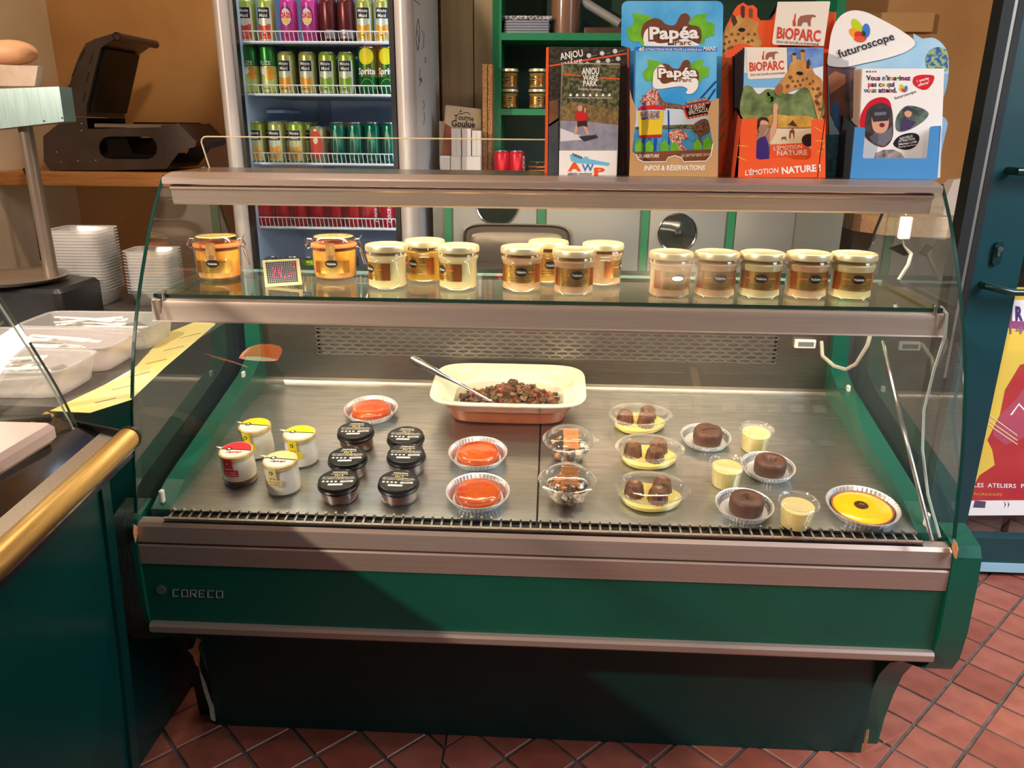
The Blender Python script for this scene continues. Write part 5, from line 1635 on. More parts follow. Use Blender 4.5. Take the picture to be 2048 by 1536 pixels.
F('cabinet', MB().box(fx0, fx0 + .05, FY + .05, 1.98, .03, 2.05).box(fx1 - .05, fx1, FY + .05, 1.98, .03, 2.05).box(fx0, fx1, 1.95, 1.98, .03, 2.05)
  .box(fx0, fx1, FY + .05, 1.98, 2.0, 2.05).box(fx0, fx1, FY + .05, 1.98, .03, .12), FW_, smooth=0)
F('liner', MB().box(fx0 + .05, fx0 + .055, FY + .05, 1.95, .12, 2.0).box(fx1 - .055, fx1 - .05, FY + .05, 1.95, .12, 2.0).box(fx0 + .05, fx1 - .05, 1.945, 1.95, .12, 2.0), FIN, smooth=0)
F('liner_rib', MB().box(-.90, -.86, 1.92, 1.945, .15, 1.98), M('liner_rib_blue', (150, 172, 206), .4), smooth=0)  # rib in a deeper blue than the liner
for (a, b, nm) in ((fx0, -1.007, 'door_stile'), (-.492, fx1, 'door_stile')):
    w = b - a
    F(nm, MB().prism([(a + w * u, FY + .045 - .045 * math.sin(math.pi * (.12 + .76 * u))) for u in [i / 12 for i in range(13)]] + [(b, FY + .05), (a, FY + .05)], 'z', .05, 2.05), FALU, smooth=40)
F('door_gasket', MB().box(-1.009, -.997, FY + .018, FY + .05, .1, 2.0).box(-.507, -.491, FY + .018, FY + .05, .1, 2.0), BLACK, smooth=0)
F('door_glass', MB().add([(-1.0, FY + .03, .1), (-.5, FY + .03, .1), (-.5, FY + .03, 2.0), (-1.0, FY + .03, 2.0)], [(0, 1, 2, 3)]), glass('fridge_door_glass', (236, 242, 246), .012, .5), smooth=0)
F('led_strip', MB().box(-.99, -.51, FY + .06, FY + .08, 1.985, 1.997).box(-.489, -.482, FY + .053, FY + .066, .2, 1.95), M('fridge_led', (214, 232, 255), .5, emit=9.), smooth=0)
# pen drawings on the fridge side
DOOD = M('felt_pen', (70, 64, 80), .6)


def side(px, py):
    p = at(px, py, X=fx1 + .0006)
    return p


def cdd(x, y):
    return (420 + x * .25391, y * .25391)


dd = MB()
for pts in ([(1640, 150), (1625, 230), (1622, 310), (1635, 400), (1650, 310), (1650, 220), (1640, 150)], [(1632, 240), (1645, 330), (1640, 390)], [(1668, 240), (1685, 270), (1682, 370), (1668, 385)], [(1690, 455), (1700, 460), (1698, 490), (1690, 485)],
            [(1655, 540), (1650, 600), (1665, 640), (1650, 680)], [(1645, 620), (1675, 640)], [(1650, 650), (1672, 610)], [(1680, 790), (1690, 830), (1680, 860)], [(1685, 880), (1690, 930), (1682, 980)], [(1610, 0), (1640, 20), (1650, 40)]):
    dd.tube([side(*cdd(x, y)) for x, y in pts], .0011, 4)
F('pen_drawing', dd, DOOD, kind='stuff')
RAIL = M('white_wire', (222, 226, 232), .4)
SHY = FY + .075
shelf_z = []
for (yt, yb) in ((63, 87), (171, 192), (307, 330), (436, 458)):
    zt, zb = at(640, yt, Y=SHY)[2], at(640, yb, Y=SHY)[2]
    shelf_z.append((zt, zb))
shelf_z.append((shelf_z[-1][0] - .235, shelf_z[-1][1] - .235))
for zt, zb in shelf_z:
    s_ = F('wire_shelf', MB().box(-1.005, -.495, SHY + .02, 1.93, zb, zb + .004), M('shelf_liner', (176, 186, 200), .4), smooth=0)
    wb_ = MB().tube([(-.995, SHY, zt), (-.50, SHY, zt)], .0022, 6).tube([(-.995, SHY, zb + .003), (-.50, SHY, zb + .003)], .0045, 6)
    for i in range(34):
        x = -.99 + i * .0147
        wb_.tube([(x, SHY, zt), (x + .003, SHY + .001, zb + .004)], .0013, 4, cap=False)
    part('shelf_rail', wb_, RAIL, s_, world=True)
F('shelf_bracket', MB().box(-1.0, -.93, 1.6, 1.75, shelf_z[2][0] + .09, shelf_z[2][0] + .105).box(-1.0, -.94, 1.6, 1.8, shelf_z[2][0] + .13, shelf_z[2][0] + .14), FIN, smooth=0)

# ---- cans
SILV = M('can_end', (206, 206, 210), .25, 1.)


def can(name, label, group, r, h, body, decor):
    t = thing(name, label, 'can', group=group)
    b = part('body', MB().lathe([(r * .78, 0), (r * .86, .002), (r, .010), (r, h - .014), (r * .95, h - .008), (r * .86, h - .0035)], 24), body, t)
    part('can_lid', MB().lathe([(r * .86, h - .0035), (r * .88, h - .001), (r * .86, h), (r * .82, h - .003), (0, h - .0035)], 24, cap0=False, cap1=False), SILV, t)
    decor(b, r, h)
    return t


GRN = M('can_green', (40, 120, 40), .3, .5)


def d_mm(low, low2, patch=(26, 24, 26), pale=(196, 200, 176)):
    def f(b, r, h):
        q = r + .0003
        part('print_white', cpatch(q, h * .05, h * .80, -.95, .95, 12), M('can_white_%d_%d_%d' % pale, pale, .35, .3), b, smooth=60)
        part('print_fruit', cpatch(q + .0002, h * .08, h * .42, -.75, .75, 10), M('can_fruit_%d_%d_%d' % low, low, .35, .3, c2=low2, ns=60), b, smooth=60)
        part('print_swoosh', coval(q + .0004, 0, h * .44, .5, h * .06), M('can_white_%d_%d_%d' % pale, pale, .35, .3), b, smooth=60)
        part('print_patch', cpatch(q + .0004, h * .55, h * .79, -.75, .72, 8), ink(*patch), b, smooth=60)
        ctext(b, 'Minute', q + .0007, 0, h * .725, r * 1.15, h * .075, SILK, .01)
        ctext(b, 'Maid', q + .0007, .02, h * .615, r * .95, h * .075, SILK, .01)
    return f


def d_oasis(b, r, h):
    q = r + .0003
    part('print_ring', coval(q, -.05, h * .60, .75, h * .24), M('can_dark_plum', (110, 50, 110), .35, .3), b, smooth=60)
    part('print_disc', coval(q + .0003, -.05, h * .58, .62, h * .19), ink(230, 190, 200), b, smooth=60)
    part('print_fruit', coval(q + .0005, .0, h * .50, .30, h * .08), ink(226, 190, 60), b, smooth=60)
    ctext(b, 'OASIS', q + .0008, -.03, h * .62, r * 1.35, h * .12, ink(206, 30, 50), .03)


def d_fuze(b, r, h):
    q = r + .0003
    part('print_lower', cpatch(q, h * .04, h * .56, -1.4, 1.4, 14), M('can_pale_lime', (206, 214, 140), .35, .3, c2=(180, 196, 90), ns=30), b, smooth=60)
    part('print_fruit', coval(q + .0003, .35, h * .42, .6, h * .13), M('can_peach', (236, 180, 60), .35, .3, c2=(226, 150, 50), ns=50), b, smooth=60)
    part('print_flower', coval(q + .0005, -.35, h * .46, .42, h * .07), ink(230, 230, 210), b, smooth=60)
    ctext(b, 'FUZE', q + .0008, -.1, h * .62, r * 1.3, h * .075, SILK, .01)


def d_sprite(b, r, h):
    q = r + .0003
    part('print_sun', coval(q, 0, h * .80, .80, h * .17), ink(220, 210, 20), b, smooth=60)
    ctext(b, 'Sprite', q + .0006, 0, h * .50, r * 1.9, h * .13, SILK, .03)
    part('print_arc', MB().tube([cyl(q, a, h * (.34 - .25 * a * a)) for a in [-.9 + .2 * i for i in range(10)]], .0007, 5), ink(170, 206, 150), b)


def d_cola(b, r, h):
    v_ = cyl
    ltext(b, 'Coca-Cola', lambda x, y: cyl(r + .0006, y / r + .2, h * .5 + x), h * .75, r * .55, SILK, .01)


def d_bottle(b, r, h):
    part('print_bottle', coval(r + .0003, -.1, h * .45, .30, h * .38), M('can_pale_green', (120, 160, 130), .3, .4), b, smooth=60)
    part('print_drop', coval(r + .0006, -.1, h * .35, .2, h * .25), M('can_dark_green', (20, 70, 54), .3, .4), b, smooth=60)


def d_tea(b, r, h):
    q = r + .0003
    part('print_panel', coval(q, 0, h * .50, .8, h * .38), ink(196, 64, 40), b, smooth=60)
    part('print_mark', coval(q + .0003, 0, h * .62, .3, h * .10), ink(226, 206, 180), b, smooth=60)


def d_none(b, r, h):
    part('print_band', cpatch(r + .0003, h * .1, h * .3, -.9, .9, 8), M('can_grey_band', (150, 140, 140), .35, .4), b, smooth=60)


LIME = M('can_lime', (150, 170, 60), .3, .5)
kinds = {
    'mm_red': (.029, .134, M('can_pale_green_body', (176, 190, 100), .3, .5), d_mm((196, 52, 36), (226, 110, 60), pale=(214, 208, 190)), 'white and red juice can'),
    'mm_orange': (.029, .134, M('can_olive_body', (170, 170, 90), .3, .5), d_mm((226, 140, 40), (200, 170, 40)), 'orange juice can'),
    'mm_apple': (.029, .134, LIME, d_mm((110, 150, 50), (150, 176, 60)), 'green apple juice can'),
    'mm_tropic': (.029, .134, LIME, d_mm((226, 170, 60), (200, 150, 40), pale=(190, 190, 150)), 'short golden juice can'),
    'oasis': (.029, .134, M('can_pink', (206, 70, 150), .3, .5), d_oasis, 'pink fruit drink can'),
    'dark': (.029, .134, M('can_maroon', (96, 36, 34), .3, .5), d_none, 'dark red can'),
    'fuze': (.029, .158, GRN, d_fuze, 'tall green iced tea can'),
    'sprite': (.033, .150, M('can_sprite_green', (20, 110, 40), .3, .5), d_sprite, 'green lemonade can with yellow disc'),
    'cola': (.0292, .134, M('can_red', (190, 20, 40), .3, .5), d_cola, 'red cola can'),
    'water': (.0292, .134, M('can_deep_green', (14, 96, 74), .25, .6), d_bottle, 'dark green sparkling water can'),
    'tea': (.029, .120, M('can_tan', (170, 150, 110), .3, .5), d_tea, 'orange labelled iced tea can'),
    'limeb': (.029, .120, M('can_bright_lime', (150, 190, 50), .3, .4), d_none, 'lime green can'),
}
protos = {}
WHERE = ['on the fridge shelf of pink cans', 'on the shelf of tall green cans', 'on the shelf of dark green cans', 'on the shelf of cola cans', 'on the lowest fridge shelf in view']


def put_can(kind, px, si, row=0, rz=0., dx=0.):
    r, h, body, dec, lab = kinds[kind]
    z = shelf_z[si][1] + .0045
    y = SHY + .03 + r + row * .066
    p = at(px, 100 + si * 110, Y=SHY + .03 + r)
    loc = (p[0] + dx, y, z)
    label = lab + ' ' + WHERE[si]
    grp = lab + 's ' + WHERE[si]
    if row:
        label = lab + ' in a rear row ' + WHERE[si]
        grp = lab + 's in rear rows ' + WHERE[si]
    if kind not in protos:
        t = can('drink_can', label, grp, r, h, body, dec)
        place(t, loc, 0, rz)
        protos[kind] = t
    else:
        dup(protos[kind], loc, (0, 0, rz), label, grp)


for k_, px, rz in (('mm_red', 501, .0), ('mm_red', 539, .0), ('oasis', 583, .05), ('oasis', 625, .0), ('dark', 661, .9), ('dark', 696, .4), ('mm_orange', 733, .05), ('mm_orange', 770, .05)):
    put_can(k_, px, 0, 0, rz - .1)
for k_, px in (('oasis', 640), ('dark', 690)):
    put_can(k_, px, 0, 1, .3)
for k_, px, rz in (('fuze', 509, .1), ('fuze', 544, .1), ('mm_orange', 580, -.05), ('mm_orange', 621, .05), ('mm_apple', 660, .05), ('mm_apple', 698, .05), ('sprite', 740, .1), ('sprite', 779, .1)):
    put_can(k_, px, 1, 0, rz - .1)
put_can('fuze', 576, 1, 1, .5)
for k_, px, rz in (('mm_tropic', 520, .0), ('mm_orange', 558, .0), ('mm_tropic', 598, .0), ('tea', 640, .0), ('water', 680, .0), ('water', 714, .0), ('water', 748, .0), ('water', 782, .0)):
    put_can(k_, px, 2, 0, rz - .1)
for row_ in (1, 2):
    for i, px in enumerate((530, 566, 604, 642)):
        put_can(('mm_tropic', 'mm_orange', 'mm_tropic', 'tea')[i], px, 2, row_, .5)
for i, px in enumerate((532, 567, 602, 637, 672, 707, 742, 777)):
    put_can('cola', px, 3, 0, (1.2, 1.2, 1.4, 1.2, 1.3, 1.2, .5, -.1)[i])
for i, px in enumerate((551, 586, 622, 659, 702)):
    put_can('limeb' if i < 3 else 'dark', px, 4, 0, .2 * i)

# ================================================================== tan boarding gap: leaflets and white boxes on the back cabinet
bc = thing('back_cabinet', 'grey fronted low cabinet with green frames behind the display counter', 'cabinet', (.45, 1.75, 0))
BCZ = 1.135


def B(name, mb, mats, **k):
    return part(name, mb, mats, bc, world=True, **k)


B('carcass', MB().box(-.40, 1.02, 1.50, 2.02, .02, BCZ - .03), M('cabinet_grey', (136, 140, 132), .4, .3), smooth=0)
B('worktop', MB().rbox(-.41, 1.03, 1.48, 2.02, BCZ - .03, BCZ, .006), M('cabinet_top_grey', (150, 140, 128), .4))
for px in (897, 1083, 1290, 1462):
    x = at(px, 440, Y=1.497)[0]
    B('green_frame', MB().box(x - .012, x + .012, 1.490, 1.50, .3, BCZ - .03), SHELFGREEN, smooth=0)
for i in range(4):
    pxs = (897, 1083, 1290, 1462, 1600)
    x0, x1 = at(pxs[i], 440, Y=1.497)[0] + .016, at(pxs[i + 1], 440, Y=1.497)[0] - .016
    B('door', MB().rbox(x0, x1, 1.494, 1.5, .35, BCZ - .04, .004), M('cabinet_door_grey', (150, 152, 146), .35, .3))

# bowls, trays and packs on the low shelf glimpsed under the counter top
TRG = M('pewter_tray', (110, 104, 96), .35, .8)
DSK = M('dark_glass_disc', (34, 46, 42), .12, coat=.6)
for (px, py, rr_, lab) in ((1355, 466, .066, 'dark round glass lid hung on the grey cabinet door behind the jars'), (995, 408, .075, 'dark round pan lid hung high on the grey cabinet door')):
    p = at(px, py, Y=1.488)
    o = thing('pan_lid', lab, 'lid', (p[0], 1.4935, p[2] - rr_))
    rot_ = Matrix.Translation((p[0], 1.4935, p[2])) @ Matrix.Rotation(math.pi / 2, 4, 'X')
    part('glass_disc', MB().lathe([(rr_ * .96, 0), (rr_ * .95, .004), (rr_ * .6, .010), (0, .013)], 36, cap1=False).xf(rot_), DSK, o, world=True)
    part('rim', MB().tube([rot_ @ Vector((rr_ * math.cos(a * math.pi / 18), rr_ * math.sin(a * math.pi / 18), .003)) for a in range(37)], .003, 6), CHROME, o, world=True)
    part('knob', MB().lathe([(.008, .012), (.012, .026), (0, .030)], 14, cap1=False).xf(rot_), BLACK, o, world=True)
p0, p1 = at(925, 445, Y=1.49), at(1140, 545, Y=1.49)
tr_ = thing('serving_tray', 'grey rounded serving tray leaning on the cabinet door behind the jars', 'tray', ((p0[0] + p1[0]) / 2, 1.487, p1[2]))
def rt(i_, y):
    return [((p0[0] + p1[0]) / 2 + x, y, (p0[2] + p1[2]) / 2 + z) for x, z, _ in ell((p1[0] - p0[0]) / 2 - i_, (p0[2] - p1[2]) / 2 - i_, 0, 6, 40)]
part('tray_dish', MB().loft([rt(.004, 1.4925), rt(0, 1.480), rt(.004, 1.479), rt(.012, 1.488), rt(.03, 1.489)]), TRG, tr_, world=True)
part('tray_inset', MB().loft([rt(.03, 1.4885), rt(.032, 1.4875)]), M('tray_inset', (120, 112, 100), .3, .5), tr_, world=True)

# white cartons
CARD = M('white_carton', (206, 200, 198), .6)
bxs = [((900, 960), (258, 312), 3), ]
for i, (px0, px1, yt) in enumerate(((902, 922, 257), (923, 942, 257), (943, 962, 261))):
    Yb = 1.60
    a, b = at(px0 + 1, 300, Y=Yb), at(px1, 300, Y=Yb)
    zt = at(px0, yt, Y=Yb)[2]
    zb = at(px0, 312, Y=Yb)[2]
    o = thing('carton', ('slim white carton standing at the free end of the three', 'slim white carton standing in the middle of the three', 'slim white carton standing next to the chipboard edge')[i], 'box', ((a[0] + b[0]) / 2, Yb + .02, zb), group='slim white cartons standing upright')
    part('box_body', MB().rbox(a[0], b[0], Yb, Yb + .04, zb + .0005, zt, .001, 1), CARD, o, world=True)
    part('tape_seam', MB().box((a[0] + b[0]) / 2 - .001, (a[0] + b[0]) / 2 + .001, Yb - .0004, Yb, zb + .005, zt - .002), M('carton_seam', (180, 174, 172), .6), o, world=True, smooth=0)
zc = at(905, 312, Y=1.60)[2]
for i, (px0, px1) in enumerate(((880, 900), (901, 922), (923, 962))):
    a, b = at(px0, 330, Y=1.60), at(px1, 330, Y=1.60)
    o = thing('carton', ('small bright white carton at the end of the lying row', 'short white carton lying under the slim upright cartons', 'long white carton lying next to the chipboard edge')[i], 'box', ((a[0] + b[0]) / 2, 1.63, BCZ), group='white cartons lying down')
    part('box_body', MB().rbox(a[0] + .0005, b[0] - .0005, 1.597, 1.65, BCZ + .0005, zc, .001, 1), CARD if i else M('bright_carton', (232, 230, 236), .6), o, world=True)
    part('flap', MB().box(a[0] + .004, b[0] - .004, 1.5962, 1.597, BCZ + .004, zc - .006), M('carton_flap', (214, 208, 206), .6), o, world=True, smooth=0)


def c6(x, y):
    return (860 + x * .17579, 100 + y * .17579)


lf = thing('leaflet', 'beige leaflet with dark old style lettering leaning behind white cartons', 'leaflet', at(925, 330, Y=1.68))
LY = 1.68
P = [at(*c6(x, y), Y=LY) for x, y in ((178, 625), (580, 672), (580, 1330), (120, 1330))]
part('sheet', MB().sheet(P, (0, .003, 0)), M('leaflet_beige', (196, 176, 146), .6), lf, world=True, smooth=0)
ppoly(lf, [c6(*q) for q in ((165, 830), (240, 880), (240, 1330), (122, 1330))], LY - .0005, M('leaflet_orange', (190, 110, 60), .6, c2=(120, 50, 44), ns=12), 'picture')
DKB = ink(46, 34, 30)
ptext(lf, 'Tourne', c6(272, 800), c6(498, 815), 10.5, LY - .001, DKB, .02, arc=2)
ptext(lf, 'Goulue', c6(242, 868), c6(512, 882), 12.5, LY - .001, DKB, .03)
ppoly(lf, [c6(*q) for q in ((335, 705), (350, 680), (364, 705))], LY - .001, DKB, 'mark')
part('flourish', MB().tube([at(*c6(*q), Y=LY - .001) for q in ((320, 720), (350, 730), (400, 712), (440, 715), (460, 735))], .0012, 5), DKB, lf, world=True)
single('leaflet', MB().sheet([at(*c6(x, y), Y=1.70) for x, y in ((105, 808), (175, 812), (170, 1330), (105, 1330))], (0, .003, 0)), M('leaflet_cream', (190, 176, 156), .6), 'plain cream leaflet edge showing behind the lettered leaflet', 'leaflet', smooth=0)
CHB = M('chipboard_edge', (176, 130, 80), .8, c2=(120, 78, 44), ns=220, lo=.4, hi=.6)
for i, (a, b) in enumerate(((965, 975), (976, 985))):
    x0, x1 = at(a, 230, Y=1.66)[0], at(b, 230, Y=1.66)[0]
    single('chipboard', MB().box(x0, x1 - .001, 1.66, 1.95, BCZ + .0005, at(970, 128, Y=1.66)[2]), CHB, ('upright chipboard strip next to the white cartons', 'upright chipboard strip touching the green shelf')[i], 'board', smooth=0)

# ================================================================== green wall shelf
GY = 1.76
gs = thing('wall_shelf', 'dark green painted shelf unit with jars above the back cabinet', 'shelf', (.4, 1.9, BCZ))


def G(name, mb, mats, **k):
    return part(name, mb, mats, gs, world=True, **k)


gz = [BCZ + .0005, at(1050, 224, Y=GY)[2], at(1100, 73, Y=GY)[2]]
G('side_board', MB().box(-.209, -.177, GY, 2.02, BCZ + .001, 2.1), SHELFGREEN, smooth=0)
G('side_board', MB().box(.992, 1.022, GY, 2.02, BCZ + .001, 2.1), SHELFGREEN, smooth=0)
G('shelf_board', MB().box(-.177, .992, GY, 2.02, gz[1] - .011, gz[1] + .011), SHELFGREEN, smooth=0)
G('shelf_board', MB().box(-.177, .992, GY, 2.02, gz[2] - .012, gz[2] + .012), SHELFGREEN, smooth=0)
G('shelf_board', MB().box(-.177, .992, GY, 2.02, 2.0, 2.02), SHELFGREEN, smooth=0)
G('back_board', MB().box(-.177, .992, 2.005, 2.02, BCZ + .001, 2.0), SHELFBACK, smooth=0)
# jars on the green shelf, two stacks of two
ka = .80
sj = twist_jar('preserve_jar', 'x', 'x', M('olive_preserve', (150, 130, 60), .4, c2=(120, 96, 40), ns=30), ka)
spots = [(1018, 0, 'lower jar of the stack beside the green side board', .1), (1018, 1, 'upper jar of the stack beside the green side board', -.2), (1075, 0, 'lower jar of the stack beside the orange edged display', .15), (1075, 1, 'upper jar of the stack beside the orange edged display', -.5)]
for i, (px, lv, lab, rz) in enumerate(spots):
    p = at(px, 200, Y=GY + .05)
    loc = (p[0], GY + .05, gz[1] + .0115 + lv * (.0868 * ka + .0004))
    if i == 0:
        place(sj, loc, 0, rz)
        sj['label'], sj['group'] = lab, 'small gold labelled jars on the green shelf'
    else:
        dup(sj, loc, (0, 0, rz), lab, 'small gold labelled jars on the green shelf')
for i, (px, lab) in enumerate(((1026, 'clip top jar of pale preserve behind the red cans'), (1082, 'clip top jar of olive preserve beside the orange edged display'))):
    p = at(px, 300, Y=GY + .04)
    o = dup(cj, (p[0], GY + .04, BCZ + .001), (0, 0, 1.25), lab, 'clip top jars on the back cabinet')
# red cans on the cabinet
for i, px in enumerate((1004, 1034)):
    p = at(px, 320, Y=1.62)
    dup(protos['cola'], (p[0], 1.62, BCZ + .0005), (0, 0, 1.5 - i * .9), ('red drink can next to the chipboard on the back cabinet', 'red drink can in front of the clip top jars on the back cabinet')[i], 'red cans on the back cabinet')

# napkin pack, wrapped roll, grey tube on the top board
zt2 = gz[2] + .0122
ny = GY + .02
n0, n1 = at(1002, 60, Y=ny)[0], at(1104, 60, Y=ny)[0]
zn = at(1050, 31, Y=ny)[2]
nk = thing('napkin_pack', 'film wrapped stack of grey patterned napkins on the green shelf', 'napkins', ((n0 + n1) / 2, ny + .06, zt2))
NM = M('napkin_pattern', (60, 60, 70), .6, c2=(190, 190, 196), ns=160, lo=.45, hi=.55)
for i in range(5):
    z0 = zt2 + i * (zn - zt2 - .014) / 5
    part('napkin', MB().rbox(n0 + .008 + .001 * i, n1 - .010, ny + .003, ny + .12, z0, z0 + (zn - zt2 - .014) / 5 - .001, .004), M('napkin_grey', (130, 134, 150), .7), nk, world=True)
part('printed_top', MB().rbox(n0, n1, ny, ny + .125, zn - .014, zn, .006), NM, nk, world=True)
rl_ = thing('wrapped_roll', 'brown paper roll in clear film standing on the green shelf', 'paper roll', (at(1130, 60, Y=GY + .09)[0], GY + .09, zt2))
part('paper', MB().lathe([(.052, .001), (.052, .30)], 32), M('brown_roll', (130, 84, 52), .5, c2=(112, 70, 42), ns=6), rl_)
part('film', MB().lathe([(.054, .0005), (.055, .305)], 20), PLAST, rl_)
gt = single('cardboard_tube', MB().tube([at(1165, 2, Y=GY + .10), at(1240, 48, Y=GY + .06)], .016, 14), M('grey_tube', (120, 124, 122), .5), 'grey tube leaning behind the blue park display on the green shelf', 'tube')
pt = single('picture_tray', MB().rbox(at(1168, 60, Y=GY + .03)[0], at(1245, 60, Y=GY + .03)[0], GY + .03, GY + .2, zt2, zt2 + .022, .004), M('dark_brown_wood', (74, 44, 30), .4), 'flat dark brown wooden box beneath the grey tube', 'box')

# ================================================================== right hand ledge and the item on it
LED = M('pale_ledge_wood', (190, 150, 112), .45, c2=(172, 130, 92), ns=8, stretch=(2, 12, 12))
lz = at(1900, 440, Y=1.45)[2]
lp = [(1.10, 1.98), (1.10, 1.62), (1.17, 1.50), (1.30, 1.45), (1.79, 1.45), (1.79, 1.98)]
struct('trim_4', MB().loft([[(x, y, lz - .06) for x, y in lp], [(x, y, lz) for x, y in lp]]), LED, smooth=0)
struct('trim_5', MB().box(1.12, 1.79, 1.66, 1.98, 0, lz - .0605), M('ledge_front', (96, 90, 80), .6), smooth=0)
pb = single('paper_bag', MB().loft([[(1.40, 1.60, lz + .0005), (1.55, 1.60, lz + .0005), (1.56, 1.72, lz + .0005), (1.40, 1.72, lz + .0005)], [(1.405, 1.605, lz + .07), (1.545, 1.60, lz + .09), (1.55, 1.71, lz + .08), (1.41, 1.71, lz + .075)],
                                   [(1.43, 1.63, lz + .12), (1.52, 1.62, lz + .14), (1.53, 1.68, lz + .13), (1.44, 1.69, lz + .12)]]), M('crumpled_bag', (186, 176, 168), .8, bump=.6, bs=20), 'crumpled pale bag lying on the wooden ledge by the door', 'bag')

# ================================================================== open shop door with poster
DY = .967
TEAL = M('door_teal_paint', (8, 62, 68), .35, c2=(7, 57, 63), ns=5)
DKF = M('door_dark_edge', (7, 12, 12), .6)
d1 = struct('door_1', MB().box(1.205, 1.335, DY, DY + .045, .02, 2.2).box(1.335, 2.2, DY, DY + .045, .03, .136).box(1.335, 2.2, DY, DY + .045, 2.06, 2.2).box(2.1, 2.2, DY, DY + .045, .1, 2.1), TEAL, smooth=0)
part('edge_strip', MB().box(1.150, 1.178, DY - .004, DY + .05, .02, 2.2).box(1.188, 1.206, DY - .004, DY + .05, .02, 2.2), DKF, d1, smooth=0)
part('lock_plate', MB().box(1.178, 1.188, DY - .002, DY + .04, .66, 2.2), M('lock_plate_steel', (150, 148, 140), .4, .8), d1, smooth=0)
kick = part('kick_strip', MB().box(1.205, 2.2, DY - .006, DY, .02, .050), M('pale_blue_strip', (150, 190, 206), .3), d1, smooth=0)
ec = at(1997, 508, Y=DY - .012)
es = part('escutcheon', MB().loft([[(ec[0] + .011 * math.cos(a * math.pi / 12), y, ec[2] + (.022 if math.sin(a * math.pi / 12) > 0 else -.022) + .011 * math.sin(a * math.pi / 12)) for a in range(24)] for y in (DY - .010, DY)]), M('escutcheon_green', (6, 44, 42), .3), d1)
kc = at(1999, 498, Y=DY - .013)
part('key_cylinder', MB().lathe([(.0075, 0), (.0075, .006), (0, .0065)], 18, cap1=False).xf(Matrix.Translation(Vector(tuple(kc))) @ Matrix.Rotation(math.pi / 2, 4, 'X')).box(kc[0] - .004, kc[0] + .003, DY - .016, DY - .010, kc[2] - .020, kc[2]), CHROME, es)
h0 = at(1975, 573, Y=DY - .03)
part('door_handle', MB().tube([(h0[0], DY, h0[2]), (h0[0], DY - .03, h0[2]), (h0[0] + .02, DY - .045, h0[2] - .004), (h0[0] + .06, DY - .048, h0[2] - .012), (h0[0] + .15, DY - .045, h0[2] - .012)], [.012, .010, .0095, .010, .010], 12), M('handle_dark_green', (6, 46, 40), .22), d1)
h00 = at(2030, 342, Y=DY - .03)
part('door_handle', MB().tube([(h00[0], DY, h00[2]), (h00[0], DY - .045, h00[2]), (h00[0] + .1, DY - .045, h00[2])], .011, 12), MATS['handle_dark_green'], d1)
part('door_pane', MB().add([(1.335, DY + .02, .136), (2.1, DY + .02, .136), (2.1, DY + .02, 2.06), (1.335, DY + .02, 2.06)], [(0, 1, 2, 3)]), FGLASS, d1, smooth=0)
# poster on the pane
po = thing('poster', 'yellow and red workshop poster with a silhouette taped inside the door', 'poster', (1.6, DY + .012, .232))
PY = DY + .012
YP = M('poster_yellow', (226, 196, 84), .5, c2=(222, 186, 66), ns=6)
RP = M('poster_red', (172, 44, 52), .5, c2=(186, 60, 56), ns=8)


def PP(px, py):
    return at(px, py, Y=PY)


xl0, xl1 = 1.322, 1.95
part('sheet', MB().box(1.338, xl1, PY, PY + .001, .232, .93), YP, po, world=True, smooth=0)


def pq(pts, mt, k=1, nm='print'):
    P = []
    for (x, y) in pts:
        p = at(x, y, Y=PY - .0004 * k)
        p[0] = max(p[0], 1.3385)
        P.append(p)
    return part(nm, MB().sheet(P), mt, po, world=True, smooth=0)


pq([(1990, 600), (2140, 600), (2140, 672), (1990, 655)], M('poster_violet', (150, 70, 120), .5), 1, 'header_panel')
pq([(2026, 600), (2140, 600), (2140, 645), (2024, 642)], WH, 2, 'logo_panel')
ptext(po, 'R', (2031, 640), (2046, 640), 26, PY - .0016, M('poster_navy', (70, 54, 110), .5), .05)
ptext(po, '14', (2020, 668), (2046, 668), 17, PY - .0014, M('poster_grey', (130, 110, 120), .5), 0)
pq([(1880, 970), (1960, 950), (1990, 930), (1985, 900), (1975, 880), (1985, 860), (2000, 830), (2010, 780), (2040, 730), (2140, 700), (2140, 1000), (1880, 1000)], RP, 1, 'silhouette')
pq([(1985, 870), (2000, 830), (2030, 800), (2060, 760), (2140, 740), (2140, 840), (2060, 870), (2010, 890)], M('poster_plum', (176, 78, 96), .5), 2, 'silhouette_tint')
for yy in (828, 838, 846):
    pq([(1966, yy), (2035, yy + 42), (2035, yy + 44), (1966, yy + 2)], ink(236, 220, 170), 3, 'thin_line')
pq([(2020, 830), (2038, 806), (2060, 830), (2056, 830), (2038, 810), (2024, 830)], WH, 3, 'print_letter')
ptext(po, 'LES  ATELIERS', (1948, 974), (2032, 976), 8, PY - .0016, WH, .012)
ptext(po, 'P', (2042, 976), (2049, 976), 8, PY - .0016, WH, .012)
ptext(po, 'WORKSHOPS', (1946, 991), (2004, 992), 5.5, PY - .0016, ink(230, 150, 80), .01)
pq([(1900, 1000), (2140, 1000), (2140, 1030), (1900, 1030)], WH, 2, 'footer_panel')
pq([(1950, 1001), (1972, 1003), (1970, 1016), (1946, 1015)], M('poster_logo_grey', (84, 74, 100), .5), 3, 'footer_logo')
for xx in (2008, 2015):
    pq([(xx, 1002), (xx + 4, 1009), (xx, 1017), (xx + 2, 1009)], BLK, 3, 'footer_mark')
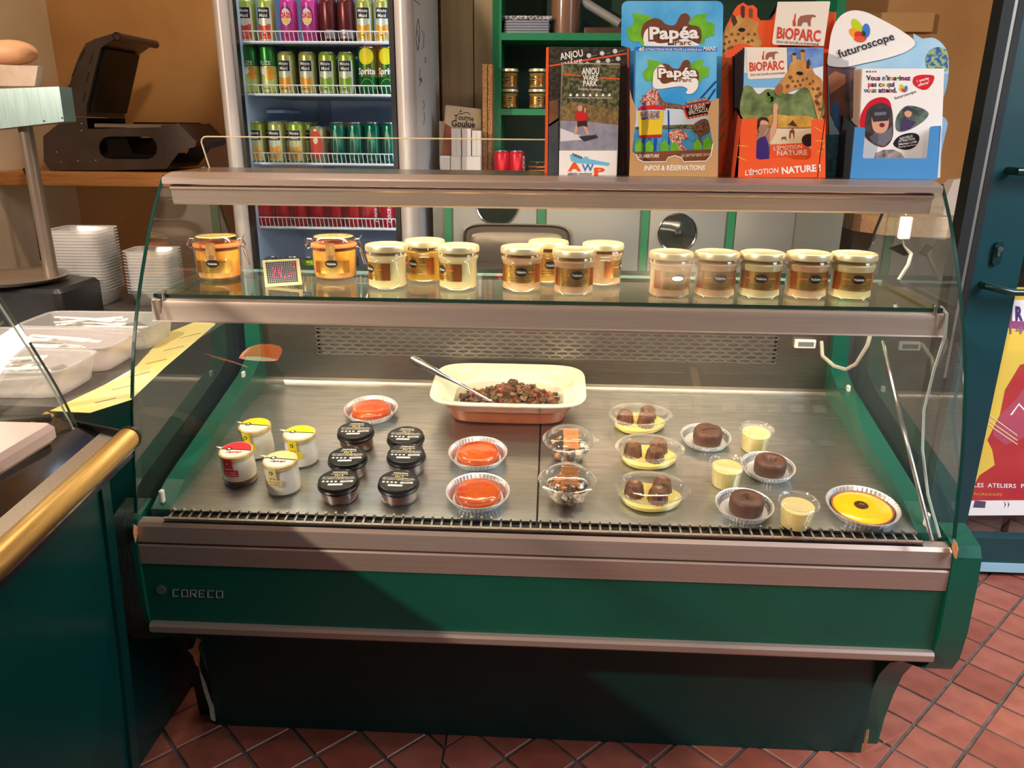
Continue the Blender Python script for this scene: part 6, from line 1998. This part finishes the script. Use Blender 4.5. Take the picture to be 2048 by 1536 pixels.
# crates seen through the lower pane
CRT = M('crate_wood', (150, 110, 96), .6, c2=(120, 84, 72), ns=10)
for i, x in enumerate((1.40, 1.53, 1.66)):
    o = thing('wooden_crate', 'small brown wooden crate on the floor seen through the lower door pane', 'crate', (x + .055, DY + .14, 0), group='wooden crates behind the door')
    part('crate_board', MB().box(x, x + .105, DY + .10, DY + .112, .002, .21), CRT, o, world=True, smooth=0)
    part('crate_side', MB().box(x, x + .012, DY + .113, DY + .2, .002, .21), CRT, o, world=True, smooth=0)
    part('crate_side', MB().box(x + .093, x + .105, DY + .113, DY + .2, .002, .21), CRT, o, world=True, smooth=0)
    part('crate_rail', MB().box(x + .012, x + .093, DY + .097, DY + .10, .15, .18), M('crate_rail_wood', (120, 82, 70), .6), o, world=True, smooth=0)

# ================================================================== wooden wall board with the tray sealer
wbd = single('wooden_shelf', MB().rbox(-2.015, -1.07, 1.55, 2.055, at(150, 372, Y=1.55)[2], 1.1805, .004), WOOD, 'thick pale wooden wall shelf carrying the tray sealer', 'shelf')
GUN = M('gunmetal_sheet', (98, 88, 84), .38, .7, c2=(86, 76, 72), ns=8)


def q1(x, y):
    return (x * .25, y * .25)


SY = 1.64
sl = thing('tray_sealer', 'grey sheet metal tray sealing machine with its lid raised', 'sealing machine', (-1.5, SY + .15, 1.181))


def SP(pts, Y=SY):
    P = [at(*q1(x, y), Y=Y) for x, y in pts]
    for p in P:
        p[2] = max(p[2], 1.1812)
    return P


def plate(name, pts, y0, y1, mt, parent=sl, smooth=0):
    P = [np.array((p[0], y0, p[2])) for p in SP(pts)]
    return part(name, MB().sheet(P, (0, y1 - y0, 0)), mt, parent, world=True, smooth=smooth)


# side plate with the stadium window: outer outline bridged to the slot
outer = [(345, 1090), (430, 1020), (540, 935), (690, 938), (702, 1032), (1000, 1024), (1290, 1018), (1425, 985), (1572, 1135), (1560, 1175), (1440, 1205), (1330, 1352), (900, 1362), (400, 1362), (350, 1290)]
slot = [(870, 1092), (1180, 1092)] + [(1180 + 78 * math.sin(a), 1182 - 90 * math.cos(a)) for a in (.5, 1.0, 1.57, 2.1, 2.6)] + [(1180, 1272), (870, 1272)] + [(870 - 80 * math.sin(a), 1182 + 90 * math.cos(a)) for a in (.5, 1.0, 1.57, 2.1, 2.6)]
o3 = [at(*q1(x, y), Y=SY) for x, y in outer]
s3 = [at(*q1(x, y), Y=SY) for x, y in slot]
for p in o3:
    p[2] = max(p[2], 1.1812)
import bmesh
for yy in (SY, SY + .27):
    bm = bmesh.new()
    ev = []
    for loop in (o3, s3):
        vv = [bm.verts.new((p[0], yy, p[2])) for p in loop]
        ev += [bm.edges.new((vv[i], vv[(i + 1) % len(vv)])) for i in range(len(vv))]
    bmesh.ops.triangle_fill(bm, use_beauty=True, use_dissolve=False, edges=ev)
    r_ = bmesh.ops.extrude_face_region(bm, geom=bm.faces[:])
    for v in [g for g in r_['geom'] if isinstance(g, bmesh.types.BMVert)]:
        v.co.y += .003
    bmesh.ops.recalc_face_normals(bm, faces=bm.faces[:])
    mbx = MB()
    bm.verts.index_update()
    mbx.add([tuple(v.co) for v in bm.verts], [tuple(v.index for v in f.verts) for f in bm.faces])
    bm.free()
    part('side_plate', mbx, GUN, sl, world=True, smooth=0)
plate('rear_cover', [(345, 1095), (430, 1025), (540, 940), (560, 960), (370, 1110), (365, 1290)], SY + .003, SY + .27, GUN)
plate('base_tray', [(400, 1335), (1335, 1325), (1330, 1352), (400, 1362)], SY + .003, SY + .27, GUN)
plate('film_roller', [(820, 1110), (990, 1110), (1040, 1230), (1240, 1240), (1240, 1268), (860, 1268)], SY + .02, SY + .25, BLKMET)
plate('front_cover', [(1290, 1020), (1425, 990), (1568, 1138), (1555, 1170), (1440, 1195), (1420, 1100)], SY + .003, SY + .27, GUN)
plate('sealing_frame', [(750, 988), (1285, 1000), (1285, 1022), (750, 1018)], SY + .004, SY + .266, M('frame_pale', (150, 140, 130), .4, .5))
plate('frame_slot', [(900, 975), (1350, 980), (1350, 990), (900, 990)], SY + .15, SY + .27, BLKMET)
lidp = plate('lid_cover', [(520, 925), (528, 780), (600, 525), (640, 430), (685, 348), (760, 310), (905, 268), (925, 285), (915, 310), (805, 385), (770, 520), (690, 860), (688, 935)], SY, SY + .27, GUN)
plate('heating_plate', [(695, 900), (700, 850), (805, 392), (835, 392), (730, 900)], SY + .012, SY + .25, BLKMET)
hp0 = at(*q1(932, 292), Y=SY - .004)
part('lid_handle', MB().tube([hp0, hp0 + np.array((0, .285, 0))], .0145, 16, cap=False).tube([hp0 + np.array((0, .001, 0)), hp0 + np.array((0, .284, 0))], .0115, 16), GUN, sl, world=True)
for (x, y) in ((655, 987), (655, 1045), (455, 1215), (490, 1295), (625, 1288), (768, 1282)):
    p = at(*q1(x, y), Y=SY)
    part('screw', MB().lathe([(.0032, 0), (.0028, .0018), (0, .002)], 10, cap1=False).xf(Matrix.Translation(Vector(tuple(p))) @ Matrix.Rotation(math.pi / 2, 4, 'X')), CHROME, sl, world=True)
for (xa, ya, xb, yb) in ((680, 395, 635, 480), (610, 540, 575, 610), (552, 675, 535, 755), (745, 420, 720, 510), (712, 580, 690, 660), (685, 735, 665, 810)):
    a_, b_ = at(*q1(xa, ya), Y=SY - .0006), at(*q1(xb, yb), Y=SY - .0006)
    part('vent_slot', MB().tube([a_, b_], .0016, 5), BLACK, lidp, world=True)

# ================================================================== green work cabinet between the two counters
CZ = .860
wc = thing('work_cabinet', 'green work cabinet beside the display counter carrying tubs and cutlery trays', 'cabinet', (-1.3, .5, 0))
part('carcass', MB().box(-1.78, -.865, .03, 1.05, .002, .838), DGREEN, wc, world=True, smooth=0)
part('worktop', MB().rbox(-1.80, -.855, .02, 1.06, .838, CZ, .004), M('worktop_dark', (70, 66, 62), .4), wc, world=True)
part('edge_strip', MB().box(-.858, -.850, .02, 1.06, .846, CZ + .0012), M('pale_blue_edge', (176, 196, 206), .35), wc, world=True, smooth=0)


def flat(pts, z):
    return [at(x, y, Z=z) for x, y in pts]


sh1 = thing('menu_sheet', 'yellow printed sheet lying along the green cabinet edge', 'paper sheet', at(300, 740, Z=CZ + .001))
part('paper', MB().sheet(flat([(180, 826), (262, 800), (330, 735), (432, 648), (400, 640), (330, 668), (262, 745), (100, 822)], CZ + .0015), (0, 0, .0006)), M('menu_yellow', (226, 196, 110), .6, c2=(214, 206, 150), ns=5), sh1, world=True, smooth=0)
for i in range(6):
    a_, b_ = at(190 + i * 34, 806 - i * 26, Z=CZ + .0024), at(232 + i * 34, 796 - i * 26, Z=CZ + .0024)
    part('text_line', MB().tube([a_, b_], .0007, 4), M('menu_ink', (110, 90, 50), .6), sh1, world=True)
# stacks of clear tubs
TUBM = glass('tub_plastic', (238, 236, 236), .05, .4, .25, 3., .34)


def sq(a, z, n=6., N=32):
    return ell(a, a * .82, z, n, N)


tub_me = MB().loft([sq(.062, 0), sq(.066, .004), sq(.082, .05), sq(.090, .0505), sq(.0905, .053), sq(.0885, .053), sq(.0815, .0515)], cap1=False).mesh('plastic_tub', TUBM, 40)
for (px, py, k, ytop, lab, grp) in ((188, 604, .86, 452, 'clear plastic tub in the taller stack beside the weighing scale', 'taller stack of clear tubs'), (318, 606, .74, 495, 'clear plastic tub in the shorter stack beside the display counter', 'shorter stack of clear tubs')):
    p = at(px, py, Z=CZ + .0005)
    zt = at(px, ytop, Y=p[1])[2]
    n_ = int((zt - .053 * k - CZ) / .0083) + 1
    for i in range(n_):
        o = bpy.data.objects.new('plastic_tub', tub_me)
        col.objects.link(o)
        o.location = (p[0], p[1], CZ + .0006 + i * .0083)
        o.scale = (k, k, k)
        o.rotation_euler = (0, 0, .04)
        props(o, lab, 'tub', grp)
# cutlery trays with white plastic forks
TRM = glass('tray_plastic', (238, 232, 230), .06, .4, .3, 3., .24)
FKM = M('white_cutlery', (238, 234, 230), .35)
fk = MB()
fk.loft([[(-.004, -.075, 0), (.004, -.075, 0), (.004, -.075, .0018), (-.004, -.075, .0018)], [(-.0045, .0, .001), (.0045, .0, .001), (.0045, .0, .003), (-.0045, .0, .003)], [(-.009, .03, 0), (.009, .03, 0), (.009, .03, .0018), (-.009, .03, .0018)]])
for i in range(4):
    x = -.0075 + i * .005
    fk.box(x - .0014, x + .0014, .03, .068, .0, .0018)
fork_me = fk.mesh('plastic_fork', FKM, 30)


def tray(lab, x0, x1, y0, y1, h, rot, nf, flab, grp, seed):
    rnd = random.Random(seed)
    cx, cy = (x0 + x1) / 2, (y0 + y1) / 2
    a, b = (x1 - x0) / 2, (y1 - y0) / 2
    t = thing('cutlery_tray', lab, 'tray', (cx, cy, CZ + .003), (0, 0, rot))
    part('box', MB().loft([ell(a * .92, b * .92, 0, 8, 32), ell(a * .94, b * .94, .004, 8, 32), ell(a, b, h, 8, 32), ell(a + .006, b + .006, h + .001, 8, 32), ell(a + .006, b + .006, h + .004, 8, 32), ell(a - .001, b - .001, h + .003, 8, 32), ell(a * .92, b * .92, .006, 8, 32)], cap0=True, cap1=True), TRM, t)
    part('rim_fold', MB().tube([(x, y, h + .004) for x, y, _ in ell(a + .004, b + .004, 0, 8, 32)], .0016, 5), FROST, t)
    for i in range(nf):
        o = bpy.data.objects.new('plastic_fork', fork_me)
        col.objects.link(o)
        o.location = (cx + rnd.uniform(-.3, .3) * a, cy + rnd.uniform(-.35, .35) * b, CZ + .024 + i * .0030)
        o.rotation_euler = (rnd.uniform(-.06, .06), rnd.uniform(-.06, .06), -1.45 + rnd.uniform(-.35, .35))
        props(o, flab, 'fork', grp)
    return t


tray('frosted cutlery tray of forks in front of the tub stacks', -1.185, -.885, .375, .52, .050, .03, 12, 'white plastic fork in the tray in front of the tub stacks', 'forks in the tray by the tubs', 4)
tray('middle frosted cutlery tray of forks beside the yellow sheet', -1.24, -.885, .205, .355, .050, .03, 12, 'white plastic fork in the middle cutlery tray', 'forks in the middle cutlery tray', 9)
tray('frosted cutlery tray of forks next to the serving counter glass', -1.24, -.885, .040, .185, .050, .03, 13, 'white plastic fork in the tray next to the serving counter glass', 'forks in the tray by the serving counter', 15)

# ================================================================== weighing scale with a steel display on a pole
scl = thing('weighing_scale', 'weighing scale with round steel pan and steel display box on a pole', 'scale', (-1.09, .33, CZ))
part('scale_body', MB().rbox(-1.48, -1.175, .535, .725, CZ + .001, .965, .02), M('scale_black', (24, 24, 26), .35), scl, world=True)
part('scale_pan', MB().lathe([(.02, 0), (.12, .004), (.128, .012), (.124, .013), (.11, .008), (0, .006)], 40, (-1.35, .63, .968), cap1=False), STEEL, scl, world=True)
pz0 = [at(x, y, Y=.66) for x, y in ((72, 250), (112, 600))]
PX = pz0[1][0]
part('pole', MB().tube([(PX, .66, CZ + .002), (PX, .66, 1.36)], .0165, 16), M('pole_grey', (112, 98, 86), .4, .4), scl, world=True)
part('pole_cable', MB().tube([at(58, 330, Y=.67), at(62, 380, Y=.67), at(85, 440, Y=.67), at(102, 560, Y=.67)], .003, 6), BLACK, scl, world=True)
BY = .62
bq_ = [at(-40, 179, Y=BY), at(118, 173, Y=BY), at(128, 243, Y=BY), at(-40, 262, Y=BY)]
db = part('display_box', MB().sheet(bq_, (0, .05, 0)), M('display_steel', (176, 198, 194), .3, .9, c2=(156, 182, 178), ns=10, stretch=(20, 1, 1)), scl, world=True, smooth=0)
for (x, y) in ((124, 236), (88, 242)):
    p = at(x, y, Y=BY - .0005)
    part('screw', MB().lathe([(.0025, 0), (0, .001)], 8, cap1=False).xf(Matrix.Translation(Vector(tuple(p))) @ Matrix.Rotation(math.pi / 2, 4, 'X')), CHROME, db, world=True)
bt = max(bq_[0][2], bq_[1][2]) + .0005
pp_ = single('paper_stack', MB().loft([[(bq_[0][0], BY + .005, bt), (at(66, 170, Y=BY)[0], BY + .005, bt), (at(66, 170, Y=BY)[0], BY + .025, bt), (bq_[0][0], BY + .025, bt)],
                                       [(bq_[0][0], BY + .003, bt + .02), (at(70, 150, Y=BY)[0], BY + .003, bt + .02), (at(70, 150, Y=BY)[0], BY + .025, bt + .02), (bq_[0][0], BY + .025, bt + .02)],
                                       [(bq_[0][0], BY + .002, at(20, 128, Y=BY)[2]), (at(74, 128, Y=BY)[0], BY + .002, at(20, 132, Y=BY)[2]), (at(72, 128, Y=BY)[0], BY + .025, at(20, 130, Y=BY)[2]), (bq_[0][0], BY + .025, at(20, 128, Y=BY)[2])]]),
              M('crumpled_paper', (206, 186, 168), .8, c2=(186, 160, 136), ns=20, bump=.5, bs=30), 'crumpled paper pad on top of the steel scale display', 'paper', smooth=0)
lb0 = at(15, 128, Y=BY + .02)
lv = MB()
rings = []
for u in [i / 10 for i in range(11)]:
    r = .034 * math.sqrt(max(0, 1 - (2 * u - 1) ** 2)) + .001
    rings.append([(lb0[0] - .055 + .125 * u, BY + .03 + r * 1.1 * math.cos(2 * math.pi * k / 16), lb0[2] + .026 + r * .8 * math.sin(2 * math.pi * k / 16)) for k in range(16)])
lv.loft(rings)
single('bread_roll', lv, M('bread_crust', (222, 168, 124), .6, c2=(206, 146, 100), ns=12, bump=.3, bs=30), 'pale bread roll lying on the crumpled paper pad', 'bread')
single('wall_cable', MB().tube([at(48, 338, Y=1.54), at(56, 352, Y=1.53), at(62, 380, Y=1.53), at(70, 430, Y=1.54), at(84, 520, Y=1.54)], .006, 8), BLACK, 'dark cable hanging down in front of the wooden shelf end', 'cable')

# ================================================================== left serving counter (only its end is in view)
lc = thing('serving_counter', 'green serving counter with gold tube rail and curved glass', 'counter', (-.724, -.030, 0), (0, 0, math.radians(6.3)))
LEN = 1.5


def Lp(name, mb, mats, **k):
    return part(name, mb, mats, lc, **k)


PAN = [(-.048, .790), (-.053, .70), (-.068, .40), (-.094, .002), (-.55, .002), (-.55, .775)]
Lp('front_panel', MB().prism(PAN, 'y', -LEN, -.035), M('green_counter_front', (2, 66, 61), .3, c2=(2, 61, 58), ns=4), smooth=20)
Lp('end_panel', MB().prism([(-.043, .80), (-.047, .70), (-.061, .40), (-.087, .002), (-.56, .002), (-.56, .80)], 'y', -.033, -.002), M('green_counter_end', (4, 58, 55), .3), smooth=20)
Lp('tube_rail', MB().tube([(0, -LEN, .822), (0, -.004, .822)], .0195, 24), GOLDRAIL)
Lp('rail_cap', MB().prism([(.017 * math.cos(a * math.pi / 8) * 1.25, .822 + .0215 * math.sin(a * math.pi / 8)) for a in range(-6, 7)] + [(-.115, .862), (-.135, .80), (-.03, .79)], 'y', -.0035, .004), BLACK, smooth=0)
Lp('rail_under_strip', MB().box(-.046, .004, -LEN, -.004, .787, .800), M('blue_black_strip', (30, 30, 44), .3), smooth=0)
Lp('rail_edge_strip', MB().box(-.016, .008, -LEN, -.004, .7995, .8035), CHROME, smooth=0)
Lp('steel_ledge', MB().prism([(-.018, .805), (-.018, .826), (-.045, .834), (-.045, .805)], 'y', -LEN, -.004), STEEL, smooth=0)
DKP = M('smoked_panel', (20, 16, 14), .12, coat=.6)
Lp('smoked_panel', MB().prism([(-.045, .80), (-.045, .832), (-.125, .868), (-.13, .80)], 'y', -LEN, -.006), DKP, smooth=0)
Lp('gold_trim', MB().prism([(-.118, .866), (-.118, .870), (-.130, .876), (-.130, .866)], 'y', -LEN, -.006), GOLDRAIL, smooth=0)
Lp('inner_deck', MB().box(-.55, -.13, -LEN, -.004, .80, .852), M('inner_deck_steel', (190, 180, 168), .35, .6), smooth=0)
LG = [(-.079, .835), (-.084, .850), (-.104, .918), (-.132, .991), (-.172, 1.087), (-.196, 1.143), (-.255, 1.24), (-.36, 1.34), (-.48, 1.39)]
LGC = cr(LG, 3)
nn_ = len(LGC)
Lp('curved_glass', MB().add([(x, -LEN, z) for x, z in LGC] + [(x, -.012, z) for x, z in LGC], [(i, i + 1, nn_ + i + 1, nn_ + i) for i in range(nn_ - 1)]), FGLASS, smooth=60)
Lp('end_glass', MB().sheet([(x, -.006, z) for x, z in LGC] + [(-.55, -.006, 1.39), (-.55, -.006, .852), (-.13, -.006, .852)]), FGLASS, smooth=0)
EDG = M('dark_glass_edge', (60, 70, 64), .15, coat=.5)
Lp('glass_edge', MB().tube([(x, -.006, z) for x, z in LGC], .0022, 6), EDG)
Lp('glass_edge', MB().tube([(x + .002, -.022, z) for x, z in LGC], .0018, 6), M('pale_glass_edge', (150, 160, 150), .2))
Lp('reflection_band', MB().add([(-.27, -.02, .88), (-.24, -.02, .945), (-.19, -.02, 1.005), (-.140, -.02, 1.035), (-.126, -.02, 1.005), (-.165, -.02, .975), (-.21, -.02, .918), (-.235, -.02, .87)], [(0, 1, 6, 7), (1, 2, 5, 6), (2, 3, 4, 5)]), M('glowing_reflection', (255, 246, 230), .5, emit=2.2), smooth=0)  # glowing strip added to imitate a reflection in the glass, not a lamp
Lp('price_print', MB().box(-.105, -.100, -.16, -.14, .8625, .8630).box(-.095, -.090, -.16, -.13, .858, .8585), SILK, smooth=0)
for i, z in enumerate((.872, .885)):
    b_ = single('steel_bar', MB().tube([at(-60, 846 + i * -8 + 10, Y=-.10 - i * .03), at(112 - i * 10, 848 - i * 12, Y=-.06 - i * .02)], .007, 10), M('black_bar', (30, 28, 28), .25, .7), ('black bar lying inside the serving counter next to the board', 'second black bar lying behind the first inside the serving counter')[i], 'bar')
bo = at(10, 885, Z=.875)
single('cutting_board', MB().rbox(bo[0] - .14, bo[0] + .045, bo[1] - .09, bo[1] + .07, .8535, .885, .018), M('board_white', (226, 206, 200), .4), 'pale plastic cutting board inside the serving counter', 'board')

# ================================================================== behind the photographer: what the curved glass mirrors
struct('wall_front', MB().box(.10, 1.75, -2.95, -2.85, 0, 2.7), CREAM)
wr = thing('wine_rack', 'dark wooden wine rack with two boards mirrored in the curved glass', 'rack', (.85, -2.65, 0))
RW = M('rack_dark_wood', (62, 42, 30), .5, c2=(48, 32, 22), ns=8, stretch=(1, 12, 12))
for z in (.95, 1.47, 2.0):
    part('board', MB().box(.2, 1.55, -2.84, -2.44, z - .025, z), M('rack_board_wood', (150, 106, 70), .5), wr, world=True, smooth=0)
part('back_panel', MB().box(.2, 1.55, -2.848, -2.842, .4, 2.1), RW, wr, world=True, smooth=0)
for x in (.17, .77, 1.55):
    part('post', MB().box(x, x + .04, -2.84, -2.43, .002, 2.1), M('rack_post_wood', (196, 140, 92), .5), wr, world=True, smooth=0)
BG = M('bottle_dark_glass', (16, 22, 14), .12, coat=.4)
wb0 = thing('wine_bottle', 'x', 'bottle', group='x')
part('glass', MB().lathe([(.034, 0), (.0375, .003), (.038, .012), (.038, .19), (.034, .212), (.018, .232), (.0145, .25), (.0145, .295), (.016, .297), (.016, .305)], 24), BG, wb0)
part('capsule', MB().lathe([(.0150, .262), (.0155, .300), (.0165, .3055), (.012, .307)], 20), M('capsule_gold', (150, 110, 60), .4, .5), wb0)
part('paper_label', cpatch(.0384, .055, .135, -1.25, 1.25, 14), M('bottle_label', (226, 220, 206), .6), wb0, smooth=60)
first = True
for z, nm in ((.95, 'lower'), (1.47, 'upper')):
    for i in range(11):
        x = .27 + i * .115
        if abs(x - .79) < .06:
            continue
        lab = 'dark wine bottle with white label on the %s board of the wine rack' % nm
        grp = 'bottles on the %s rack board' % nm
        if first:
            place(wb0, (x, -2.50, z + .0005), 0, math.pi)
            wb0['label'], wb0['group'] = lab, grp
            first = False
        else:
            dup(wb0, (x, -2.50, z + .0005), (0, 0, math.pi), lab, grp)
lamp('rack_fill_spot', (.85, -1.35, 2.62), 150, (1.0, .9, .78), .03, (.85, -2.5, 1.3), 70, .5)  # unseen spot added so the bottle labels show up in the glass
# pendant lamp whose glow shows as an orange dome in the glass
pd = thing('pendant_lamp', 'orange glass pendant lamp with a white opening, mirrored in the glass', 'lamp', (-1.18, -1.5, 1.66))
part('shade', MB().lathe([(.078, .0), (.078, .10), (.070, .18), (.05, .24), (.012, .27)], 28, cap0=False), M('amber_shade', (255, 110, 14), .4, emit=6.), pd)
part('diffuser', MB().lathe([(.074, .002), (0, .003)], 28, cap0=False, cap1=False), M('pendant_diffuser', (255, 226, 190), .4, emit=6.), pd)
part('cord', MB().tube([(0, 0, .27), (0, 0, 1.04)], .004, 6), BLACK, pd)
